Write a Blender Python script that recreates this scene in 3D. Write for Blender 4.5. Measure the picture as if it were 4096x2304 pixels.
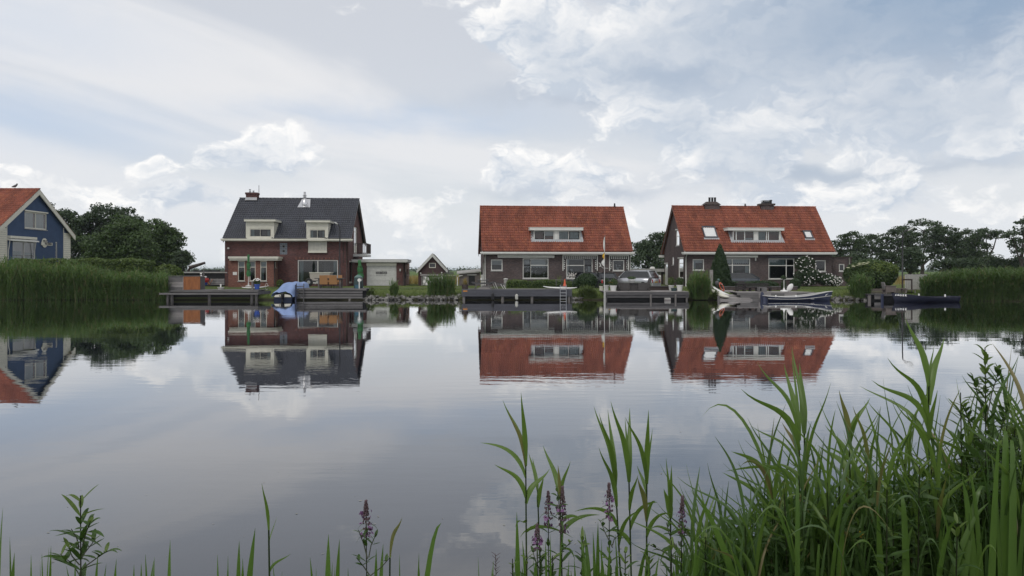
import bpy, math, random
from mathutils import Vector, Matrix
from math import radians as R, sin, cos, pi, atan2, sqrt

for _o in list(bpy.data.objects):
    bpy.data.objects.remove(_o)
SC = bpy.context.scene
COL = SC.collection
rnd = random.Random(7)

# ------------------------------------------------------------------ camera, world, sun, exposure
F, CX, HY, CH = 3094.0, 2048.0, 1080.0, 2.24      # focal length and horizon row of the photograph, eye height above the water
cam_d = bpy.data.cameras.new('camera'); cam = bpy.data.objects.new('camera', cam_d); COL.objects.link(cam)
cam_d.sensor_width = 36.0; cam_d.lens = F / 4096 * 36.0
cam_d.shift_y = -(1152 - HY) / 4096
cam_d.clip_start = 0.05; cam_d.clip_end = 20000
cam.location = (0, 0, CH); cam.rotation_euler = (R(90), 0, 0)
SC.camera = cam
SC.render.engine = 'CYCLES'
SC.cycles.use_denoising = True
SC.cycles.max_bounces = 7; SC.cycles.transparent_max_bounces = 12
SC.cycles.diffuse_bounces = 3; SC.cycles.glossy_bounces = 4; SC.cycles.transmission_bounces = 4; SC.cycles.volume_bounces = 1
SC.cycles.sample_clamp_indirect = 6
SC.view_settings.view_transform = 'Standard'; SC.view_settings.look = 'None'
SC.view_settings.gamma = 1.0; SC.view_settings.exposure = 0.06; SC.view_settings.use_curve_mapping = False

SUN_EL, SUN_AZ = 52.0, 205.0        # degrees; azimuth clockwise from +Y (the view direction)
W = bpy.data.worlds.new('World'); SC.world = W; W.use_nodes = True
W.cycles.sampling_method = 'NONE'
nt = W.node_tree; nt.nodes.clear()

class NT:
    def __init__(s, tree): s.t = tree
    def new(s, typ, **kw):
        n = s.t.nodes.new(typ)
        for k, v in kw.items(): setattr(n, k, v)
        return n
    def put(s, sock, v):
        if v is None: return
        if hasattr(v, 'is_output'): s.t.links.new(v, sock)
        else: sock.default_value = v
    def m(s, op, a, b=None, c=None, clamp=False):
        n = s.new('ShaderNodeMath', operation=op, use_clamp=clamp)
        for i, v in enumerate((a, b, c)): s.put(n.inputs[i], v)
        return n.outputs[0]
    def v(s, op, a, b=None, c=None):
        n = s.new('ShaderNodeVectorMath', operation=op)
        s.put(n.inputs[0], a)
        if op == 'SCALE': s.put(n.inputs['Scale'], b)
        else:
            s.put(n.inputs[1], b); s.put(n.inputs[2], c)
        return n.outputs['Value'] if op in ('DOT_PRODUCT', 'LENGTH', 'DISTANCE') else n.outputs[0]
    def xyz(s, x, y, z):
        n = s.new('ShaderNodeCombineXYZ')
        for i, q in enumerate((x, y, z)): s.put(n.inputs[i], q)
        return n.outputs[0]
    def sep(s, vec):
        n = s.new('ShaderNodeSeparateXYZ'); s.put(n.inputs[0], vec); return n.outputs
    def noise(s, vec, scale=1, detail=3, rough=.5, dist=0, out='Fac'):
        n = s.new('ShaderNodeTexNoise'); s.put(n.inputs['Vector'], vec)
        n.inputs['Scale'].default_value = scale; n.inputs['Detail'].default_value = detail
        n.inputs['Roughness'].default_value = rough; n.inputs['Distortion'].default_value = dist
        return n.outputs[out]
    def ramp(s, fac, a, b, to0=0.0, to1=1.0, smooth=True):
        n = s.new('ShaderNodeMapRange', interpolation_type='SMOOTHSTEP' if smooth else 'LINEAR')
        s.put(n.inputs['Value'], fac)
        for k, q in (('From Min', a), ('From Max', b), ('To Min', to0), ('To Max', to1)): n.inputs[k].default_value = q
        return n.outputs[0]
    def mix(s, fac, a, b, blend='MIX'):
        n = s.new('ShaderNodeMix', data_type='RGBA', blend_type=blend)
        s.put(n.inputs[0], fac)
        for sk, q in ((n.inputs[6], a), (n.inputs[7], b)):
            if isinstance(q, tuple) and len(q) == 3: q = (*q, 1)
            s.put(sk, q)
        return n.outputs[2]

w = NT(nt)
SKY_STRENGTH = 0.1
sky = w.new('ShaderNodeTexSky', sky_type='NISHITA', sun_disc=False)
sky.sun_elevation = R(SUN_EL); sky.sun_rotation = R(SUN_AZ)
sky.air_density = 1.0; sky.dust_density = 1.6; sky.ozone_density = 1.2
def ae(px, py):                               # direction (azimuth, elevation) of a photograph pixel
    p = (px - CX) / F; q = (HY - py) / F
    return math.atan(p), math.atan(q / sqrt(1 + p * p))
tc = w.new('ShaderNodeTexCoord')
dirv = w.v('NORMALIZE', tc.outputs['Generated'])
dx, dy, dz = w.sep(dirv)
zz = w.m('MAXIMUM', dz, 0.0)
az = w.m('ARCTAN2', dx, dy); el = w.m('ARCSINE', zz)
AE = w.xyz(az, el, 0.0)
warp = w.noise(w.v('MULTIPLY', AE, (1, 1.5, 1)), 11, 4, .6, 0, 'Color')
warp = w.v('MULTIPLY', w.v('SUBTRACT', warp, (.5, .5, .5)), (.085, .060, 0))
AEw = w.v('ADD', AE, warp)
# cumulus masses: pixel of the photograph, radii in pixels, weight (negative = clear gap)
CL = [(1150, 540, 190, 80, .72), (930, 610, 110, 55, .6), (590, 640, 60, 35, .66), (90, 690, 70, 30, .5), (330, 755, 80, 45, .5), (780, 790, 330, 45, .5),
      (2230, 680, 170, 95, .66), (2490, 690, 180, 80, .48), (2960, 590, 200, 95, .7), (2740, 490, 110, 90, .5), (2000, 690, 90, 55, .55), (2130, 110, 260, 170, .6), (2330, 280, 260, 100, .55),
      (3160, 160, 190, 170, .62), (2940, 250, 200, 90, .55), (3650, 450, 260, 90, .55), (3990, 390, 200, 130, .6), (3300, 790, 330, 55, .5),
      (1700, 800, 330, 50, .25), (2700, 170, 560, 260, .75), (3500, 380, 700, 330, .45), (250, 480, 620, 75, -.6), (1420, 470, 620, 60, -.5), (800, 200, 1000, 260, -.6)]
nz = (1, 1.55, 1)
nv = w.v('MULTIPLY', AEw, nz)
n0 = w.noise(nv, 7.5, 9, .60, 0)
n1 = w.noise(w.v('ADD', nv, (-.014, .046, 0)), 7.5, 5, .60, 0)
n2 = w.noise(w.v('ADD', nv, (-.005, .015, 0)), 7.5, 8, .60, 0)
grad = w.m('ADD', w.m('SUBTRACT', n0, n1), w.m('MULTIPLY', w.m('SUBTRACT', n0, n2), 1.3))
d0 = n0
for px, py, rx, ry, wt in CL:
    a, e = ae(px, py)
    q = w.v('MULTIPLY_ADD', AEw, (F / rx, F / ry, 0), (-a * F / rx, -e * F / ry, 0))
    g = w.m('POWER', 2.718, w.m('MULTIPLY', w.v('DOT_PRODUCT', q, q), -1.0))
    d0 = w.m('MULTIPLY_ADD', g, wt * .34, d0)
    if wt > .4: grad = w.m('MULTIPLY_ADD', w.v('DOT_PRODUCT', q, (-.25, 1, 0)), w.m('MULTIPLY', g, wt * .13), grad)
alpha = w.ramp(d0, .535, .655)
lit = w.ramp(grad, -.13, .16, smooth=False)
CB = 1.0 / SKY_STRENGTH
def cc(r, g, b, k=1.0): return (r * CB * k, g * CB * k, b * CB * k, 1)
cum = w.mix(lit, cc(.56, .625, .715), cc(.99, .98, .965))
thick = w.ramp(d0, .66, .90)
cum = w.mix(w.m('MULTIPLY', thick, .60), cum, cc(.45, .53, .64))
# high veil: long soft sheets sloping down to the right
sl = w.m('ADD', w.m('MULTIPLY', az, .16), el)
veil = w.noise(w.xyz(w.m('MULTIPLY', az, 1.5), w.m('MULTIPLY', sl, 7.5), 3.3), 1.35, 5, .5, .5)
veil = w.ramp(veil, .36, .60)
def blob(px, py, rx, ry):
    a, e = ae(px, py)
    q = w.v('MULTIPLY_ADD', AEw, (F / rx, F / ry, 0), (-a * F / rx, -e * F / ry, 0))
    return w.m('POWER', 2.718, w.m('MULTIPLY', w.v('DOT_PRODUCT', q, q), -1.0))
# shaded bases: the heavy cloud upper right and the flat undersides between the cumulus
dark = w.m('MULTIPLY', blob(3760, -30, 860, 320), 1.0)
for b in ((2690, 290, 330, 75, .72), (3180, 690, 480, 42, .55), (2330, 765, 380, 32, .5), (3420, 420, 460, 60, .42), (3750, 640, 420, 36, .4), (2350, 390, 420, 40, .36)):
    dark = w.m('MAXIMUM', dark, w.m('MULTIPLY', blob(*b[:4]), b[4]))
blue = w.m('MAXIMUM', w.m('MULTIPLY', blob(60, 470, 620, 130), .9), w.m('MULTIPLY', blob(1500, 470, 640, 60), .75))
blue = w.m('MAXIMUM', blue, w.m('MULTIPLY', blob(150, 110, 420, 120), .6))
base = w.mix(w.m('MULTIPLY', w.m('SUBTRACT', 1.0, veil), .30), cc(.785, .79, .81), sky.outputs[0])
base = w.mix(w.m('MULTIPLY', w.m('MULTIPLY', blue, w.m('SUBTRACT', 1.15, w.m('MULTIPLY', veil, .5))), .72), base, cc(.43, .56, .755))
haze = w.ramp(zz, .0, .24, 1.0, 0.0)
base = w.mix(w.m('MULTIPLY', haze, .62), base, cc(.725, .765, .81))
base = w.mix(w.m('MULTIPLY', dark, .88), base, cc(.225, .325, .475))
col = w.mix(w.m('MULTIPLY', alpha, w.m('SUBTRACT', .90, w.m('MULTIPLY', dark, .62))), base, cum)
col = w.mix(w.m('MULTIPLY', blob(3820, -60, 760, 310), .80), col, cc(.30, .40, .54))
low = w.ramp(zz, -.01, .075, .55, 0.0)
col = w.mix(low, col, cc(.745, .78, .82))
bg = w.new('ShaderNodeBackground'); bg.inputs['Strength'].default_value = SKY_STRENGTH
nt.links.new(col, bg.inputs['Color'])
wo = w.new('ShaderNodeOutputWorld'); nt.links.new(bg.outputs[0], wo.inputs['Surface'])

sun_d = bpy.data.lights.new('sun', 'SUN'); sun = bpy.data.objects.new('sun', sun_d); COL.objects.link(sun)
sun_d.energy = 1.1; sun_d.angle = R(14); sun_d.color = (1.0, .955, .89)
_sd = Vector((sin(R(SUN_AZ)) * cos(R(SUN_EL)), cos(R(SUN_AZ)) * cos(R(SUN_EL)), sin(R(SUN_EL))))
sun.rotation_euler = _sd.to_track_quat('Z', 'Y').to_euler()

# ------------------------------------------------------------------ helpers
def wp(px, py, Y): return Vector(((px - CX) / F * Y, Y, CH - (py - HY) / F * Y))
def wx(px, Y): return (px - CX) / F * Y
def wz(py, Y): return CH - (py - HY) / F * Y
def lin(c): c /= 255.0; return c / 12.92 if c <= .04045 else ((c + .055) / 1.055) ** 2.4
def rgb(h): return tuple(lin(int(h[i:i + 2], 16)) for i in (0, 2, 4))

def mk(name):
    m = bpy.data.materials.new(name); m.use_nodes = True
    t = m.node_tree; n = NT(t); b = t.nodes['Principled BSDF']
    return m, n, b
def tcol(c): return (c[0], c[1], c[2], 1)
def mul(c, k): return tuple(min(1, x * k) for x in c)

def pmat(name, c, rough=.75, var=.25, scale=2.5, bump=0.0, bscale=30, metal=0.0, stretch=(1, 1, 1), spec=.35, c2=None):
    """plain paint / wood / stone: colour with noise variation and a fine bump"""
    m, n, b = mk(name)
    co = n.new('ShaderNodeTexCoord').outputs['Object']
    v = n.v('MULTIPLY', co, stretch)
    f = n.ramp(n.noise(v, scale, 5, .6), .3, .7, smooth=False)
    c = tuple(c); lo = c2 if c2 else mul(c, 1 - var); hi = c if c2 else mul(c, 1 + var)
    n.put(b.inputs['Base Color'], n.mix(f, tcol(lo), tcol(hi)))
    b.inputs['Roughness'].default_value = rough; b.inputs['Metallic'].default_value = metal
    b.inputs['Specular IOR Level'].default_value = spec
    if bump:
        bp = n.new('ShaderNodeBump'); bp.inputs['Strength'].default_value = bump; bp.inputs['Distance'].default_value = .02
        n.put(bp.inputs['Height'], n.noise(v, bscale, 3, .6)); n.put(b.inputs['Normal'], bp.outputs[0])
    return m

def brick(name, c1, c2, mortar, var=.5):
    m, n, b = mk(name)
    co = n.new('ShaderNodeTexCoord').outputs['Object']
    x, y, z = n.sep(co)
    v = n.xyz(n.m('ADD', x, y), z, 0.0)
    t = n.new('ShaderNodeTexBrick'); n.put(t.inputs['Vector'], v)
    t.inputs['Scale'].default_value = 1.0; t.inputs['Brick Width'].default_value = .22; t.inputs['Row Height'].default_value = .066
    t.inputs['Mortar Size'].default_value = .0085; t.inputs['Bias'].default_value = 0.0
    t.inputs['Color1'].default_value = tcol(c1); t.inputs['Color2'].default_value = tcol(c2); t.inputs['Mortar'].default_value = tcol(mortar)
    big = n.ramp(n.noise(co, .55, 5, .65), .28, .72, .72, 1.25, smooth=False)
    fine = n.ramp(n.noise(n.v('MULTIPLY', v, (5, 15, 1)), 1.0, 2, .5), .3, .7, 1 - var * .5, 1 + var * .5, smooth=False)
    k = n.m('MULTIPLY', big, fine)
    n.put(b.inputs['Base Color'], n.v('SCALE', t.outputs['Color'], k))
    b.inputs['Roughness'].default_value = .88; b.inputs['Specular IOR Level'].default_value = .25
    bp = n.new('ShaderNodeBump'); bp.inputs['Strength'].default_value = .5; bp.inputs['Distance'].default_value = .01; bp.invert = True
    n.put(bp.inputs['Height'], t.outputs['Fac']); n.put(b.inputs['Normal'], bp.outputs[0])
    return m

def tilemat(name, cols, rough, spec=.4, stain=.30, moss_=.30, mossc=(.105, .062, .040)):
    m, n, b = mk(name)
    g = n.new('ShaderNodeNewGeometry'); oi = n.new('ShaderNodeObjectInfo')
    r = n.m('FRACT', n.m('ADD', g.outputs['Random Per Island'], n.m('MULTIPLY', oi.outputs['Random'], 7.31)))
    cr = n.new('ShaderNodeValToRGB'); n.put(cr.inputs[0], r)
    e = cr.color_ramp.elements
    e[0].color = tcol(cols[0]); e[1].color = tcol(cols[-1])
    for i, c in enumerate(cols[1:-1]):
        q = e.new((i + 1) / (len(cols) - 1)); q.color = tcol(c)
    pos = g.outputs['Position']
    st = n.noise(n.v('MULTIPLY', pos, (1.3, .5, .22)), 1.0, 4, .6)
    k = n.ramp(st, .3, .68, 1 - stain, 1.12)
    k = n.m('MULTIPLY', k, n.ramp(n.noise(pos, 11, 3, .6), .25, .75, .82, 1.15, smooth=False))
    moss = n.m('MULTIPLY', n.ramp(n.noise(n.v('MULTIPLY', pos, (.9, 1, .45)), 1.0, 6, .7), .56, .74), moss_)
    cm = n.mix(moss, n.v('SCALE', cr.outputs[0], k), tcol(mossc))
    n.put(b.inputs['Base Color'], cm)
    b.inputs['Roughness'].default_value = rough; b.inputs['Specular IOR Level'].default_value = spec
    return m

def leafmat(name, c1, c2, trans=.35, rough=.5, spec=.35, island=True, vscale=.35, dry=None):
    m, n, b = mk(name)
    g = n.new('ShaderNodeNewGeometry')
    pos = g.outputs['Position']
    f = n.ramp(n.noise(pos, vscale, 3, .6), .3, .7, smooth=False)
    if island: f = n.m('ADD', n.m('MULTIPLY', f, .55), n.m('MULTIPLY', g.outputs['Random Per Island'], .45))
    c = n.mix(f, tcol(c1), tcol(c2))
    if dry:                                            # a share of the blades is dead straw
        h = n.m('FRACT', n.m('MULTIPLY', n.m('ADD', g.outputs['Random Per Island'], n.new('ShaderNodeObjectInfo').outputs['Random']), 37.7))
        c = n.mix(n.m('GREATER_THAN', h, 1 - dry[1]), c, tcol(dry[0]))
    n.put(b.inputs['Base Color'], c); b.inputs['Roughness'].default_value = rough; b.inputs['Specular IOR Level'].default_value = spec
    tr = n.new('ShaderNodeBsdfTranslucent'); n.put(tr.inputs[0], n.mix(.5, c, tcol(mul((c2[0] * 1.2, c2[1] * 1.3, c2[2] * .6), 1))))
    mx = n.new('ShaderNodeMixShader'); mx.inputs[0].default_value = trans
    n.t.links.new(b.outputs[0], mx.inputs[1]); n.t.links.new(tr.outputs[0], mx.inputs[2])
    n.t.links.new(mx.outputs[0], n.t.nodes['Material Output'].inputs[0])
    return m

def glassmat(name, tint=(.72, .78, .82), refl=.05):
    m = bpy.data.materials.new(name); m.use_nodes = True
    t = m.node_tree; t.nodes.clear(); n = NT(t)
    tr = n.new('ShaderNodeBsdfTransparent'); tr.inputs[0].default_value = tcol(tint)
    gl = n.new('ShaderNodeBsdfGlossy'); gl.inputs['Roughness'].default_value = .03; gl.inputs[0].default_value = (1, 1, 1, 1)
    fr = n.new('ShaderNodeFresnel'); fr.inputs[0].default_value = 1.5
    g = n.new('ShaderNodeNewGeometry')
    bp = n.new('ShaderNodeBump'); bp.inputs['Strength'].default_value = .35; bp.inputs['Distance'].default_value = .004
    n.put(bp.inputs['Height'], n.noise(g.outputs['Position'], 1.3, 2, .5)); n.put(gl.inputs['Normal'], bp.outputs[0])
    mx = n.new('ShaderNodeMixShader'); n.put(mx.inputs[0], n.m('ADD', n.m('MULTIPLY', fr.outputs[0], 1.25), refl, clamp=True))
    t.links.new(tr.outputs[0], mx.inputs[1]); t.links.new(gl.outputs[0], mx.inputs[2])
    o = n.new('ShaderNodeOutputMaterial'); t.links.new(mx.outputs[0], o.inputs[0])
    return m

class MB:
    """collects geometry, then links it as one mesh object"""
    def __init__(s): s.v = []; s.f = []; s.sm = False
    def add(s, vs, fs):
        o = len(s.v); s.v += [tuple(q) for q in vs]; s.f += [tuple(o + i for i in f) for f in fs]; return s
    def quad(s, a, b, c, d): return s.add((a, b, c, d), ((0, 1, 2, 3),))
    def poly(s, pts): return s.add(pts, (tuple(range(len(pts))),))
    def box(s, x0, y0, z0, x1, y1, z1, M=None):
        vs = [Vector((x, y, z)) for z in (z0, z1) for y in (y0, y1) for x in (x0, x1)]
        if M: vs = [M(q) if callable(M) else M @ q for q in vs]
        return s.add(vs, ((0, 2, 3, 1), (4, 5, 7, 6), (0, 1, 5, 4), (2, 6, 7, 3), (0, 4, 6, 2), (1, 3, 7, 5)))
    def beam(s, a, b, w, h, up=(0, 0, 1)):
        a, b = Vector(a), Vector(b); d = (b - a).normalized(); u = Vector(up)
        sd = d.cross(u)
        if sd.length < 1e-4: sd = d.cross(Vector((1, 0, 0)))
        sd.normalize(); u = sd.cross(d)
        vs = [p + sd * (i * w / 2) + u * (j * h / 2) for p in (a, b) for j in (-1, 1) for i in (-1, 1)]
        return s.add(vs, ((0, 2, 3, 1), (4, 5, 7, 6), (0, 1, 5, 4), (2, 6, 7, 3), (0, 4, 6, 2), (1, 3, 7, 5)))
    def prism(s, poly, d):
        d = Vector(d); n = len(poly); a = [Vector(p) for p in poly]
        fs = [tuple(range(n - 1, -1, -1)), tuple(range(n, 2 * n))] + [(i, (i + 1) % n, n + (i + 1) % n, n + i) for i in range(n)]
        return s.add(a + [p + d for p in a], fs)
    def tube(s, pts, rad, n=6, cap=True):
        pts = [Vector(p) for p in pts]
        if not hasattr(rad, '__len__'): rad = [rad] * len(pts)
        o = len(s.v); up = Vector((0, 0, 1))
        for i, p in enumerate(pts):
            d = (pts[min(i + 1, len(pts) - 1)] - pts[max(i - 1, 0)]).normalized()
            a = d.cross(up if abs(d.z) < .9 else Vector((1, 0, 0))).normalized(); b = a.cross(d)
            for k in range(n):
                t = 2 * pi * k / n; s.v.append(tuple(p + (a * cos(t) + b * sin(t)) * rad[i]))
        for i in range(len(pts) - 1):
            for k in range(n):
                s.f.append((o + i * n + k, o + i * n + (k + 1) % n, o + (i + 1) * n + (k + 1) % n, o + (i + 1) * n + k))
        if cap:
            s.f.append(tuple(o + k for k in range(n))); s.f.append(tuple(o + (len(pts) - 1) * n + k for k in range(n - 1, -1, -1)))
        return s
    def lathe(s, prof, n=12, c=(0, 0, 0), sx=1, sy=1):
        o = len(s.v)
        for r, z in prof:
            for k in range(n):
                t = 2 * pi * k / n; s.v.append((c[0] + r * cos(t) * sx, c[1] + r * sin(t) * sy, c[2] + z))
        for i in range(len(prof) - 1):
            for k in range(n):
                s.f.append((o + i * n + k, o + i * n + (k + 1) % n, o + (i + 1) * n + (k + 1) % n, o + (i + 1) * n + k))
        s.f.append(tuple(o + k for k in range(n - 1, -1, -1))); s.f.append(tuple(o + (len(prof) - 1) * n + k for k in range(n)))
        return s
    def blob(s, c, r, n=8, m=6, jit=0.0, rg=None):
        rg = rg or rnd; o = len(s.v)
        for i in range(m + 1):
            th = pi * i / m
            for k in range(n):
                ph = 2 * pi * k / n; j = 1 + jit * (rg.random() - .5) * 2
                s.v.append((c[0] + r[0] * sin(th) * cos(ph) * j, c[1] + r[1] * sin(th) * sin(ph) * j, c[2] + r[2] * cos(th) * j))
        for i in range(m):
            for k in range(n):
                s.f.append((o + i * n + k, o + (i + 1) * n + k, o + (i + 1) * n + (k + 1) % n, o + i * n + (k + 1) % n))
        return s
    def mesh(s, name, m, smooth=False):
        me = bpy.data.meshes.new(name); me.from_pydata(s.v, [], s.f); me.update()
        if m: me.materials.append(m)
        if smooth or s.sm: me.polygons.foreach_set('use_smooth', [True] * len(me.polygons))
        return me
    def build(s, name, m, parent=None, loc=None, rz=0, smooth=False):
        return link(name, s.mesh(name, m, smooth), parent, loc, rz)
def link(name, me, parent=None, loc=None, rz=0):
    o = bpy.data.objects.new(name, me); COL.objects.link(o)
    if parent: o.parent = parent
    if loc is not None: o.location = loc
    if rz: o.rotation_euler = (0, 0, rz)
    return o
def tag(o, label=None, cat=None, group=None, kind=None):
    for k, q in (('label', label), ('category', cat), ('group', group), ('kind', kind)):
        if q: o[k] = q
    return o
def thing(name, label, cat, loc=(0, 0, 0), rz=0, group=None):
    o = bpy.data.objects.new(name, None); COL.objects.link(o); o.location = loc; o.rotation_euler = (0, 0, rz); o.empty_display_size = .2
    return tag(o, label, cat, group)
def text(body, size, m, parent, M, name='lettering', bold=0.0, sx=1.0, sp=1.0):
    c = bpy.data.curves.new(name, 'FONT'); c.body = body; c.size = size; c.extrude = .003; c.offset = bold; c.space_character = sp
    c.align_x = 'CENTER'; c.align_y = 'CENTER'; c.materials.append(m); c.resolution_u = 2
    t = bpy.data.objects.new('lettering_curve', c); me = bpy.data.meshes.new_from_object(t); bpy.data.objects.remove(t)
    o = link(name, me, parent); o.matrix_local = M @ Matrix.Diagonal((sx, 1, 1, 1)); return o
# ------------------------------------------------------------------ materials
M = {}
M['brick_dark'] = brick('dark brown brick', (.100, .068, .066), (.060, .046, .050), (.13, .115, .11))
M['brick_red'] = brick('red brown brick', (.118, .041, .035), (.068, .028, .029), (.115, .088, .084))
M['brick_red2'] = brick('warm red brick', (.205, .075, .050), (.145, .052, .038), (.17, .13, .11))
M['brick_tan'] = brick('tan brick', (.30, .17, .12), (.24, .13, .09), (.3, .27, .24))
M['tile_red'] = tilemat('orange red pantile', [(.215, .070, .046), (.245, .078, .050), (.275, .088, .054), (.235, .074, .048), (.33, .112, .060)], .75, .3)
M['tile_dark'] = tilemat('glazed anthracite pantile', [(.028, .031, .042), (.037, .041, .055), (.032, .035, .048)], .36, .5, .2, .3, (.055, .056, .056))
M['white'] = pmat('white paint', (.66, .66, .63), .5, .06, 3, .05, 40)
M['cream'] = pmat('cream paint', (.60, .585, .51), .55, .07, 3)
M['grey_paint'] = pmat('light grey paint', (.44, .44, .43), .55, .08, 3)
M['greywhite'] = pmat('weathered white paint', (.50, .50, .48), .6, .12, 5)
M['black'] = pmat('black paint', (.018, .018, .02), .45, .2, 4)
M['brown_dark'] = pmat('dark brown stain', (.050, .036, .032), .6, .2, 4)
M['brown'] = pmat('brown boarding', (.060, .034, .034), .7, .2, 3, .1)
M['taupe'] = pmat('taupe bargeboard', (.135, .115, .105), .65, .12, 3)
M['lead'] = pmat('lead flashing', (.33, .34, .355), .55, .18, 6, .1, 10, spec=.4)
M['steel'] = pmat('stainless steel', (.60, .60, .61), .28, .06, 5, metal=1.0)
M['alu'] = pmat('aluminium', (.40, .41, .43), .38, .1, 5, metal=.85)
M['blue_stucco'] = pmat('blue painted stucco', (.036, .066, .135), .8, .12, 1.3, .25, 60)
M['blue_grey'] = pmat('grey glass block', (.13, .15, .18), .3, .25, 9)
M['concrete'] = pmat('grey concrete', (.34, .335, .32), .85, .14, 4, .1)
M['curtain'] = pmat('pale curtain', (.50, .54, .53), .9, .12, 14, stretch=(1, 1, .05))
M['curtain_g'] = pmat('grey green curtain', (.30, .37, .36), .9, .25, 14, stretch=(1, 1, .05))
M['blind'] = pmat('white roller blind', (.62, .62, .60), .8, .04)
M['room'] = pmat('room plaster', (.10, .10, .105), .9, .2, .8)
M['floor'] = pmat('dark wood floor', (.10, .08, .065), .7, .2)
M['glass'] = glassmat('window glass', (.60, .64, .67), .015)
M['glass_sky'] = glassmat('skylight glass', (.95, .96, .97), .06)
M['skyblind'] = pmat('white skylight blind', (.80, .80, .79), .7, .03)
M['carglass'] = glassmat('car glass', (.20, .22, .24), .08)
M['grey_wood'] = pmat('weathered grey wood', (.135, .13, .13), .85, .25, 3.5, .25, 25, stretch=(.35, 3, 3))
M['grey_wood2'] = pmat('dark weathered wood', (.082, .079, .082), .85, .25, 3.5, .25, 25, stretch=(.35, 3, 3))
M['deck_paint'] = pmat('slate grey deck board', (.074, .076, .090), .8, .2, 3, .2, 25, stretch=(.3, 3, 3))
M['pale_wood'] = pmat('pale weathered plank', (.26, .245, .24), .85, .2, 3, .2, 25, stretch=(.35, 3, 3))
M['plywood'] = pmat('orange brown plywood', (.235, .088, .030), .65, .25, 3, .1, 20, stretch=(2, 2, .6))
M['post_wood'] = pmat('old mooring pile', (.15, .14, .135), .85, .3, 4, .3, 12, stretch=(2, 2, .5))

# ------------------------------------------------------------------ water and land
GZ = 0.70
def bankY(x):                                         # far waterline
    t = min(1, max(0, (x - 21) / 16)); return 57.45 - 2.4 * t * t * (3 - 2 * t)

def water_mat():
    m, n, b = mk('still canal water'); t = m.node_tree
    pos = n.new('ShaderNodeNewGeometry').outputs['Position']
    patch = n.ramp(n.noise(n.v('MULTIPLY', pos, (.028, .10, 1)), 1.0, 3, .55), .38, .66, .06, 1.0)
    r1 = n.noise(n.v('MULTIPLY', pos, (1.0, 3.2, 1)), 1.0, 3, .55)
    r2 = n.noise(n.v('MULTIPLY', pos, (4.0, 9.0, 1)), 1.0, 2, .5)
    r3 = n.noise(n.v('MULTIPLY', pos, (.22, .75, 1)), 1.0, 2, .5)
    h = n.m('ADD', n.m('MULTIPLY', n.m('ADD', r1, n.m('MULTIPLY', r2, .12)), patch), n.m('MULTIPLY', r3, .9))
    bp = n.new('ShaderNodeBump'); bp.inputs['Strength'].default_value = 1.0; bp.inputs['Distance'].default_value = .0026
    n.put(bp.inputs['Height'], h)
    fr = n.new('ShaderNodeFresnel'); fr.inputs[0].default_value = 1.47; n.put(fr.inputs['Normal'], bp.outputs[0])
    body = n.new('ShaderNodeBsdfDiffuse'); body.inputs[0].default_value = (.012, .015, .022, 1)
    gl = n.new('ShaderNodeBsdfGlossy'); gl.inputs['Roughness'].default_value = .006; gl.inputs[0].default_value = (.985, .99, 1, 1); n.put(gl.inputs['Normal'], bp.outputs[0])
    mx = n.new('ShaderNodeMixShader'); n.put(mx.inputs[0], n.m('ADD', n.m('MULTIPLY', fr.outputs[0], 1.30), .02, clamp=True))
    t.links.new(body.outputs[0], mx.inputs[1]); t.links.new(gl.outputs[0], mx.inputs[2]); t.links.new(mx.outputs[0], t.nodes['Material Output'].inputs[0])
    return m
tag(MB().quad((-2500, 1.5, 0), (2500, 1.5, 0), (2500, 63, 0), (-2500, 63, 0)).build('water', water_mat()), kind='structure')

def ground_mat():
    m, n, b = mk('grass and meadow')
    pos = n.new('ShaderNodeNewGeometry').outputs['Position']
    x, y, z = n.sep(pos)
    g1 = n.noise(pos, .35, 6, .6); g2 = n.noise(pos, 6, 4, .65)
    c = n.mix(n.ramp(g2, .3, .7), (.052, .085, .020, 1), (.105, .140, .038, 1))
    c = n.mix(n.ramp(g1, .35, .7, 0, .5), c, (.125, .135, .045, 1))
    far = n.ramp(y, 76, 90)
    fld = n.mix(n.ramp(n.noise(n.v('MULTIPLY', pos, (.02, .09, 0)), 1, 4, .6), .4, .62), (.15, .13, .045, 1), (.080, .120, .030, 1))
    fld = n.mix(n.ramp(y, 140, 260), fld, (.085, .13, .035, 1))
    c = n.mix(far, c, fld)
    c = n.mix(n.ramp(z, .30, .02), c, (.030, .028, .018, 1))
    n.put(b.inputs['Base Color'], c); b.inputs['Roughness'].default_value = .95; b.inputs['Specular IOR Level'].default_value = .1
    bp = n.new('ShaderNodeBump'); bp.inputs['Strength'].default_value = .8; bp.inputs['Distance'].default_value = .06
    n.put(bp.inputs['Height'], n.noise(pos, 14, 4, .7)); n.put(b.inputs['Normal'], bp.outputs[0])
    return m
M['ground'] = ground_mat()
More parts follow.
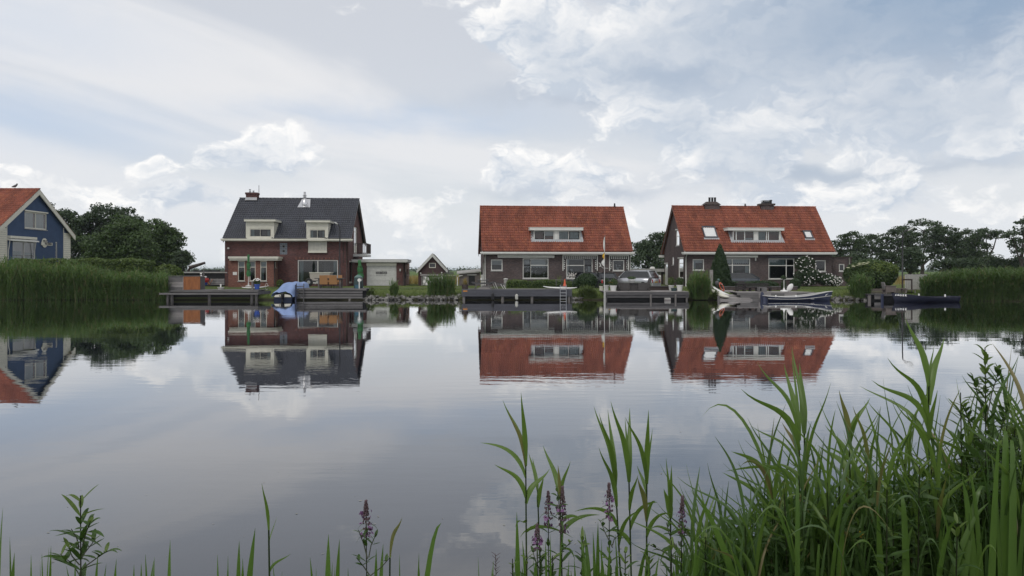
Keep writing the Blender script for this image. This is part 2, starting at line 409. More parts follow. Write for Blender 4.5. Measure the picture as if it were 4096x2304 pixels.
def land():
    xs = [-6000, -2500, -900, -300, -120, -70] + [-50 + i * 1.0 for i in range(101)] + [70, 120, 300, 900, 2500, 6000]
    prof = [(0, -.7), (.12, .05), (.6, .26), (1.4, .44), (2.6, .62), (4.2, .70), (6.5, .72), (8.6, .70), (9.2, .62), (13.0, .62), (13.6, .70), (18, .70), (30, .70), (80, .70), (400, .7), (2000, .7), (9000, .7)]
    r = random.Random(3); v = []; f = []
    nx = len(xs)
    for j, (dy, z) in enumerate(prof):
        for x in xs:
            by = bankY(x) if dy < 30 else 57.45
            jit = (r.random() - .5) * (.22 if j in (1, 2, 3) else .06 if j in (4, 5) else 0)
            v.append((x, by + dy + jit, z + (jit * .35 if 0 < j < 6 else 0)))
    for j in range(len(prof) - 1):
        for i in range(nx - 1): f.append((j * nx + i, j * nx + i + 1, (j + 1) * nx + i + 1, (j + 1) * nx + i))
    mb = MB(); mb.v = v; mb.f = f
    return tag(mb.build('ground', M['ground'], smooth=True), kind='structure')
GROUND = land()
tag(MB().poly([(-400, -300, .58), (400, -300, .58), (400, 1.2, .58), (-400, 1.2, .58)]).add(
    [(-400, 1.2, .58), (400, 1.2, .58), (400, 2.4, .30), (-400, 2.4, .30), (400, 3.9, -.25), (-400, 3.9, -.25)], ((0, 1, 2, 3), (3, 2, 4, 5))).build('near_bank_ground', M['ground']), kind='structure')
M['asphalt'] = pmat('asphalt', (.055, .055, .057), .9, .15, 5, .2, 60)
tag(MB().quad((-120, 66.9, .632), (32, 66.9, .632), (32, 70.3, .632), (-120, 70.3, .632)).build('road', M['asphalt']), kind='structure')

# ------------------------------------------------------------------ house kit
def clip(poly, a, b, c):                               # keep a*x + b*z <= c
    out = []
    for i in range(len(poly)):
        p, q = poly[i], poly[(i + 1) % len(poly)]
        dp, dq = a * p[0] + b * p[1] - c, a * q[0] + b * q[1] - c
        if dp <= 0: out.append(p)
        if (dp < 0 < dq) or (dq < 0 < dp):
            t = dp / (dp - dq); out.append((p[0] + (q[0] - p[0]) * t, p[1] + (q[1] - p[1]) * t))
    return out
class House:
    def __init__(s, name, label, px, Y, yaw, gz=GZ, cat='house', O=None):
        s.O = Vector(O) if O else Vector((wx(px, Y), Y, gz)); s.a = R(yaw)
        s.root = thing(name, label, cat, s.O, s.a)
        s.Ri = Matrix.Rotation(-s.a, 3, 'Z'); s.C = s.Ri @ (Vector((0, 0, CH)) - s.O)
    def ray(s, px, py): return s.Ri @ Vector(((px - CX) / F, 1, -(py - HY) / F))
    def fr(s, px, py, v=0.0):                          # pixel -> (u, z) on the plane v
        d = s.ray(px, py); t = (v - s.C.y) / d.y; p = s.C + d * t; return p.x, p.z
    def sd(s, px, py, u):                              # pixel -> (v, z) on the plane u
        d = s.ray(px, py); t = (u - s.C.x) / d.x; p = s.C + d * t; return p.y, p.z
    def rect(s, x0, y0, x1, y1, v=0.0):
        xm, ym = (x0 + x1) / 2, (y0 + y1) / 2
        return s.fr(x0, ym, v)[0], s.fr(x1, ym, v)[0], s.fr(xm, y1, v)[1], s.fr(xm, y0, v)[1]
    def srect(s, x0, y0, x1, y1, u):
        a, b = s.sd(x0, (y0 + y1) / 2, u)[0], s.sd(x1, (y0 + y1) / 2, u)[0]
        xm = (x0 + x1) / 2; z0, z1 = s.sd(xm, y1, u)[1], s.sd(xm, y0, u)[1]
        return min(a, b), max(a, b), z0, z1
    # plane maps: (a, n, z) with n outward
    def front(s, v0=0.0): return lambda q: Vector((q[0], v0 - q[1], q[2]))
    def right(s, u0): return lambda q: Vector((u0 + q[1], q[0], q[2]))
    def left(s, u0): return lambda q: Vector((u0 - q[1], q[0], q[2]))
    def roofpt(s, px, py):                             # pixel -> (u, v, z) on the front slope
        d = s.ray(px, py); k = math.tan(s.th)
        # z - ze = k (v + e)
        t = (s.ze + k * (s.C.y + s.e) - s.C.z) / (d.z - k * d.y); return s.C + d * t
    def wall(s, mp, a0, a1, z0, z1, holes, m, name='wall', gable=None, th=.16):
        mb = MB(); top = gable[1] if gable else z1
        A = sorted({a0, a1, *[h[0] for h in holes], *[h[1] for h in holes]} | ({gable[0]} if gable else set()))
        Z = sorted({z0, z1, top, *[h[2] for h in holes], *[h[3] for h in holes]})
        for i in range(len(A) - 1):
            for j in range(len(Z) - 1):
                ca, cz = (A[i] + A[i + 1]) / 2, (Z[j] + Z[j + 1]) / 2
                if any(h[0] < ca < h[1] and h[2] < cz < h[3] for h in holes): continue
                p = [(A[i], Z[j]), (A[i + 1], Z[j]), (A[i + 1], Z[j + 1]), (A[i], Z[j + 1])]
                if gable:
                    g0, g1, ga, gb = gable             # apex a, apex z, eave z at a0, at a1
                    for (xa, za) in ((a0, ga), (a1, gb)):
                        dx_, dz_ = g0 - xa, g1 - za; nx_, nz_ = -dz_, dx_
                        if nz_ < 0: nx_, nz_ = -nx_, -nz_
                        p = clip(p, nx_, nz_, nx_ * xa + nz_ * za)
                        if len(p) < 3: break
                if len(p) >= 3: mb.poly([mp((x, 0, z)) for x, z in p])
        for h in holes:
            c = [(h[0], h[2]), (h[1], h[2]), (h[1], h[3]), (h[0], h[3])]
            for i in range(4):
                p, q = c[i], c[(i + 1) % 4]
                mb.quad(mp((p[0], 0, p[1])), mp((q[0], 0, q[1])), mp((q[0], -th, q[1])), mp((p[0], -th, p[1])))
        return mb.build(name, m, s.root)
    def window(s, mp, r, cols=(), rows=(), m='white', fw=.075, sill=True, cur=None, dark=(), name='window', part=None, blind=None):
        """frame with mullions = part; panes, sill, blind, curtains = sub-parts.  cols/rows: fractions of width/height from left/bottom"""
        a0, a1, z0, z1 = r; P = lambda a, n, z: (a, n, z)
        mb = MB(); n0, n1 = -.10, -.03
        mb.box(a0 - .01, n0, z0 - .01, a0 + fw, n1, z1 + .01, mp); mb.box(a1 - fw, n0, z0 - .01, a1 + .01, n1, z1 + .01, mp)
        mb.box(a0 + fw, n0, z0 - .01, a1 - fw, n1 - .002, z0 + fw, mp); mb.box(a0 + fw, n0, z1 - fw, a1 - fw, n1 - .002, z1 + .01, mp)
        xs = [a0 + fw] + [a0 + (a1 - a0) * c for c in cols] + [a1 - fw]
        for c in xs[1:-1]: mb.box(c - fw * .5, n0, z0 + fw, c + fw * .5, n1 - .004, z1 - fw, mp)
        zs = [z0 + fw] + [z0 + (z1 - z0) * c for c in rows] + [z1 - fw]
        for c in zs[1:-1]: mb.box(a0 + fw, n0 + .01, c - fw * .45, a1 - fw, n1 - .008, c + fw * .45, mp)
        fo = mb.build(name, M[m], part or s.root)
        par = part or fo
        if part: fo.name = 'frame'
        for i in range(len(xs) - 1):
            for j in range(len(zs) - 1):
                x0, x1, y0, y1 = xs[i], xs[i + 1], zs[j], zs[j + 1]
                if (i, j) in dark:
                    d = MB(); k = .06
                    for b4 in ((x0, y0, x0 + k, y1), (x1 - k, y0, x1, y1), (x0 + k, y0, x1 - k, y0 + k), (x0 + k, y1 - k, x1 - k, y1)):
                        d.box(b4[0], n0 + .012, b4[1], b4[2], n1 + .006, b4[3], mp)
                    d.build('sash', M['black'], par)
                MB().quad(mp((x0, n0 + .035, y0)), mp((x1, n0 + .035, y0)), mp((x1, n0 + .035, y1)), mp((x0, n0 + .035, y1))).build('pane', M['glass'], par)
        if sill: MB().box(a0 - .05, -.02, z0 - .075, a1 + .05, .06, z0 - .012, mp).build('sill', M['concrete'] if m != 'white' else M['grey_paint'], par)
        for c in (cur or ()):                          # (f0, f1, g0, g1, material)
            x0, x1 = a0 + (a1 - a0) * c[0], a0 + (a1 - a0) * c[1]; y0, y1 = z0 + (z1 - z0) * c[2], z0 + (z1 - z0) * c[3]
            k = max(2, int((x1 - x0) / .045)); q = MB(); q.sm = True
            vs = []
            for t in range(k + 1):
                xx = x0 + (x1 - x0) * t / k; dn = -.20 + (.025 * sin(t * 1.7) if c[4] != 'blind' else 0)
                vs += [mp((xx, dn, y0)), mp((xx, dn, y1))]
            q.add(vs, [(2 * t, 2 * t + 2, 2 * t + 3, 2 * t + 1) for t in range(k)]); q.build('curtain' if c[4] != 'blind' else 'blind', M[c[4]], par)
        return par
    def roof(s, uL, uR, dep, ze, zr, e, m, tw=.205, gauge=.33, back=True, skip=(), cap='tile_red', e2=None):
        """front slope of single pantiles, ridge tiles, deck, back slope"""
        s.ze, s.e, s.dep = ze, e, dep; vr = dep / 2; s.vr = vr; s.zr = zr
        s.th = math.atan2(zr - ze, vr + e); L = sqrt((zr - ze) ** 2 + (vr + e) ** 2); ct, st_ = cos(s.th), sin(s.th)
        rf = MB()
        t = .10; e2 = e if e2 is None else e2
        off = Vector((0, st_, -ct)) * .05
        rf.prism([Vector((uL + .02, -e + .02, ze)) + off, Vector((uL + .02, vr, zr)) + off, Vector((uL + .02, vr, zr - t)) + off, Vector((uL + .02, -e + .02, ze - t * .6)) + off], (uR - uL - .04, 0, 0))
        zb = zr - (dep / 2 + e2) * math.tan(s.th)
        rf.prism([Vector((uL, vr, zr)), Vector((uL, dep + e2, zb)), Vector((uL, dep + e2, zb - t)), Vector((uL, vr, zr - t))], (uR - uL, 0, 0))
        roof = rf.build('roof', M[m], s.root)
        # one pantile: S profile, lifted lower lip
        nx = 6; prof = [(tw * i / nx, .030 * sin(2 * pi * (i / nx) - .6) + .030) for i in range(nx + 1)]
        g = gauge + .03; tv = []; lift = .048
        for (x, z) in prof: tv += [(x, 0, z + lift), (x, g, z + .002), (x, 0, z + lift - .042)]
        tf = []
        for i in range(nx):
            a = 3 * i; b = 3 * (i + 1); tf += [(a, b, b + 1, a + 1), (a + 2, b + 2, b, a)]
        tb = MB().add(tv, tf); me = tb.mesh('tile', M[m], True)
        n_r = int(round(L / gauge)); gg = L / n_r; n_c = int(round((uR - uL) / tw)); ww = (uR - uL) / n_c
        sx, sy = ww / tw, gg / gauge
        Mx = Matrix.Rotation(s.th, 4, 'X'); cnt = 0; rest = MB(); rest.sm = True
        for rr in range(n_r):
            for cc_ in range(n_c):
                l = rr * gg; u = uL + cc_ * ww; p = Vector((u, -e + l * ct, ze + l * st_))
                um, zm = u + ww / 2, p.z + gg * .5 * st_
                if any(k[0] < um < k[1] and k[2] < zm < k[3] for k in skip): continue
                p += Vector((0, 0, 0)); jz = (rnd.random() - .5) * .006
                if cnt < 300:
                    o = bpy.data.objects.new('tile', me); COL.objects.link(o); o.parent = roof
                    o.location = p + Vector((0, 0, jz)); o.rotation_euler = (s.th + (rnd.random() - .5) * .02, 0, (rnd.random() - .5) * .012); o.scale = (sx, sy, 1); cnt += 1
                else:
                    mm = Matrix.Translation(p + Vector((0, 0, jz))) @ Matrix.Rotation(s.th + (rnd.random() - .5) * .02, 4, 'X') @ Matrix.Diagonal((sx, sy, 1, 1))
                    rest.add([mm @ Vector(q) for q in tv], tf)
        tag(rest.build('tiles', M[m], roof), kind='stuff')
        rt = MB(); k = 7; hw = .115
        pr = [(hw * cos(pi * i / k), hw * sin(pi * i / k) * .9) for i in range(k + 1)]
        rl = .36; nr = int((uR - uL) / rl); rl = (uR - uL) / nr
        rt.add([(0, y, z) for y, z in pr] + [(rl * 1.06, y * .88, z * .88) for y, z in pr], [(i, i + 1, k + 2 + i, k + 1 + i) for i in range(k)] + [tuple(range(k, -1, -1))])
        rme = rt.mesh('ridge_tile', M[cap], True)
        for i in range(nr):
            o = bpy.data.objects.new('ridge_tile', rme); COL.objects.link(o); o.parent = roof; o.location = (uL + i * rl, vr, zr + .005 + (rnd.random() - .5) * .008)
        s.rf = roof; return roof
    def gutter(s, uL, uR, z1, h, v0, v1, m='white'):
        g = MB(); g.box(uL, v0, z1 - h * .62, uR, v1, z1); g.box(uL + .06, v0 + .05, z1 - h, uR - .06, v1, z1 - h * .62 - .003)
        return g.build('gutter', M[m], s.root)
    def barge(s, u, out, dep, e, w_, m, drop=.02, e2=None, lip='white'):
        """board under the tile edge of a gable, both slopes; u = outer face"""
        zt = s.zr - drop; ze = s.ze - drop; k = math.tan(s.th); e2 = e if e2 is None else e2
        for sgn in (0, 1):
            vE = -e if sgn == 0 else dep + e2
            zE = zt - abs(s.vr - vE) * k
            b = MB(); b.prism([(u, vE, zE), (u, s.vr, zt), (u, s.vr, zt - w_), (u, vE, zE - w_)], (out, 0, 0)); b.build('bargeboard', M[m], s.root)
            b = MB(); b.prism([(u - out * .3, vE, zE + .012), (u - out * .3, s.vr, zt + .012), (u - out * .3, s.vr, zt - .055), (u - out * .3, vE, zE - .055)], (out * 1.4, 0, 0)); b.build('verge', M[lip], s.root)
    def soffit_strip(s): pass
def pipe(s, pts, r, m='greywhite', name='downpipe', parent=None): return MB().tube(pts, r, 7).build(name, M[m], parent or s.root, smooth=True)

# ------------------------------------------------------------------ the two red-roofed brick houses
def red_house(name, label, pxL, pxR, Y, yaw, dep, eaveL, eaveR, py_e, py_r, py_g0, py_g1, skip_px, dorm):
    h = House(name, label, pxL, Y, yaw); e = .50
    Wd = h.fr(pxR, 1080)[0]; h.W = Wd
    uL = h.fr(eaveL, py_e, -e)[0]; uR = h.fr(eaveR, py_e, -e)[0]; xm = (eaveL + eaveR) / 2
    ze = h.fr(xm, py_e, -e)[1]; zr = h.fr(xm, py_r, dep / 2)[1]
    h.ze, h.e = ze, e; h.th = math.atan2(zr - ze, dep / 2 + e)
    sk = []
    for (x0, y0, x1, y1) in skip_px:
        p, q = h.roofpt(x0, y1), h.roofpt(x1, y0); sk.append((p.x, q.x, p.z, q.z))
    h.roof(uL, uR, dep, ze, zr, e, 'tile_red', skip=sk)
    zg1, zg0 = h.fr(xm, py_g0, -.55)[1], h.fr(xm, py_g1, -.55)[1]
    h.gutter(uL - .12, uR + .12, zg1, zg1 - zg0, -.62, -.02)
    h.zw = zg0 - .01
    return h
def dormer(h, x0, x1, yb, y1, yt, wins, cols, fas, m='white', apron=True, split=None, curs=None, dark=()):
    """flat dormer: front x0..x1 px, sill row yb, window head y1, fascia top yt; fas = fascia px range"""
    p = h.roofpt((x0 + x1) / 2, yb); v = p.y
    a0, a1 = h.fr(x0, yb, v)[0], h.fr(x1, yb, v)[0]; z0 = p.z; z1 = h.fr((x0 + x1) / 2, y1, v)[1]; zt = h.fr((x0 + x1) / 2, yt, v - .2)[1]
    k = math.tan(h.th); vb = lambda z: -h.e + (z - h.ze) / k
    d = MB()                                            # cheeks
    for a in (a0, a1):
        d.poly([(a, v, z0), (a, v, z1 + .03), (a, vb(z1), z1 + .03), (a, vb(z0), z0)])
    dm = d.build('dormer', M['lead'], h.root)
    f0, f1 = h.fr(fas[0], (yt + y1) / 2, v - .2)[0], h.fr(fas[1], (yt + y1) / 2, v - .2)[0]
    f = MB(); f.box(f0, v - .22, z1 + .0, f1, vb(zt) - .1, zt); f.box(f0 - .03, v - .25, zt + .003, f1 + .03, vb(zt), zt + .035); f.build('dormer_roof', M[m], dm)
    mp = h.front(v)
    w_ = h.window(mp, (a0, a1, z0, z1), cols=cols, m=m, fw=.085, sill=False, cur=curs, part=dm, dark=dark)
    if split:
        s0 = a0 + (a1 - a0) * split[0]; s1 = a0 + (a1 - a0) * split[1]
        MB().box(s0, -.1, z0 + .09, s1, -.028, z1 - .09, mp).build('panel', M[m], dm)
    if apron:
        up = Vector((0, -sin(h.th), cos(h.th)))
        q = lambda a, zz_, o: Vector((a, vb(zz_), zz_)) + up * o
        A = MB(); zl = z0 - .22; n_ = 24; vs = []
        for i in range(n_ + 1):
            a = a0 - .28 + (a1 - a0 + .56) * i / n_; vs += [q(a, z0 + .03, .085), q(a, zl + .02 * (i % 2), .062)]
        A.add(vs, [(2 * i, 2 * i + 2, 2 * i + 3, 2 * i + 1) for i in range(n_)])
        for a, sg in ((a0, -1), (a1, 1)):
            A.quad(q(a + sg * .005, z0, .09), q(a + sg * .28, z0 - .1, .075), q(a + sg * .22, z1 - .05, .075), q(a + sg * .005, z1, .09))
        A.build('lead_apron', M['lead'], dm)
    return v, z0, z1, a0, a1
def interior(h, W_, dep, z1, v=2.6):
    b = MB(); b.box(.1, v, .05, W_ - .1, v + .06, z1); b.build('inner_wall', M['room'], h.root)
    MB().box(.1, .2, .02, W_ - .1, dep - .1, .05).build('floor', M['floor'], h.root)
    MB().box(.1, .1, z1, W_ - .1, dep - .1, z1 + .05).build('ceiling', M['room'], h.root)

def curtains_lace(h, mp, a0, a1, z, drop, parent, n=8, m='curtain'):
    vs = []; k = n * 6
    for i in range(k + 1):
        a = a0 + (a1 - a0) * i / k; vs += [mp((a, -.2, z)), mp((a, -.2, z - drop * (.72 + .28 * abs(sin(pi * i / 6)))))]
    MB().add(vs, [(2 * i, 2 * i + 2, 2 * i + 3, 2 * i + 1) for i in range(k)]).build('curtain', M[m], parent)

def house_middle():
    h = red_house('brick_house', 'dark brick house with orange pantile roof, one wide dormer and checked awnings', 1937, 2523, 72.3, 5.0, 7.0, 1927, 2533, 1006, 828, 1008, 1017.5, [(2130, 925, 2328, 966)], None)
    h.root['group'] = 'red roofed brick houses'
    Wd, D, zw = h.W, 7.0, h.zw
    W1 = h.rect(1964, 1038, 2010, 1082); W2 = h.rect(2091, 1034, 2194, 1114); W3 = h.rect(2265, 1034, 2370, 1114); W4 = h.rect(2451, 1040, 2497, 1083)
    fr = h.front()
    h.wall(fr, 0, Wd, -.1, zw, [W1, W2, W3, W4], M['brick_dark'])
    k = math.tan(h.th); ge = h.ze + .5 * k - .12; gt = h.zr - .12
    for mp in (h.left(0), h.right(Wd)): h.wall(mp, 0, D, -.1, gt, [], M['brick_dark'], gable=(D / 2, gt, ge, ge))
    h.wall(lambda q: Vector((q[0], D, q[2])), 0, Wd, -.1, ge, [], M['brick_dark'])
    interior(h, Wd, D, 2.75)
    h.barge(h.fr(1927, 1006, -.5)[0] + .05, .05, D, .5, .30, 'taupe'); h.barge(h.fr(2533, 1006, -.5)[0] - .10, .05, D, .5, .30, 'taupe')
    w1 = h.window(fr, W1, cur=[(.06, .94, .52, .95, 'blind')]); curtains_lace(h, fr, W1[0] + .1, W1[1] - .1, W1[2] + .85, .3, w1)
    w2 = h.window(fr, W2, cols=(.30,), rows=(.66,), dark=((0, 0), (0, 1)), cur=[(.33, .97, .68, .97, 'blind'), (.03, .28, .68, .97, 'blind')])
    curtains_lace(h, fr, W2[0] + .1, W2[1] - .1, W2[2] + 1.22, .2, w2)
    w3 = h.window(fr, W3, cols=(.69,), rows=(.655,), dark=((1, 0), (1, 1)), cur=[(.02, .10, .03, .62, 'curtain'), (.84, .97, .05, .6, 'curtain'), (.02, .12, .68, .95, 'curtain'), (.03, .66, .93, .97, 'blind')])
    w4 = h.window(fr, W4)
    # things on the sills
    for (wn, W_, items) in ((w2, W2, ((.36, .5, .16, .12), (.52, .56, .15, .12), (.84, .3, .2, .14), (.2, .5, .2, .22))), (w3, W3, ((.22, .55, .2, .24), (.78, .55, .16, .24)))):
        for (fa, zz_, ww, hh) in items:
            a = W_[0] + (W_[1] - W_[0]) * fa
            o = MB().lathe([(.02, -.35), (.02, 0), (ww * .75, 0), (ww * .5, hh)], 10); o.v = [tuple(fr((a + q[0], -.32 - q[1], W_[2] + .12 + zz_ + q[2]))) for q in o.v]
            o.build('window_lamp', M['blind'], wn)
    b = MB().lathe([(.10, 0), (.17, .2), (.18, .24)], 12); a = (W4[0] + W4[1]) / 2; b.v = [tuple(fr((a + q[0], -.28 - q[1], W4[2] + .09 + q[2]))) for q in b.v]; b.build('window_bowl', M['curtain'], w4)
    fl = MB()
    for i in range(11): fl.blob((0, 0, 0), (0, 0, 0)) if 0 else fl.blob(fr((a + (rnd.random() - .5) * .5, -.26 + rnd.random() * .06, W4[2] + .40 + rnd.random() * .18)), (.05, .05, .045), 6, 4)
    fl.build('window_flowers', M['blind'], w4)
    # closed awning over the large left window
    A = h.rect(1990, 1021, 2217, 1031); aw = MB(); aw.box(A[0], 0.0, A[2] + .09, A[1], .14, A[3], fr); x = aw.build('awning', M['white'], h.root)
    MB().box(A[0] + .02, .02, A[2], A[1] - .02, .17, A[2] + .06, fr).build('awning_rail', M['white'], x)
    # checked scallop frames
    for (px0, px1, py0, py1) in ((2250, 2390, 1019.5, 1083), (2436, 2515, 1020.5, 1084)):
        B = h.rect(px0, py0, px1, py1); f = MB()
        f.box(B[0], 0.0, B[3] - .09, B[1], .13, B[3], fr); f.box(B[0], .0, B[2], B[0] + .075, .10, B[3] - .092, fr); f.box(B[1] - .075, .0, B[2], B[1], .10, B[3] - .092, fr)
        fo = f.build('awning_frame', M['white'], h.root)
        MB().box(B[0] + .08, .005, B[3] - .40, B[1] - .08, .035, B[3] - .095, fr).build('valance', M['black'], fo)
        n_ = int(round((B[1] - B[0]) / .205)); st = (B[1] - B[0] - .3) / n_
        for i in range(n_):
            for j in range(2):
                a = B[0] + .15 + (i + .26) * st
                MB().box(a, .03, B[3] - .225 - j * .125, a + st * .52, .045, B[3] - .135 - j * .125, fr).build('check', M['white'], fo)
        for sg, a in ((1, B[0] + .11), (-1, B[1] - .11)):
            MB().box(min(a, a + sg * .14), .004, B[2] + .05, max(a, a + sg * .14), .03, B[3] - .41, fr).build('side_strip', M['black'], fo)
            for j in range(5):
                z = B[3] - .5 - j * .185
                o0 = a + sg * (.02 + .03 * (j % 2)); MB().box(min(o0, o0 + sg * .08), .028, z - .10, max(o0, o0 + sg * .08), .042, z, fr).build('check', M['white'], fo)
    # curved sign with the number 3
    sg = MB(); pts = []
    for (px, py) in ((2394, 1051), (2402, 1056), (2404, 1066), (2411, 1072), (2430, 1073.5), (2433, 1073)):
        u, z = h.fr(px, py); pts.append(fr((u, .04, z)))
    so = sg.tube(pts, .03, 6).build('house_sign', M['greywhite'], h.root)
    u, z = h.fr(2400, 1061); MT = Matrix.Translation(fr((u, .07, z))) @ Matrix.Rotation(R(90), 4, 'X'); text('3', .42, M['white'], so, MT, bold=.01)
    pipe(h, [fr((.08, .05, 0)), fr((.08, .05, zw - .35)), fr((.08, .25, zw)), ], .05); pipe(h, [fr((Wd - .05, .06, 0)), fr((Wd - .05, .06, zw))], .05)
    # dormer
    dv = dormer(h, 2135, 2321, 961, 921.5, 910.5, None, (.02, .225, .435, .535, .755, .985), (2119, 2333), curs=[(.24, .42, .45, .95, 'blind'), (.55, .74, .08, .92, 'curtain_g'), (.77, .97, .05, .9, 'curtain_g')], split=(.45, .52), dark=((1, 0), (5, 0)))
    vp = MB().lathe([(.11, 0), (.08, .18), (.075, .32), (.05, .36)], 8); p = h.fr(2458, 826, 3.5); vp.v = [(q[0] + p[0], q[1] + 3.45, q[2] + h.zr + .05) for q in vp.v]; vp.build('vent', M['black'], h.rf)
    # side details: alarm box, pipe
    pipe(h, [h.left(0)((.3, .06, 0)), h.left(0)((.3, .06, 2.3))], .05)
    MB().box(.35, -0.0, 0.0, .6, .3, 1.1, h.left(0)).build('meter_box', M['grey_paint'], h.root)
    return h
HM = house_middle()

def house_right():
    h = red_house('brick_house', 'dark brick house with orange pantile roof, two skylights and two low chimneys', 2742, 3327, 72.6, 5.0, 7.0, 2737, 3343, 1007, 827.5, 1008.5, 1018, [(2926, 926, 3128, 968), (2812, 914, 2866, 950), (3214, 929, 3248, 952)], None)
    h.root['group'] = 'red roofed brick houses'
    Wd, D, zw = h.W, 7.0, h.zw; fr = h.front()
    W1 = h.rect(2771, 1037, 2816, 1081); W2 = h.rect(2905, 1034, 3001, 1113); W3 = h.rect(3074, 1034, 3178, 1116); W4 = h.rect(3262, 1041, 3303, 1086)
    h.wall(fr, 0, Wd, -.1, zw, [W1, W2, W3, W4], M['brick_dark'])
    k = math.tan(h.th); ge = h.ze + .5 * k - .12; gt = h.zr - .12
    le = h.left(0)
    S1 = h.srect(2704, 920, 2717, 982, 0); S2 = h.srect(2689, 1028, 2695, 1059, 0); S3 = h.srect(2714, 1034, 2733, 1112, 0); S4 = h.srect(2660, 1055, 2671, 1139, 0)
    h.wall(le, 0, D, -.1, gt, [S1, S2, S3, S4], M['brick_dark'], gable=(D / 2, gt, ge, ge))
    h.wall(h.right(Wd), 0, D, -.1, gt, [], M['brick_dark'], gable=(D / 2, gt, ge, ge))
    h.wall(lambda q: Vector((q[0], D, q[2])), 0, Wd, -.1, ge, [], M['brick_dark'])
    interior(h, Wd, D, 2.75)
    uL = h.fr(2737, 1007, -.5)[0]; uR = h.fr(3343, 1007, -.5)[0]
    h.barge(uL + .05, .05, D, .5, .30, 'taupe'); h.barge(uR - .10, .05, D, .5, .30, 'taupe')
    MB().box(uL - .12, D + .35, h.ze - .42, uL + .5, D + .75, h.ze - .18).build('gutter_end', M['white'], h.root)
    w1 = h.window(fr, W1, cur=[(.05, .30, .03, .8, 'curtain_g')]); curtains_lace(h, fr, W1[0] + .1, W1[1] - .1, W1[3] - .08, .28, w1)
    w2 = h.window(fr, W2, cols=(.26,), rows=(.66,), cur=[(.82, .97, .1, .62, 'curtain')]); curtains_lace(h, fr, W2[0] + .1, W2[1] - .1, W2[3] - .1, .42, w2, 10)
    w3 = h.window(fr, W3, cols=(.69,), rows=(.655,), cur=[(.03, .10, .03, .62, 'curtain'), (.03, .66, .68, .96, 'curtain_g')])
    w4 = h.window(fr, W4)
    h.window(le, S1, rows=(.6,)); h.window(le, S2); h.window(le, S3, rows=(.5, .75), cur=[(.1, .9, .45, .95, 'curtain')])
    for S in (S1, S3, S4): MB().box(S[0] - .08, -.01, S[3] + .01, S[1] + .08, .07, S[3] + .10, le).build('lintel', M['white'], h.root)
    d = h.window(le, S4, sill=False, name='door', rows=(.78,)); MB().box(S4[0] + .1, -.075, S4[2] + .1, S4[1] - .1, -.055, S4[2] + 1.55, le).build('leaf', M['greywhite'], d)
    MB().tube([le((S4[0] + .15, -.05, S4[2] + 1.0)), le((S4[0] + .15, .02, S4[2] + 1.0))], .02, 6).build('handle', M['steel'], d)
    # awnings
    A = h.rect(2902, 1022, 3028, 1031); x = MB().box(A[0], 0, A[2] + .03, A[1], .22, A[3], fr).build('awning', M['white'], h.root); MB().box(A[1] - .2, .01, A[2] - .28, A[1] - .12, .12, A[2] + .02, fr).build('awning_bracket', M['white'], x)
    A = h.rect(3070, 1024, 3206, 1032); MB().box(A[0], 0, A[2], A[1], .2, A[3], fr).build('awning', M['deck_paint'], h.root)
    pipe(h, [fr((.02, .08, 0)), fr((.02, .08, zw - .3)), fr((.02, .35, zw))], .055)
    pipe(h, [le((.25, .06, 0)), le((.25, .06, .9))], .04, 'black')
    dormer(h, 2932, 3124, 964, 922.5, 912, None, (.07, .245, .44, .52, .70, .74, .97), (2911, 3137), curs=[(.26, .42, .05, .3, 'curtain'), (.54, .69, .05, .9, 'curtain_g')], split=(.45, .51))
    # skylights: frame on the slope
    up = Vector((0, -sin(h.th), cos(h.th))); kx = math.tan(h.th)
    for (x0, y0, x1, y1, xb0, xb1) in ((2807, 908, 2856, 953, 2816, 2873), (3211, 925, 3242, 956, 3220, 3253)):
        p0, p1 = h.roofpt((x0 + xb0) / 2, (y0 + y1) / 2), h.roofpt((x1 + xb1) / 2, (y0 + y1) / 2); zt_, zb_ = h.roofpt(x0, y0).z, h.roofpt(xb0, y1).z
        q = lambda a, z, o: Vector((a, -h.e + (z - h.ze) / kx, z)) + up * o
        a0, a1 = p0.x, p1.x; f = MB(); fw = .09
        def bar(aa, za, ab, zb): f.add([q(aa, za, .02), q(ab, za, .02), q(ab, zb, .02), q(aa, zb, .02), q(aa, za, .15), q(ab, za, .15), q(ab, zb, .15), q(aa, zb, .15)], ((4, 5, 6, 7), (0, 1, 5, 4), (1, 2, 6, 5), (2, 3, 7, 6), (3, 0, 4, 7)))
        bar(a0, zb_, a0 + fw, zt_); bar(a1 - fw, zb_, a1, zt_); bar(a0 + fw, zb_, a1 - fw, zb_ + fw); bar(a0 + fw, zt_ - fw, a1 - fw, zt_)
        sk = f.build('skylight', M['deck_paint'], h.rf)
        MB().quad(q(a0 + fw, zb_ + fw, .11), q(a1 - fw, zb_ + fw, .11), q(a1 - fw, zt_ - fw, .11), q(a0 + fw, zt_ - fw, .11)).build('pane', M['glass_sky'], sk)
        MB().quad(q(a0 + fw, zb_ + fw, .07), q(a1 - fw, zb_ + fw, .07), q(a1 - fw, zt_ - fw, .07), q(a0 + fw, zt_ - fw, .07)).build('blind', M['skyblind'], sk)
        MB().quad(q(a0 - .1, zb_ - .16, .07), q(a1 + .1, zb_ - .16, .07), q(a1 + .1, zb_ + .01, .08), q(a0 - .1, zb_ + .01, .08)).build('lead_apron', M['lead'], sk)
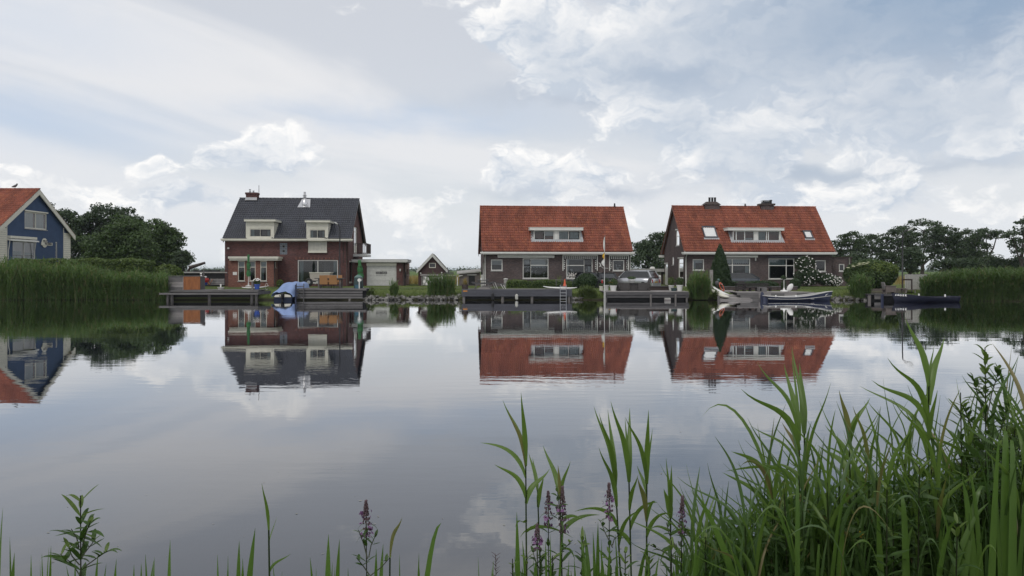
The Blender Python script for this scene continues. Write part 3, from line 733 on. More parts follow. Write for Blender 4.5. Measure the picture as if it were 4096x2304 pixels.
    # chimneys
    for (x0, x1, yt, pots, wide) in ((2815, 2883, 811, ((2838, 796), (2849, 796), (2860, 796)), 1), (3040, 3099, 814, ((3066, 802), (3083, 801)), 0)):
        u0, z1 = h.fr(x0, yt, D / 2 - .3); u1 = h.fr(x1, yt, D / 2 - .3)[0]; zb_ = h.zr - .3
        c = MB(); c.box(u0 + .12, D / 2 - .35, zb_, u1 - .12, D / 2 + .35, z1 - .18)
        co = c.build('chimney', M['brick_dark'], h.rf)
        cc_ = MB()
        if wide: cc_.add([(u0, D / 2 - .45, z1 - .18), (u1, D / 2 - .45, z1 - .18), (u1, D / 2 + .45, z1 - .18), (u0, D / 2 + .45, z1 - .18), (u0 + .35, D / 2 - .2, z1 + .12), (u1 - .35, D / 2 - .2, z1 + .12), (u1 - .35, D / 2 + .2, z1 + .12), (u0 + .35, D / 2 + .2, z1 + .12)], ((0, 1, 5, 4), (1, 2, 6, 5), (2, 3, 7, 6), (3, 0, 4, 7), (4, 5, 6, 7), (3, 2, 1, 0)))
        else: cc_.box(u0, D / 2 - .45, z1 - .18, u1, D / 2 + .45, z1 + .0)
        cc_.build('chimney_cap', M['brown_dark'], co)
        for (ppx, ppy) in pots:
            u, z = h.fr(ppx, ppy, D / 2); po = MB()
            if ppx == 3066: po.box(u - .42, D / 2 - .3, z1, u + .42, D / 2 + .3, z1 + .2); po.box(u - .46, D / 2 - .34, z1 + .27, u + .46, D / 2 + .34, z1 + .31); po.box(u - .38, D / 2 - .1, z1 + .2, u - .3, D / 2, z1 + .28); po.box(u + .3, D / 2 - .1, z1 + .2, u + .38, D / 2, z1 + .28)
            else: po.lathe([(.11, 0), (.11, z - z1), (.13, z - z1), (.13, z - z1 + .03)], 10, (u, D / 2, z1 + (.12 if wide else 0)))
            po.build('chimney_pot', M['black'], co)
    vp = MB().lathe([(.11, 0), (.08, .15), (.07, .25)], 8); p = h.fr(2980, 826, 3.5); vp.v = [(q[0] + p[0], q[1] + 3.45, q[2] + h.zr + .05) for q in vp.v]; vp.build('vent', M['brown_dark'], h.rf)
    # brown annex at the right end
    a0 = Wd + .002; a1 = h.fr(3406, 1080, 1.0)[0]; zt_ = h.fr(3360, 1031, 1.0)[1]
    X1 = h.rect(3356, 1056, 3378, 1085, 1.0)
    f1 = h.front(1.0)
    h.wall(f1, a0, a1, -.1, zt_, [X1], M['brick_dark'], name='annex_wall'); h.wall(h.right(a1), 1.0, 4.5, -.1, zt_, [], M['brick_dark'], name='annex_wall')
    MB().box(a0, .93, zt_ + .002, a1 + .07, 4.6, zt_ + .09).build('annex_roof', M['brown_dark'], h.root); h.window(f1, X1)
    pipe(h, [f1((a1 - .25, .06, 0)), f1((a1 - .25, .06, zt_))], .06)
    return h
HR = house_right()
# ------------------------------------------------------------------ red brick house with the anthracite roof
def rail(h, mp, a0, a1, z0, z1, nbar, m, part, n0=.03, n1=.07, bw=.03, top=.05):
    MB().box(a0, n0 - .01, z1 - top, a1, n1 + .01, z1, mp).build('handrail', M[m], part); MB().box(a0, n0 - .01, z0, a1, n1 + .01, z0 + top, mp).build('bottom_rail', M[m], part)
    for i in range(nbar):
        a = a0 + bw / 2 + (a1 - a0 - bw) * i / (nbar - 1); MB().box(a - bw / 2, n0, z0 + top + .002, a + bw / 2, n1, z1 - top - .002, mp).build('baluster', M[m], part)

def house_dark():
    h = House('brick_house', 'tall red brick house with dark grey tiled roof and two cream dormers', 899.5, 72.3, 3.5)
    D, e = 10.3, .45; fr = h.front(); Wd = h.fr(1393, 1080)[0]; h.W = Wd
    uL, uR = h.fr(889, 953, -e)[0], h.fr(1405, 956, -e)[0]; xm = 1147
    ze = h.fr(xm, 954.5, -e)[1]; zr = h.fr(xm + 50, 795, D / 2)[1]; h.ze, h.e = ze, e; h.th = math.atan2(zr - ze, D / 2 + e); k = math.tan(h.th)
    dm = []
    for (x0, x1) in ((987, 1093), (1229, 1309)):
        u0, u1 = h.fr(x0, 920)[0], h.fr(x1, 920)[0]; zt = h.fr(xm, 890)[1]; dm.append((u0 + .05, u1 - .05, -1, zt))
    h.roof(uL, uR, D, ze, zr, e, 'tile_dark', skip=dm, cap='tile_dark')
    z1, z0 = h.fr(xm, 955, -.5)[1], h.fr(xm, 964, -.5)[1]; zw = z0
    bal0, bal1 = h.fr(1233, 985, -.1)[0], h.fr(1307, 985, -.1)[0]
    h.gutter(uL - .12, bal0 - .02, z1, z1 - z0, -.60, -.02, 'cream'); h.gutter(bal1 + .02, uR + .12, z1, z1 - z0, -.60, -.02, 'cream')
    # walls
    BW = h.rect(1191, 1040, 1352, 1132); GB = h.rect(1119, 972, 1149, 1018)
    h.wall(fr, 0, Wd, -.1, z1, [BW, GB], M['brick_red'])
    ge = ze + e * k - .12; gt = zr - .12; rt = h.right(Wd)
    SD = h.srect(1416, 909, 1428, 1014, Wd); SW = h.srect(1397, 1044, 1410, 1130, Wd)
    h.wall(rt, 0, D, -.1, gt, [SD, SW], M['brick_red'], gable=(D / 2, gt, ge, ge)); h.wall(h.left(0), 0, D, -.1, gt, [], M['brick_red'], gable=(D / 2, gt, ge, ge))
    h.wall(lambda q: Vector((q[0], D, q[2])), 0, Wd, -.1, ge, [], M['brick_red'])
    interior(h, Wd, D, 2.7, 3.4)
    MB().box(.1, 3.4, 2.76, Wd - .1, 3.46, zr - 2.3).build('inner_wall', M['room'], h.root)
    h.barge(uR - .12, .06, D, e, .34, 'taupe', lip='cream'); h.barge(uL + .06, .06, D, e, .34, 'taupe', lip='cream')
    # big window with curtains and the soldier course above it
    w_ = h.window(fr, BW, cols=(.497,), fw=.085, m='greywhite', cur=[(.04, .13, .04, .97, 'curtain_g'), (.88, .96, .04, .97, 'curtain_g'), (.60, .80, .03, .7, 'room')])
    nb = int((BW[1] - BW[0] + .4) / .115)
    for i in range(nb): MB().box(BW[0] - .2 + i * .115, .002, BW[3] + .03, BW[0] - .2 + i * .115 + .10, .012, BW[3] + .24, fr).build('brick', M['brick_red2' if i % 3 == 0 else 'brick_red'], h.root)
    # glass block window
    gb = MB(); nbk = 5; bw = (GB[1] - GB[0]) / 3; bh = (GB[3] - GB[2]) / nbk; go = MB().box(GB[0], -.12, GB[2], GB[1], -.05, GB[3], fr).build('window', M['concrete'], h.root)
    for i in range(3):
        for j in range(nbk): MB().box(GB[0] + i * bw + .012, -.05, GB[2] + j * bh + .012, GB[0] + (i + 1) * bw - .012, -.02, GB[2] + (j + 1) * bh - .012, fr).build('glass_block', M['black' if (i == 1 and j in (1, 3)) else 'blue_grey'], go)
    # dormers
    vD = -.43; f2 = h.front(vD)
    for (x0, x1, f0, f1, wx0, wx1, yt, yb, wy0, wy1) in ((986, 1094, 976, 1102, 998, 1085, 877, 886.5, 915, 948), (1228, 1310, 1219, 1319, 1238, 1302, 881, 890, 918, 954)):
        a0, a1 = h.fr(x0, 920, vD)[0], h.fr(x1, 920, vD)[0]; xm_ = (x0 + x1) / 2; zb = h.fr(xm_, yb, vD)[1]; zt = h.fr(xm_, yt, vD - .3)[1]; zlo = z1 + .01 if x0 < 1000 else h.fr(xm_, 963, vD)[1]
        WR = h.rect(wx0, wy0, wx1, wy1, vD); vb = lambda z: -e + (z - ze) / k
        d = MB()
        for a in (a0, a1): d.poly([(a, vD, zlo), (a, vD, zb), (a, vb(zb), zb), (a, max(vb(zlo), 0), zlo)])
        d.poly([(a0, vD, zlo), (a1, vD, zlo), (a1, .1, zlo), (a0, .1, zlo)])
        do = d.build('dormer', M['cream'], h.root)
        o = h.wall(f2, a0, a1, zlo, zb, [WR], M['cream'], name='dormer_front', th=.1); o.parent = do
        nbd = int((zb - WR[3]) / .125)
        for i in range(nbd): MB().box(a0 + .04, .002, WR[3] + .06 + i * .125, a1 - .04, .018, WR[3] + .06 + i * .125 + .112, f2).build('board', M['cream'], do)
        for a in (a0, a1): MB().box(a - .05, .0, zlo, a + .05, .03, zb, f2).build('corner_post', M['cream'], do)
        h.window(f2, WR, cols=(.5,), part=do, sill=False, m='cream', fw=.07, dark=((1, 0),), cur=[(.05, .2, .05, .9, 'curtain_g'), (.8, .95, .05, .8, 'curtain_g')])
        for i in range(10):                             # clapboards on the visible cheek
            zz0 = zlo + .14 + i * .175
            if zz0 + .16 > zb: break
            va = vD + .06; v0_, v1_ = max(vb(zz0) - .02, va + .05), max(vb(zz0 + .16), va + .1)
            MB().add([(a1 + .005, va, zz0), (a1 + .005, v0_, zz0), (a1 + .02, v1_, zz0 + .16), (a1 + .02, va, zz0 + .16), (a1 + .06, va, zz0), (a1 + .06, v0_, zz0)], ((0, 1, 2, 3), (4, 5, 2, 3), (0, 4, 5, 1), (0, 3, 4))).build('board', M['cream'], do)
        fa0, fa1 = h.fr(f0, (yt + yb) / 2, vD - .3)[0], h.fr(f1, (yt + yb) / 2, vD - .3)[0]
        MB().box(fa0, vD - .32, zb - .0, fa1, vb(zt) + .05, zt).build('dormer_roof', M['cream'], do)
        MB().box(fa0 - .03, vD - .35, zt + .002, fa1 + .03, vb(zt) + .2, zt + .035).build('roof_edge', M['lead'], do)
    # french balcony
    B = h.rect(1233, 965, 1307, 1011, -.12); bo = MB().box(B[0] + .02, .004, B[2] + .12, B[1] - .02, .022, B[3], fr).build('balcony', M['greywhite'], h.root)
    rail(h, fr, B[0], B[1], B[2] + .14, B[3] + .03, 14, 'cream', bo, .06, .11, .045, .06); MB().box(B[0] - .02, .024, B[2], B[1] + .02, .16, B[2] + .13, fr).build('balcony_slab', M['cream'], bo)
    # flat-roofed bay
    vx = -1.5; fb = h.front(vx); b0, b1 = h.fr(913, 1080, vx)[0], h.fr(1095, 1080, vx)[0]; zt = h.fr(1010, 1026, vx - .3)[1]; zb = h.fr(1010, 1041, vx - .3)[1]
    holes = [h.rect(a, 1045, b, 1124, vx) for a, b in ((952, 979), (998, 1022), (1041, 1067))]
    SB = h.srect(1096.5, 1048, 1105, 1070, b1)
    bay = h.wall(fb, b0, b1, -.1, zb, holes, M['brick_red2'], name='bay'); 
    x = h.wall(h.right(b1), vx, 0, -.1, zb, [SB], M['brick_red2'], name='bay_side'); x = h.wall(h.left(b0), vx, 0, -.1, zb, [], M['brick_red2'], name='bay_side')
    for i, r in enumerate(holes):
        h.window(fb, r, rows=(.70,), m='cream', fw=.06, cur=[(.1, .9, .71, .96, 'curtain_g'), ((.1, .45, .05, .65, 'curtain_g') if i == 2 else (.1, .3, .03, .5, 'room'))]); MB().box(r[0] - .04, -.01, r[3] + .012, r[1] + .04, .04, r[3] + .10, fb).build('lintel', M['grey_paint'], h.root)
    h.window(h.right(b1), SB, m='cream')
    c0, c1 = h.fr(912, 1033, vx - .35)[0], h.fr(1113, 1033, vx - .35)[0]
    cr = MB().box(c0, vx - .35, zb + .15, c1, -.003, zt).build('bay_roof', M['cream'], h.root); MB().box(c0 + .08, vx - .25, zb - .02, c1 - .1, -.004, zb + .147).build('fascia', M['cream'], cr)
    pipe(h, [h.right(b1)((vx + .1, .06, 0)), h.right(b1)((vx + .1, .06, zb))], .05, 'brown_dark')
    MB().box(.42, 0.003, 1.08, .78, .03, 1.36, h.front(vx) if 0 else (lambda q: Vector((b0 + q[0], vx - q[1], q[2])))).build('name_plate', M['white'], h.root)
    # corner pipes
    pipe(h, [fr((Wd - .12, .07, 0)), fr((Wd - .12, .07, zw))], .05, 'brown_dark'); pipe(h, [fr((Wd - .45, .05, 2.2)), fr((Wd - .45, .05, zw))], .03, 'brown_dark')
    # gable: balcony door, balcony, lower window
    d_ = h.window(rt, SD, rows=(.83,), m='cream', name='door', sill=False); MB().box(SD[0] + .08, -.07, SD[2] + .1, SD[1] - .08, -.055, SD[2] + .8, rt).build('leaf', M['cream'], d_)
    h.window(rt, SW, m='cream')
    v0 = h.sd(1412, 1000, Wd)[0]; ou = h.fr(1466, 1000, v0)[0]; v1 = h.sd(1484, 1000, ou)[0]; zs1 = h.fr(1440, 1016, v0)[1]; zs0 = h.fr(1440, 1026, v0)[1]; zrl = h.fr(1440, 972.5, v0)[1]
    bo = MB().box(Wd + .003, v0, zs0, ou, v1, zs1).build('balcony', M['greywhite'], h.root)
    rail(h, lambda q: Vector((q[0], v0 + .08 - q[1], q[2])), Wd + .03, ou, zs1 + .08, zrl, 8, 'brown_dark', bo, .03, .07, .03); rail(h, lambda q: Vector((ou - .08 + q[1], q[0], q[2])), v0 + .1, v1, zs1 + .08, zrl, 13, 'brown_dark', bo, .03, .07, .03)
    rail(h, lambda q: Vector((q[0], v1 + .0 - q[1], q[2])), Wd + .03, ou - .06, zs1 + .08, zrl, 8, 'brown_dark', bo, .03, .07, .03)
    # small glazed balcony on the far gable
    zc0, zc1 = h.fr(892, 1019, 3)[1], h.fr(892, 967, 3)[1]; lf = h.left(0)
    bo = MB().box(-.9, 3.0, zc0, -.003, 5.2, zc0 + .12).build('balcony', M['greywhite'], h.root); rail(h, lambda q: Vector((q[0], 3.05 - q[1], q[2])), -.9, -.02, zc0 + .16, zc1, 5, 'greywhite', bo, .0, .05, .04); rail(h, lambda q: Vector((-.88 + q[1], q[0], q[2])), 3.1, 5.2, zc0 + .16, zc1, 9, 'greywhite', bo, .0, .04, .04)
    # chimney, aerial, flue
    vr = D / 2; u0, zc = h.fr(982, 770, vr - .3); u1 = h.fr(1031, 770, vr - .3)[0]
    co = MB().box(u0 + .06, vr - .4, zr - .5, u1 - .06, vr + .4, zc - .2).build('chimney', M['brick_red'], h.rf); MB().box(u0, vr - .46, zc - .198, u1, vr + .46, zc).build('chimney_cap', M['brick_red'], co)
    MB().add([(u0 + .0, vr - .62, zr - .22), (u1 - .0, vr - .62, zr - .22), (u1 - .06, vr - .41, zr + .08), (u0 + .06, vr - .41, zr + .08)], ((0, 1, 2, 3),)).build('lead_apron', M['lead'], co)
    for ppx, ht in ((1000, .36), (1014, .22)):
        u = h.fr(ppx, 760, vr)[0]; MB().lathe([(.10, 0), (.10, ht * .5), (.06, ht * .55), (.06, ht * .8), (.11, ht * .85), (.11, ht)], 10, (u, vr, zc)).build('chimney_pot', M['alu'], co)
    u, za = h.fr(1031, 739, vr); pipe(h, [(u, vr + .45, zr - .2), (u, vr + .45, za)], .025, 'black', 'aerial', co)
    p = h.roofpt(1219, 822); fl = MB().lathe([(.30, -.2), (.30, .15), (.16, .62), (.11, .65), (.11, 1.35)], 14, (p.x, p.y, p.z)); fo = fl.build('flue', M['steel'], h.rf, smooth=True)
    ztop = h.fr(1219, 779, p.y)[1]; MB().lathe([(.13, 0), (.19, .05), (.19, .12), (.13, .16)], 14, (p.x, p.y, ztop - .32)).build('flue_collar', M['steel'], fo); MB().lathe([(.12, 0), (.21, .03), (.21, .07), (.08, .11)], 14, (p.x, p.y, ztop - .1)).build('flue_cap', M['steel'], fo)
    upv = Vector((0, -sin(h.th), cos(h.th))) * .125; q = lambda a, z: Vector((a, -e + (z - ze) / k, z)) + upv
    MB().add([q(p.x - .62, p.z - .32), q(p.x + .62, p.z - .32), q(p.x + .42, p.z + .6), q(p.x - .42, p.z + .6)], ((0, 1, 2, 3),)).build('flue_flashing', M['steel'], fo)
    # outside lamp on the wall, planter at the bay
    MB().lathe([(.05, 0), (.10, .02), (.10, .12), (.04, .16)], 8, tuple(fr((.35, .14, zw - .75)))).build('wall_lamp', M['greywhite'], h.root)
    MB().box(Wd - .6, .004, 1.55, Wd - .5, .05, 1.66, fr).build('doorbell', M['white'], h.root) if 0 else None
    return h
HD = house_dark()

# ------------------------------------------------------------------ garage
def garage():
    P = Matrix.Rotation(HD.a, 3, 'Z') @ Vector((HD.W + .004, 2.4, 0)) + HD.O
    g = House('garage', 'flat roofed brick garage with pale sectional door beside the dark roofed house', 0, 0, 3.5, O=P, cat='garage')
    fr = g.front(); a1 = g.fr(1617, 1100)[0]; zt = g.fr(1520, 1038, -.3)[1]; zb = g.fr(1520, 1050.5, -.3)[1]
    DR = g.rect(1466, 1050.5, 1586, 1142); DR = (DR[0], DR[1], 0.0, zb - .02)
    g.wall(fr, 0, a1, -.1, zb, [DR], M['brick_red']); rt = g.right(a1)
    hs = []
    for x0, x1 in ((1627, 1631), (1634.5, 1638)):
        r = g.srect(x0, 1075, x1, 1099, a1); hs.append(r)
    g.wall(rt, 0, 4.8, -.1, zb, hs, M['brick_tan']); g.wall(lambda q: Vector((q[0], 4.8, q[2])), 0, a1, -.1, zb, [], M['brick_red'])
    for r in hs: g.window(rt, r, fw=.04, m='brown_dark', sill=True)
    c = MB().box(-.3 if 0 else .002, -.34, zb + .06, a1 + .34, 5.1, zt).build('roof', M['greywhite'], g.root); MB().box(.002, -.24, zb, a1 + .24, 5.0, zb + .057).build('soffit', M['greywhite'], c); MB().box(.002, -.36, zt + .002, a1 + .36, 5.12, zt + .03).build('roof_edge', M['lead'], c)
    zl = g.rect(1466, 1063, 1586, 1142)[3]
    MB().box(DR[0] + .002, -.10, zl, DR[1] - .002, -.01, DR[3], fr).build('lintel_panel', M['cream'], g.root)
    n = 4; hh = (zl - .02) / n; do = MB().box(DR[0] + .002, -.20, .0, DR[1] - .002, -.15, zl - .004, fr).build('door', M['greywhite'], g.root)
    for i in range(n): MB().box(DR[0] + .02, -.15, .01 + i * hh + .006, DR[1] - .02, -.115, (i + 1) * hh - .006, fr).build('door_panel', M['greywhite'], do)
    MT = lambda px, py: Matrix.Translation(fr((g.fr(px, py, .1)[0], -.108, g.fr(px, py, .1)[1]))) @ Matrix.Rotation(R(90), 4, 'X')
    text('WOODSTOCK', .165, M['black'], do, MT(1525.5, 1089.3), bold=.012, sx=1.0)
    text('WOODSTOCK', .085, M['black'], do, MT(1525.5, 1094.2), bold=.010, sx=1.95)
    for (x0, x1) in ((1505, 1532), (1534.5, 1545)):
        u0, z = g.fr(x0, 1100, .1); u1 = g.fr(x1, 1100, .1)[0]; MB().box(u0, -.112, z - .018, u1, -.106, z + .018, fr).build('printed_line', M['deck_paint'], do)
    # lamp, downpipe, hose reel
    u, z = g.fr(1601, 1081); MB().lathe([(.05, 0), (.08, .03), (.08, .2), (.05, .24)], 8, tuple(fr((u, .08, z - .1)))).build('wall_lamp', M['grey_paint'], g.root)
    pipe(g, [fr((a1 - .09, .06, 0)), fr((a1 - .09, .06, zb))], .045, 'brown_dark'); pipe(g, [rt((.12, .05, 0)), rt((.12, .05, zb))], .05, 'black')
    ho = MB(); v_, z_ = .22, g.sd(1621, 1100, a1)[1]
    for i in range(5): ho.tube([rt((v_ + .17 * cos(t / 10 * 2 * pi), .05 + i * .02, z_ + .34 * sin(t / 10 * 2 * pi))) for t in range(11)], .018, 5)
    ho.build('hose', M['black'], g.root); MB().tube([rt((v_ + .2 + t * .1, .06, z_ - .1 + .35 * sin(t * .45))) for t in range(9)], .02, 5).build('hose_end', M['deck_paint'], g.root)
    return g
GA = garage()

# ------------------------------------------------------------------ small brown gabled shed
def shed():
    h = House('shed', 'small brown gabled shed with wide pale bargeboards and one square window', 1673, 76.0, 3.5, cat='shed'); fr = h.front(); D = 5.2
    W_ = h.fr(1785, 1100)[0]; ua, za = h.fr(1729.5, 1016.5, -.25); zeL = h.fr(1671, 1073, -.25)[1]; zg = za - .22; ze_ = zeL - .05
    WN = h.rect(1716, 1051.5, 1743, 1071.5); DO = h.rect(1685, 1105, 1777, 1142); DO = (DO[0], DO[1], -.05, DO[3])
    ge = ze_ - .08
    h.wall(fr, 0, W_, -.1, zg, [WN, DO], M['brown'], gable=(ua, zg, ge, ge)); h.wall(h.left(0), 0, D, -.1, ge, [], M['brown']); h.wall(h.right(W_), 0, D, -.1, ge, [], M['brown'])
    h.wall(lambda q: Vector((q[0], D, q[2])), 0, W_, -.1, zg, [], M['brown'], gable=(ua, zg, ge, ge))
    for sg, u_e in ((-1, -.16), (1, W_ + .16)):
        k = (za - ge) / abs(ua - 0 if sg < 0 else W_ - ua); zE = za - k * abs(u_e - ua)
        n_ = Vector((0, 0, .09))
        r = MB(); r.prism([(u_e, -.22, zE), (ua, -.22, za), (ua, D + .2, za), (u_e, D + .2, zE)], n_); ro = r.build('roof', M['brown_dark'], h.root)
        b = MB(); b.prism([(u_e, -.27, zE - .22), (ua, -.27, za - .26), (ua, -.27, za + .09), (u_e, -.27, zE + .09)], (0, .045, 0)); b.build('bargeboard', M['greywhite'], h.root)
        for i in range(9):                              # courses of roofing on the slope
            f0, f1 = i / 9, (i + 1) / 9 + .02
            A = Vector((u_e + (ua - u_e) * f0, -.2, zE + (za - zE) * f0 + .115)); B = Vector((u_e + (ua - u_e) * min(1, f1), -.2, zE + (za - zE) * min(1, f1) + .092))
            MB().add([A, B, B + Vector((0, D + .4, 0)), A + Vector((0, D + .4, 0)), A - Vector((0, 0, .03)), A + Vector((0, D + .4, -.03))], ((0, 1, 2, 3), (0, 3, 5, 4))).build('roof_course', M['brown_dark'], ro)
        MB().box(min(u_e, u_e + sg * .1), -.2, zE - .08, max(u_e, u_e + sg * .1), D + .2, zE + .0).build('gutter', M['black'], h.root)
    h.window(fr, WN, m='cream', fw=.065, sill=False)
    u0, zc0 = h.fr(1681, 1103.5, -.2); u1, zc1 = h.fr(1777, 1098, -.2); MB().box(u0, 0.003, zc0, u1, .22, zc0 + .17, fr).build('door_beam', M['pale_wood'], h.root)
    MB().box(DO[0] + .02, .02, -.05, DO[0] + .1, .12, zc0 - .002, fr).build('door_post', M['pale_wood'], h.root)
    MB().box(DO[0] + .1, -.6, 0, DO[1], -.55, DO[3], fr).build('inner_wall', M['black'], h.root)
    for px, py in ((1683, 1093), (1767, 1091)):
        u, z = h.fr(px, py); MB().lathe([(.03, 0), (.07, .03), (.07, .1), (.03, .13)], 8, tuple(fr((u, .08, z - .06)))).build('wall_lamp', M['white'], h.root)
    # silvery tarpaulin over something in the doorway
    t = thing('tarpaulin', 'crumpled white tarpaulin hanging in the doorway of the small brown shed', 'tarpaulin', h.O, h.a)
    c = MB(); c.sm = True; a0, a1 = h.fr(1691, 1110, -.4)[0], h.fr(1771, 1110, -.4)[0]; zt, zb = h.fr(1730, 1104.5, -.4)[1], .05; N, Mv = 40, 16
    for j in range(Mv + 1):
        for i in range(N + 1):
            f, g_ = i / N, j / Mv; z = zt + (zb - zt) * g_ - .10 * sin(f * pi) * (1 - g_); n_ = .40 + .05 * sin(f * 37 + g_ * 6) + .05 * sin(f * 17 - g_ * 9 + 1) + .03 * sin(f * 61 + g_ * 20) + .12 * g_
            c.v.append(tuple(fr((a0 + (a1 - a0) * f, n_, z))))
    for j in range(Mv):
        for i in range(N): c.f.append((j * (N + 1) + i, j * (N + 1) + i + 1, (j + 1) * (N + 1) + i + 1, (j + 1) * (N + 1) + i))
    c.build('sheet', pmat('silver tarpaulin', (.46, .46, .44), .45, .35, 5, .2, 9), t)
    # stack of timber beside the shed
    t = thing('timber_stack', 'stack of sawn timber piled against the small brown shed', 'timber', h.O, h.a)
    for j in range(7):
        z = .35 + j * .15; u0 = h.fr(1778 + rnd.random() * 3, 1110, -.1)[0]; u1 = h.fr(1812 + rnd.random() * 14, 1110, -.1)[0]
        MB().box(u0, .1 + rnd.random() * .1, z, u1, .55, z + .07 + .05 * (j % 2), fr).build('timber', M['pale_wood' if j % 3 == 1 else 'grey_wood2'], t)
    for px in (1783, 1806): u0 = h.fr(px, 1110, -.1)[0]; MB().box(u0, .15, 0, u0 + .12, .5, .345, fr).build('bearer', M['grey_wood2'], t)
    return h
SH = shed()

def low_shed():
    h = House('lean_to_shed', 'low grey shed with sloping felt roof and dark door behind the picnic table', 1838, 75.5, 4.5, cat='shed'); fr = h.front(); D = 3.5
    W_ = h.fr(1921, 1110)[0]; zl, zr_ = h.fr(1838, 1096, -.1)[1], h.fr(1921, 1089, -.1)[1]
    DO = h.rect(1874.5, 1103, 1900, 1134); DO = (DO[0], DO[1], .05, DO[3])
    h.wall(fr, 0, W_, -.1, zr_, [DO], M['taupe'], gable=(W_, zr_, zl, zr_)); h.wall(h.left(0), 0, D, -.1, zl, [], M['taupe'])
    MB().prism([(-.25, -.2, zl - .03), (W_ + .1, -.2, zr_ + .03), (W_ + .1, D, zr_ + .25), (-.25, D, zl + .2)], (0, 0, .10)).build('roof', M['concrete'], h.root)
    MB().box(DO[0], -.1, DO[2], DO[1], -.05, DO[3], fr).build('door', M['black'], h.root); MB().box(DO[0] - .15, .002, DO[3] + .05, DO[1] + .15, .08, DO[3] + .12, fr).build('lintel', M['greywhite'], h.root)
    pipe(h, [fr((-.2, .1, 0)), fr((-.2, .1, zl - .35)), fr((-.05, .12, zl - .2)), fr((.3, .12, zl - .15))], .05, 'greywhite')
    return h
low_shed()
def far_garage():
    h = House('garage', 'grey flat roofed garage with vertical boarding between the two red roofed houses', 2526, 82.0, 4, cat='garage'); fr = h.front()
    W_ = h.fr(2655, 1090)[0]; zt, zb = h.fr(2590, 1075, -.2)[1], h.fr(2590, 1087, -.2)[1]
    h.wall(fr, 0, W_, -.1, zb, [], M['brown_dark']); h.wall(h.left(0), 0, 4, -.1, zb, [], M['brick_dark']); MB().box(-.3, -.25, zb, W_ + .3, 5, zt).build('roof', M['grey_paint'], h.root)
    MB().lathe([(.28, 0), (.26, .14), (.1, .22)], 10, (h.fr(2617, 1073)[0], .8, zt)).build('roof_dome', M['white'], h.root)
    for i in range(8):
        u = h.fr(2612 + i * 4.2, 1100)[0]; MB().box(u, .003, 0, u + .07, .03, zb - .003, fr).build('board', M['greywhite'], h.root)
far_garage()

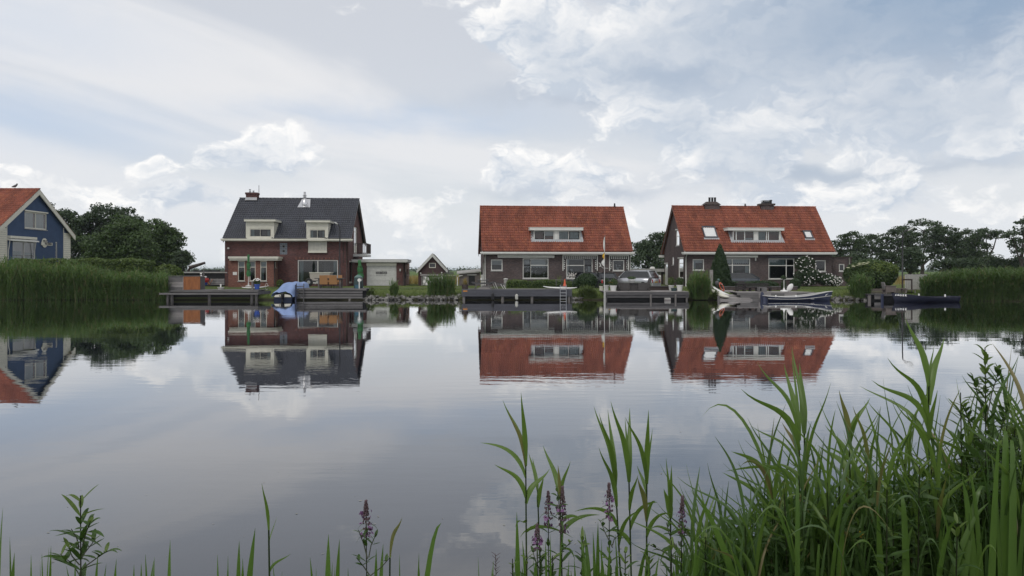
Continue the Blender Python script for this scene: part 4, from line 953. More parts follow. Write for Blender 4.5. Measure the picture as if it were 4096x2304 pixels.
# ------------------------------------------------------------------ blue gabled house at the left edge
def house_blue():
    Xg = wx(146, 67.3); Wd = 9.0; D = 10.35; e = .35
    h = House('blue_house', 'blue rendered gable house with cream bargeboards and orange tile roof', 0, 0, 0, O=(Xg - Wd, 62.1, GZ)); h.W = Wd
    zr = wz(757, 67.3) - GZ; ze = wz(943, 72.45) - GZ + .05
    h.roof(-.3, Wd + .30, D, ze, zr, e, 'tile_red'); rt = h.right(Wd); k = math.tan(h.th); ge = ze + e * k - .12; gt = zr - .12
    U = h.srect(99, 850, 187, 916, Wd); L = h.srect(51, 966, 142, 1046, Wd); S = h.srect(222, 968, 229.5, 1040, Wd)
    vb0, vb1 = h.sd(26, 960, Wd)[0], h.sd(253.5, 960, Wd)[0]
    h.wall(rt, 0, D, -.1, gt, [U, L, S], M['blue_stucco'], gable=(D / 2, gt, ge, ge)); h.wall(h.front(), 0, Wd, -.1, ze, [], M['white']); h.wall(lambda q: Vector((q[0], D, q[2])), 0, Wd, -.1, ze, [], M['white'])
    h.barge(Wd + .22, .08, D, e, .42, 'cream', lip='cream', drop=.05)
    h.gutter(-.3, Wd + .3, ze - .02, .2, -.45, -.02, 'cream')
    for (v0, v1) in ((0, vb0), (vb1, D)):
        zz_ = .3
        while True:
            zt = ge + k * min(v0 if v0 > 0 else 0, D - v1 if v1 < D else 0) + .2
            if zz_ + .165 > ge + .12: break
            MB().box(v0 + .01, .002, zz_, v1 - .01, .03, zz_ + .165, rt).build('board', M['cream'], h.root); zz_ += .18
        MB().box((vb0 if v0 == 0 else vb1) - .04, .002, 0, (vb0 if v0 == 0 else vb1) + .04, .045, ge + .5, rt).build('corner_trim', M['cream'], h.root)
    h.window(rt, U, cols=(.5,), m='cream', fw=.09, cur=[(.05, .46, .02, .97, 'curtain'), (.54, .95, .02, .97, 'curtain')]); MB().box(U[0] - .1, -.01, U[3] + .01, U[1] + .1, .09, U[3] + .12, rt).build('lintel', M['cream'], h.root)
    h.window(rt, L, cols=(.5,), m='greywhite', fw=.08, cur=[(.1, .45, .1, .5, 'curtain_g'), (.55, .95, .1, .45, 'curtain_g')]); h.window(rt, S, m='greywhite', fw=.06)
    A = h.srect(44, 946, 150, 966, Wd + .3); x = MB().box(A[0], .0, A[2] + .22, A[1], .28, A[3], rt).build('awning', M['cream'], h.root); MB().prism([rt((A[0] - .05, .02, A[2] + .21)), rt((A[0] - .05, .42, A[2] + .10)), rt((A[0] - .05, .42, A[2] + .0)), rt((A[0] - .05, .02, A[2] + .05))], (0, A[1] - A[0] + .1, 0)).build('awning_cover', M['white'], x)
    for a in (A[0] + .02, A[1] - .06): MB().tube([rt((a, .06, A[2] - 1.5)), rt((a, .08, A[2] - .8)), rt((a, .2, A[2] + .02))], .035, 6).build('awning_arm', M['greywhite'], x)
    # oval name sign
    cx_, cz_ = h.sd(176, 971.5, Wd); E_ = h.srect(165.5, 953, 187, 990, Wd); B = h.srect(161.5, 970, 205.5, 981.5, Wd); rv, rz_ = (E_[1] - E_[0]) / 2, (E_[3] - E_[2]) / 2
    pts = [rt(((E_[0] + E_[1]) / 2 + rv * cos(2 * pi * i / 32), .01, cz_ + rz_ * sin(2 * pi * i / 32))) for i in range(32)]
    so = MB().prism(pts, (.05, 0, 0)).build('name_sign', M['cream'], h.root); MB().box(B[0], .062, B[2], B[1], .10, B[3], rt).build('name_board', M['cream'], so)
    RT = Matrix(((0, 0, 1, 0), (1, 0, 0, 0), (0, 1, 0, 0), (0, 0, 0, 1)))
    T = lambda px, py, n_: Matrix.Translation(rt((h.sd(px, py, Wd)[0], n_, h.sd(px, py, Wd)[1]))) @ RT
    text('STILLE', .30, M['black'], so, T(177, 966.3, .064), bold=.014, sx=.66); text('WATEREN', .28, M['black'], so, T(188.5, 975.9, .104), bold=.014, sx=.80)
    interior(h, Wd, D, 2.75, 5)
    return h
HB = house_blue()
# ------------------------------------------------------------------ jetties and what stands on them
def dock(name, label, x0, x1, Yf, dep, zt, boards, piles, mt, mb_, planks=None, yaw=0, pile_r=.11, under=None, gap=.012):
    """deck of single planks, single front boards, piles.  boards: (z0, z1, px0, px1, protrusion)"""
    X0, X1 = wx(x0, Yf), wx(x1, Yf); L = X1 - X0
    d = thing(name, label, 'jetty', (X0, Yf, 0), R(yaw))
    n = planks or max(3, int(dep / .21)); w_ = dep / n
    for i in range(n):
        j = (rnd.random() - .5) * .012
        MB().box((rnd.random()) * .05, i * w_ + gap / 2, zt - .045 + j, L - rnd.random() * .05, (i + 1) * w_ - gap / 2, zt + j).build('plank', M[mt], d)
    for b in boards:
        a0 = 0 if b[2] is None else wx(b[2], Yf) - X0; a1 = L if b[3] is None else wx(b[3], Yf) - X0
        MB().box(a0, -b[4] - .05, b[0], a1, -b[4], b[1]).build('board', M[mb_], d)
    wy = .26
    for q in piles:
        px, y_, ztop = (q, .12, zt - .06) if not hasattr(q, '__len__') else q
        if under and -.1 < y_ < 1: y_ = min(y_, wy - pile_r - .01)
        MB().lathe([(pile_r, 0), (pile_r, ztop + .6)], 9, (wx(px, Yf) - X0, y_, -.6)).build('pile', M['post_wood'], d, smooth=False)
    for a in (.3, .65):
        MB().box(.1, dep * a, zt - .24, L - .1, dep * a + .12, zt - .05).build('joist', M['grey_wood2'], d)
    if under: MB().box(.08, wy, -.5, L - .08, wy + .06, zt - .06).build('under_deck_backing', M['under_shade'], d)  # black sheet stands in for the deep shade below the deck
    return d
M['under_shade'] = pmat('black under-deck shade', (.014, .014, .015), .7, .3, 4)  # near-black colour that paints the shade under the jetties
Z = lambda py, Y: wz(py, Y)

# 1 jetty with the cabinet
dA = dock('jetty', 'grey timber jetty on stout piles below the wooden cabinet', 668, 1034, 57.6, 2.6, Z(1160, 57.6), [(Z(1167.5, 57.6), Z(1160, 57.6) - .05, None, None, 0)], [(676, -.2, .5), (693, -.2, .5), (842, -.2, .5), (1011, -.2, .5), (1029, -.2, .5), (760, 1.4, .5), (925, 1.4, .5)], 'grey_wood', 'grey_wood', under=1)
MB().box(wx(639, 57.1) - wx(668, 57.6), -.62, Z(1178.5, 57.1), wx(1034, 57.1) - wx(668, 57.6), -.12, Z(1171.5, 57.1)).build('step_board', M['grey_wood'], dA)
MB().prism([(wx(1034, 57.1) - wx(668, 57.6), -.6, Z(1178, 57.1)), (wx(1075, 57.6) - wx(668, 57.6), .5, Z(1176, 57.4)), (wx(1075, 57.6) - wx(668, 57.6), .5, Z(1163, 57.4)), (wx(1034, 57.1) - wx(668, 57.6), -.6, Z(1165, 57.1))], (-.05, .05, 0)).build('end_board', M['grey_wood2'], dA)
def cabinet():
    Y = 58.0; x0, xm, x2, x1 = wx(673, Y), wx(734, Y), wx(767, Y), wx(801, Y); zb, zt = Z(1160, Y), Z(1104, Y)
    t = thing('cabinet', 'low wooden cabinet with grey boards and orange brown plywood doors on the jetty', 'cabinet', (x0, Y, zb)); H = zt - zb
    MB().box(.03, .04, .04, x1 - x0 - .02, .95, H - .05).build('carcass', M['grey_wood2'], t)
    n = 5; hh = (H - .06) / n
    for i in range(n): MB().box(0, 0, .02 + i * hh, xm - x0 - .06, .035, .02 + (i + 1) * hh - .012).build('slat', M['pale_wood' if i in (1, 2) else 'grey_wood'], t)
    MB().box(xm - x0 - .055, -.01, 0, xm - x0 - .01, .035, H - .02).build('post', M['pale_wood'], t)
    MB().box(xm - x0, -.012, .01, x2 - x0 - .005, .03, H - .03).build('door', M['plywood'], t); MB().box(x2 - x0 + .005, -.03, .03, x1 - x0, .012, H - .03).build('door', M['plywood'], t)
    MB().box(-.05, -.06, H - .028, x1 - x0 + .03, 1.0, H + .01).build('top', M['grey_wood'], t)
cabinet()
def tub():
    Y = 57.9; t = thing('concrete_tub', 'round grey concrete tub with short white post on the cabinet jetty', 'tub', wp(883, 1158.5, Y)); r = wx(896, Y) - wx(883, Y)
    MB().lathe([(r * .8, 0), (r * .86, .12), (r, .13), (r, .18), (r * .9, .19)], 16).build('basin', M['concrete'], t); MB().box(-.04, -.04, .18, .04, .04, .42).build('post', M['white'], t)
tub()
M['pot_blue'] = pmat('glazed blue pot', (.040, .085, .33), .22, .1, 3, spec=.6)
M['petal'] = pmat('white petals', (.74, .72, .70), .6, .1)
M['leaf_bush'] = leafmat('bush leaves', (.030, .060, .018), (.065, .105, .028), .25)
M['leaf_bright'] = leafmat('bright bush leaves', (.060, .105, .022), (.13, .17, .04), .3)
M['leaf_dark'] = leafmat('dark evergreen leaves', (.018, .040, .014), (.042, .075, .024), .2)
M['pot_white'] = pmat('white plastic pot', (.62, .62, .60), .5, .06); M['plastic_w'] = pmat('white plastic', (.68, .68, .66), .35, .05, spec=.5)
def leaves(mb, n, fn, size, rg=rnd, asp=2.0):
    """n leaf quads; fn() -> position, outward normal bias"""
    for _ in range(n):
        p, nb = fn(); d = Vector((rg.gauss(0, 1), rg.gauss(0, 1), rg.gauss(0, 1))) * .55 + nb
        if d.length < 1e-3: d = Vector((0, 0, 1))
        d.normalize(); a = d.cross(Vector((rg.random() - .5, rg.random() - .5, rg.random() - .5)))
        if a.length < 1e-3: continue
        a.normalize(); b = d.cross(a); s = size * (.6 + .8 * rg.random())
        mb.add((p - a * s * .5, p + b * s * .5 / asp, p + a * s * .5, p - b * s * .5 / asp), ((0, 1, 2, 3),))
def ball_fn(c, r, shell=.55, rg=rnd):
    c = Vector(c)
    def fn():
        d = Vector((rg.gauss(0, 1), rg.gauss(0, 1), rg.gauss(0, 1))).normalized(); k = shell + (1 - shell) * rg.random() ** .5
        q = Vector((d.x * r[0], d.y * r[1], d.z * r[2])); return c + q * k, Vector((d.x, d.y, d.z + .3)) * .8
    return fn
def potplant(name, label, cat, px, pyb, Y, pw, ph, potm, flower=None, fol='leaf_bush', fh=.35, taper=.75, rim=True, n=320):
    t = thing(name, label, cat, wp(px, pyb, Y)); r = pw / 2
    prof = [(r * taper, 0), (r * .95, ph - .07), (r * 1.04, ph - .068), (r * 1.04, ph), (r * .9, ph)] if rim else [(r * taper, 0), (r, ph * .7), (r, ph), (r * .9, ph)]
    MB().lathe(prof, 16).build('pot', M[potm], t, smooth=False)
    f = MB(); leaves(f, n, ball_fn((0, 0, ph + fh * .45), (r * 1.25, r * 1.25, fh * .62), .3), .11); f.build('foliage', M[fol], t)
    if flower:
        g = MB()
        for i in range(44):
            th, ph_ = rnd.random() * 2 * pi, rnd.random() * 1.35; c = Vector((sin(ph_) * cos(th) * r * 1.25, sin(ph_) * sin(th) * r * 1.25, ph + fh * .5 + cos(ph_) * fh * .5)); g.blob(c, (.045, .045, .035), 6, 4)
        g.build('flowers', M[flower], t)
    return t
potplant('flower_pot', 'glossy blue pot of white flowers at the jetty corner', 'pot', 1028, 1157, 57.9, .44, .38, 'pot_blue', 'petal', fh=.42)
def board_boat(name, label, pts, Y, cx=None, m='plastic_w', wid=.62, th=.10, n=18, rz=0, tilt=None):
    (xa, ya), (xb, yb) = pts; A, B = wp(xa, ya, Y), wp(xb, yb, tilt or Y); L = (B - A).length; d = (B - A).normalized(); sd = d.cross(Vector((0, 0, 1))).normalized(); up = sd.cross(d)
    t = thing(name, label, 'surfboard' if 'surf' in name else 'canoe', A); mb = MB(); mb.sm = True; k = 10
    for i in range(n + 1):
        f = i / n; w_ = wid / 2 * (max(0, 1 - abs(2 * f - 1) ** 2.6)) ** .6 + .01; h_ = th * (.35 + .65 * (1 - abs(2 * f - 1) ** 2)); rk = .10 * abs(2 * f - 1) ** 3
        for j in range(k):
            a = 2 * pi * j / k; q = d * (L * f) + sd * (cos(a) * w_) + up * (sin(a) * h_ / 2 + rk); mb.v.append(tuple(q))
    for i in range(n):
        for j in range(k): mb.f.append((i * k + j, i * k + (j + 1) % k, (i + 1) * k + (j + 1) % k, (i + 1) * k + j))
    mb.f.append(tuple(range(k))); mb.f.append(tuple(n * k + j for j in range(k)))
    mb.build('hull', M[m], t); return t, d, L, up, sd
t, d_, L_, up_, sd_ = board_boat('surfboard', 'white surfboard lying on the grass behind the blue flower pot', ((967, 1153.5), (1076, 1148)), 59.4)
MB().tube([d_ * L_ * .93 + up_ * (.06 + .25 * sin(i * .5)) + sd_ * .1 + d_ * (.1 * cos(i * .5)) for i in range(12)], .015, 5).build('leash', M['greywhite'], t)
tag(MB().lathe([(.085, 0), (.085, .62), (.06, .64)], 8).build('mooring_post', M['post_wood'], None, wp(1010, 1160, 57.75)), 'short grey mooring post next to the blue flower pot', 'post')
M['parasol'] = pmat('green parasol cloth', (.035, .135, .045), .75, .25, 6, .2, 8)
def parasol(label, px, pyt, pyc, pyb, Y, lean=0, w_=.26):
    b = wp(px, pyb, Y); t = thing('parasol', label, 'parasol', b, 0, 'closed green parasols'); H = Z(pyt, Y) - b.z; hc = Z(pyc, Y) - b.z
    MB().tube([(0, 0, 0), (lean * .4, 0, H * .5), (lean, 0, H)], .028, 8).build('pole', M['greywhite'], t)
    c = MB(); c.sm = True; n = 14; k = 14
    for i in range(n + 1):
        f = i / n; z = hc + (H - hc) * f; r = (w_ * .5 + .03 * sin(f * 15)) * (1 - .55 * f ** 2.5) * (.75 + .25 * min(1, f * 6))
        for j in range(k):
            a = 2 * pi * j / k + f * 2.2; rr = r * (1 + .22 * sin(a * 4 + f * 5)); c.v.append((cos(a) * rr + lean * f, sin(a) * rr, z))
    for i in range(n):
        for j in range(k): c.f.append((i * k + j, i * k + (j + 1) % k, (i + 1) * k + (j + 1) % k, (i + 1) * k + j))
    c.f.append(tuple(n * k + j for j in range(k))); c.build('canopy', M['parasol'], t)
    for f in (.3, .62): MB().lathe([(w_ * .52, 0), (w_ * .55, .02), (w_ * .52, .05)], 12, (lean * f, 0, hc + (H - hc) * f)).build('tie', M['leaf_dark'], t)
    MB().lathe([(.24, 0), (.24, .05), (.06, .09), (.05, .25)], 12).build('base', M['greywhite'], t)
parasol('closed green parasol in front of the three narrow windows', 994, 1018, 1106, 1146, 59.8)
parasol('closed green parasol beside the covered barbecue and garage door', 1443, 1040, 1114, 1151, 59.0, -.1, .40)

# clutter left of the tall house
def barge():
    Y = 72.5; t = thing('low_barge', 'long low dark barge with flat grey roof behind the cabinet', 'barge', (wx(650, Y), Y, GZ)); L = wx(899, Y) - wx(650, Y) + .3; zt = Z(1087, Y) - GZ
    MB().box(0, 0, -.1, L, 2.6, zt - .12).build('hull', M['black'], t); MB().box(-.3, -.2, zt - .12, L, 2.8, zt - .02).build('roof', M['concrete'], t); MB().box(-.1, -.1, zt - .018, L, 2.7, zt + .03).build('roof_sheet', M['grey_wood2'], t)
    for (a, b) in ((768, 870),): MB().box(wx(a, Y) - wx(650, Y), .3, zt + .032, wx(b, Y) - wx(650, Y), .6, zt + .14).build('spar', M['black'], t)
    for i in range(5): MB().box(.6 + i * 1.1, -.012, .25, 1.35 + i * 1.1, 0, .62).build('panel', M['deck_paint'], t)
    p0, p1 = wp(758, 1071, Y + 1), wp(820, 1051, Y + 1); b = MB(); b.tube([p0, p1], [.19, .11], 8)
    t = thing('boom', 'dark slanting boom rising above the low barge', 'boom', wp(752, 1086, Y + 1)); o = t.location; b.v = [tuple(Vector(q) - o) for q in b.v]; b.build('spar', M['brown_dark'], t)
    MB().tube([p1 - o, p1 - o - Vector((0, 0, .8))], .012, 4).build('cord', M['black'], t); MB().tube([Vector((0, 0, 0)), p0 - o + Vector((.1, 0, .05))], .12, 8).build('post', M['brown_dark'], t)
barge()
M['red'] = pmat('red plastic', (.30, .025, .022), .45, .1); M['blue_pl'] = pmat('blue plastic', (.020, .045, .20), .4, .1); M['orange'] = pmat('orange plastic', (.52, .10, .045), .5, .1)
def tub_rb():
    Y = 69; b = wp(812, 1140, Y); t = thing('toy_boat', 'red and blue tub with white floats beside the cabinet', 'tub', b)
    MB().lathe([(.40, 0), (.46, .24)], 14, sx=1.05, sy=.8).build('lower_half', M['blue_pl'], t); MB().lathe([(.47, .242), (.54, .44), (.45, .62), (.40, .62)], 14, sx=1.05, sy=.8).build('upper_half', M['red'], t)
    for x, y, z, a in ((-.12, -.1, .78, .12), (.25, -.15, .72, .15), (-.2, .05, 1.0, .10)): MB().blob((x, y, z), (a, .09, .1), 10, 7).build('float', M['plastic_w'], t, smooth=True)
    MB().box(-.02, .1, .6, .06, .16, 1.45).build('stake', M['grey_wood'], t)
tub_rb()
def firewood():
    Y = 69; t = thing('kindling', 'heap of split branches between the tub and pallet', 'firewood', wp(833, 1140, Y))
    for i in range(10):
        a = rnd.uniform(-.5, .5); MB().tube([(rnd.uniform(-.25, .25), rnd.uniform(-.2, .2), .02), (a, rnd.uniform(-.2, .2), .3 + .25 * rnd.random())], .03, 5).build('branch', M['plywood' if i % 2 else 'grey_wood'], t)
firewood()
def pallet():
    Y = 69.2; x0, x1 = wx(840, Y), wx(897, Y); t = thing('pallet', 'pale wooden pallet stood on edge against the red brick house', 'pallet', (x0, Y, Z(1139.5, Y))); H = Z(1114, Y) - Z(1139.5, Y); L = x1 - x0
    for i in range(4): MB().box(.02, 0, .02 + i * H / 4, L - .02, .03, .02 + i * H / 4 + H / 4 * .62).build('slat', M['pale_wood'], t)
    for a in (0, L / 2 - .05, L - .1): MB().box(a, .032, 0, a + .1, .12, H).build('bearer', M['grey_wood'], t)
    for i in range(4): MB().box(.02, .122, .02 + i * H / 4, L - .02, .15, .02 + i * H / 4 + H / 4 * .62).build('slat', M['grey_wood'], t)
pallet()
def lantern(label, px, pyt, pyb, Y):
    b = wp(px, pyb, Y); t = thing('garden_lamp', label, 'lamp', b); H = Z(pyt, Y) - b.z
    MB().tube([(0, 0, 0), (0, 0, H - .22)], .035, 8).build('post', M['black'], t); MB().lathe([(.06, H - .22), (.09, H - .06)], 8).build('lantern', M['blind'], t); MB().lathe([(.17, H - .06), (.03, H + .04)], 8).build('cap', M['black'], t)
lantern('black garden lamp among the reeds left of the cabinet', 656, 1112, 1158, 58.2)
lantern('black garden lamp beside the covered barbecue', 1445, 1112, 1154, 58.1)

# ---------------- boats
def hull(t, L, B, sheer, keel, mo, mi, mg, n=20, stern_w=.78, bow_pow=2.0, inner=True, band=None, thick=.05):
    """open boat along local +x (bow at +x). sheer(f), keel(f): heights"""
    def hw(f): return B / 2 * (stern_w + (1 - stern_w) * sin(min(1, f / .45) * pi / 2) if f < .45 else (1 - ((f - .45) / .55) ** bow_pow)) + .012
    sec = [(0, 0), (.55, .08), (.86, .42), (.97, .75), (1, 1)]; o = MB(); o.sm = True; k = len(sec) * 2 - 1; rows = []
    for i in range(n + 1):
        f = i / n; w_, zs, zk = hw(f), sheer(f), keel(f); row = []
        for a, b in [(-x, y) for x, y in sec[:0:-1]] + sec: row.append((L * f + (.25 * b if f == 1 else 0), a * w_, zk + (zs - zk) * b))
        rows.append(row)
    for r in rows: o.v += r
    for i in range(n):
        for j in range(k - 1): o.f.append((i * k + j, i * k + j + 1, (i + 1) * k + j + 1, (i + 1) * k + j))
    o.f.append(tuple(range(k))); ho = o.build('hull', mo, t)
    if inner:
        q = MB(); q.sm = True
        for i in range(n + 1):
            f = i / n; w_, zs, zk = max(.005, hw(f) - thick), sheer(f) - .004, keel(f) + .10
            for a, b in [(-x, y) for x, y in sec[:0:-1]] + sec: q.v.append((L * f * .985 + .03, a * w_, min(zs, zk + (zs - zk) * b)))
        for i in range(n):
            for j in range(k - 1): q.f.append((i * k + j, (i + 1) * k + j, (i + 1) * k + j + 1, i * k + j + 1))
        q.f.append(tuple(range(k))); q.build('inner_hull', mi, t)
        for s in (-1, 1): MB().tube([(L * i / n + (.25 if i == n else 0), s * (hw(i / n) - thick * .4), sheer(i / n)) for i in range(n + 1)], .032, 6).build('gunwale', mg, t, smooth=True)
        MB().tube([(0, -hw(0) + .02, sheer(0)), (0, hw(0) - .02, sheer(0))], .032, 6).build('gunwale', mg, t)
    return ho, hw
M['navy'] = pmat('navy hull paint', (.010, .012, .028), .35, .15, 2, spec=.5); M['hull_blue'] = pmat('slate blue hull paint', (.026, .033, .068), .4, .15, 2, spec=.4); M['hull_grey'] = pmat('grey hull inside', (.34, .34, .35), .5, .12, 3)
def rowboat():
    Y = 56.2; x0, x1 = wx(3062, Y), wx(3328, Y); L = x1 - x0 - .2; t = thing('rowing_boat', 'slate blue rowing boat with pale gunwale moored before the rose house', 'boat', (x0, Y, 0), 0, 'moored open boats')
    sh = lambda f: .36 - .10 * sin(min(1, f / .75) * pi) * .75 + .34 * f ** 3.2; kl = lambda f: -.12 + .30 * max(0, f - .7) ** 1.2
    hull(t, L, 1.55, sh, kl, M['hull_blue'], M['hull_grey'], M['greywhite'])
    for s in (-1, 1): MB().tube([(L * i / 16 + (.2 if i == 16 else 0), s * (.775 * (.78 + .22 * sin(min(1, (i / 16) / .45) * pi / 2) if i / 16 < .45 else (1 - ((i / 16 - .45) / .55) ** 2)) + .0) * .97, sh(i / 16) * .55 - .02) for i in range(17)], .02, 5).build('rubbing_strake', M['greywhite'], t)
    for f in (.16, .42, .66): MB().box(L * f, -.66, .14, L * f + .22, .66, .18).build('thwart', M['hull_grey'], t)
    for px in (3090, 3170): MB().blob((wx(px, Y) - x0, -.70, .36), (.06, .05, .09), 8, 6).build('rowlock', M['plastic_w'], t)
    MT = Matrix.Translation((wx(3306, Y) - x0, -.36, .40)) @ Matrix.Rotation(R(-22), 4, 'Z') @ Matrix.Rotation(R(-16), 4, 'Y') @ Matrix.Rotation(R(78), 4, 'X')
    text('SUNNY DAYS', .095, M['plastic_w'], t, MT, bold=.004) if 0 else None
    for a0, a1 in ((3296, 3307), (3308.5, 3315.5)):         # unreadable white name, two short words
        for i in range(int((a1 - a0) / 1.6)):
            px = a0 + i * 1.6; f = (wx(px, Y) - x0) / L; w_ = .775 * (1 - ((f - .45) / .55) ** 2); z = .40 + (px - 3300) * .0088
            MB().box(0, 0, 0, .018, .012, .06 + .015 * (i % 2)).build('lettering', M['plastic_w'], t, (wx(px, Y) - x0, -w_ * .985 - .03, z))
rowboat()
def snoek():
    Y = 54.2; x1 = wx(3822, Y); x0 = wx(3562, Y); L = x1 - x0; t = thing('rowing_boat', 'dark navy rowing boat lettered SNOEK moored beside the reed bed', 'boat', (x1, Y, 0), pi + .05, 'moored open boats')
    sh = lambda f: .40 - .07 * sin(min(1, f / .8) * pi) + .22 * f ** 3; kl = lambda f: -.12 + .25 * max(0, f - .75) ** 1.2
    hull(t, L - .2, 1.6, sh, kl, M['navy'], M['navy'], M['navy'], stern_w=.7)
    for f in (.2, .5): MB().box(L * f, -.66, .16, L * f + .22, .66, .20).build('thwart', M['grey_wood2'], t)
    for f, s in ((.27, 1), (.48, -1)): MB().lathe([(.03, 0), (.06, .03), (.05, .16), (.02, .18)], 8, (L * f, s * .76, .38)).build('rowlock', M['plastic_w'], t)
    for i, ch in enumerate('SNOEK'):
        f = .955 - i * .0305; fx = L * f; w_ = .8 * (1 - ((f * L / (L - .2) - .45) / .55) ** 2); dw = -.8 * 2 * ((f * L / (L - .2) - .45) / .55) / .55 / (L - .2); ang = math.atan(dw)
        MT = Matrix.Translation((fx, max(.05, w_) + .045, .43 + (.07 if f > .9 else .045))) @ Matrix.Rotation(pi + ang, 4, 'Z') @ Matrix.Rotation(R(80), 4, 'X'); text(ch, .17, M['plastic_w'], t, MT, bold=.010, sx=.95)
snoek()
M['tarp'] = pmat('light blue tarpaulin', (.19, .265, .46), .65, .10, 2, .2, 6)
def covered_boat():
    Y = 57.0; b = Vector((wx(1131, Y), Y, 0)); t = thing('covered_boat', 'motorboat under a light blue tarpaulin in the slip between jetties', 'boat', b)
    hb = MB(); W2 = .68; k = .16
    hb.add([(-W2, 0, .24), (W2, 0, .24), (W2 * .92, 0, -.15), (-W2 * .92, 0, -.15), (-W2 + k * 2.2, 2.2, .45), (W2 + k * 2.2, 2.2, .45), (W2 * .7 + k * 2.2, 2.2, -.1), (-W2 * .7 + k * 2.2, 2.2, -.1), (k * 3.9, 3.9, .75), (k * 3.7, 3.7, .1)], ((0, 1, 2, 3), (1, 5, 6, 2), (0, 3, 7, 4), (5, 8, 9, 6), (4, 7, 9, 8), (3, 2, 6, 7), (7, 6, 9))); hb.build('hull', pmat('dark blue hull', (.010, .017, .040), .5, spec=.25), t)
    for s in (-1, 1): MB().prism([(s * .12, -.03, .245), (s * .62, -.03, .245), (s * .56, -.02, .40), (s * .14, -.02, .46)], (0, .06, 0)).build('transom', M['cream'], t)
    MB().box(-.11, -.02, .2, .11, .04, .46).build('transom_well', M['black'], t)
    MB().lathe([(.07, .10), (.085, .3), (.11, .40), (.10, .52), (.04, .56)], 10, (.0, -.14, 0)).build('outboard_motor', M['black'], t, smooth=True); MB().box(-.04, -.16, -.2, .04, -.08, .12).build('motor_leg', M['black'], t)
    MB().tube([(-.22, -.08, .40), (-.2, -.12, .30), (0, -.14, .27), (.1, -.12, .34)], .022, 6).build('bracket', M['black'], t)
    c = MB(); c.sm = True; N, K = 34, 34
    for i in range(N + 1):
        f = i / N; y = -.10 + 4.0 * f; wdt = (.78 + .06 * sin(f * pi)) * (1 if f < .6 else max(.25, 1 - ((f - .6) / .4) ** 2 * .6)); top = .62 + .70 * sin(min(1, f / .42) * pi / 2) ** 1.1 - .10 * max(0, f - .6); low = .28 + .42 * f; sx_ = k * y
        for j in range(K + 1):
            h_ = j / K * 2 - 1; pr = (1 - abs(h_) ** 3.4) ** .62; fold = .018 * sin(h_ * 6 + f * 14) + .014 * sin(f * 23 + h_ * 7) + .010 * sin(f * 41 - h_ * 15)
            lowj = low + .035 * sin(h_ * 9 + 2) + (.20 * max(0, 1 - abs(h_) / .55) if f < .06 else 0)
            c.v.append((h_ * wdt * (1 + .03 * sin(f * 17)) + sx_ + .02 * sin(pr * 9 + f * 8), y + .05 * sin(h_ * 8) - .06 * (1 - pr), lowj + (top - lowj) * pr + fold * (.3 + pr)))
    for i in range(N):
        for j in range(K): c.f.append((i * (K + 1) + j, i * (K + 1) + j + 1, (i + 1) * (K + 1) + j + 1, (i + 1) * (K + 1) + j))
    o0 = len(c.v)
    c.build('tarpaulin', M['tarp'], t)
    tag(MB().add([(wx(1072, 57.4), 57.4, -.1), (wx(1185, 57.4), 57.4, -.1), (wx(1185, 57.4), 61.5, .71), (wx(1072, 57.4), 61.5, .71)], ((0, 1, 2, 3),)).build('slipway', M['grey_wood2']), kind='structure')
    tag(MB().tube([(0, 0, -.4), (0, 0, 1.15)], .06, 8).build('mooring_pole', M['hull_blue'], None, (wx(1185, 57.3), 57.15, 0)), 'dark blue mooring pole beside the tarpaulin boat', 'pole')
covered_boat()

# 2 jetty with dining set
zB = Z(1154, 57.6)
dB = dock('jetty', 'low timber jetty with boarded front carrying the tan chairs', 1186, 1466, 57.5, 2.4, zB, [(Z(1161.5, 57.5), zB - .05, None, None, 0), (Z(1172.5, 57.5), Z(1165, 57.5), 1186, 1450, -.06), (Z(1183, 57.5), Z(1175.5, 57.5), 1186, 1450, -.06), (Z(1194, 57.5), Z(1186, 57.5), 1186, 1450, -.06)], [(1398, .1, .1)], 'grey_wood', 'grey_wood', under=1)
def ladder(name, label, px0, px1, pyt, pyb, Y, n, m, lean=.12, r=.026):
    b = wp((px0 + px1) / 2, pyb, Y); w_ = (wx(px1, Y) - wx(px0, Y)) / 2; H = Z(pyt, Y) - b.z; t = thing(name, label, 'ladder', b)
    for s in (-1, 1): MB().tube([(s * w_, 0, -.5), (s * w_, lean, H)], r, 8).build('rail', M[m], t)
    for i in range(n): z = H * (i + .45) / n; MB().tube([(-w_, lean * z / H, z), (w_, lean * z / H, z)], r * .85, 7).build('rung', M[m], t)
ladder('ladder', 'grey wooden boarding ladder beside the tarpaulin boat', 1184, 1214, 1134, 1196, 57.3, 3, 'grey_wood2', .1, .035)
M['tan'] = pmat('tan woven plastic', (.30, .155, .062), .7, .15, 40, .3, 80); M['wicker'] = pmat('dark grey wicker', (.060, .056, .054), .75, .3, 30, .5, 60, stretch=(1, 1, 2.2)); M['dark_wood'] = pmat('dark stained wood', (.035, .030, .030), .7, .25, 4, .1, 20)
def chair(label, px, Y, face, m='tan'):
    """face = -1: back towards the camera"""
    b = wp(px, 1156, Y); b.z = zB; t = thing('garden_chair', label, 'chair', b, 0 if face < 0 else pi, 'tan chairs round the jetty table')
    for x in (-.25, .25):
        for y in (-.02, .44): MB().box(x - .02, y - .02, 0, x + .02, y + .02, .42).build('leg', M['dark_wood'], t)
    MB().box(-.29, -.04, .36, .29, .48, .46).build('seat', M[m], t); MB().prism([(-.30, -.05, .30), (.30, -.05, .30), (.29, -.16, .98), (-.29, -.16, .98)], (0, .06, .0)).build('backrest', M[m], t)
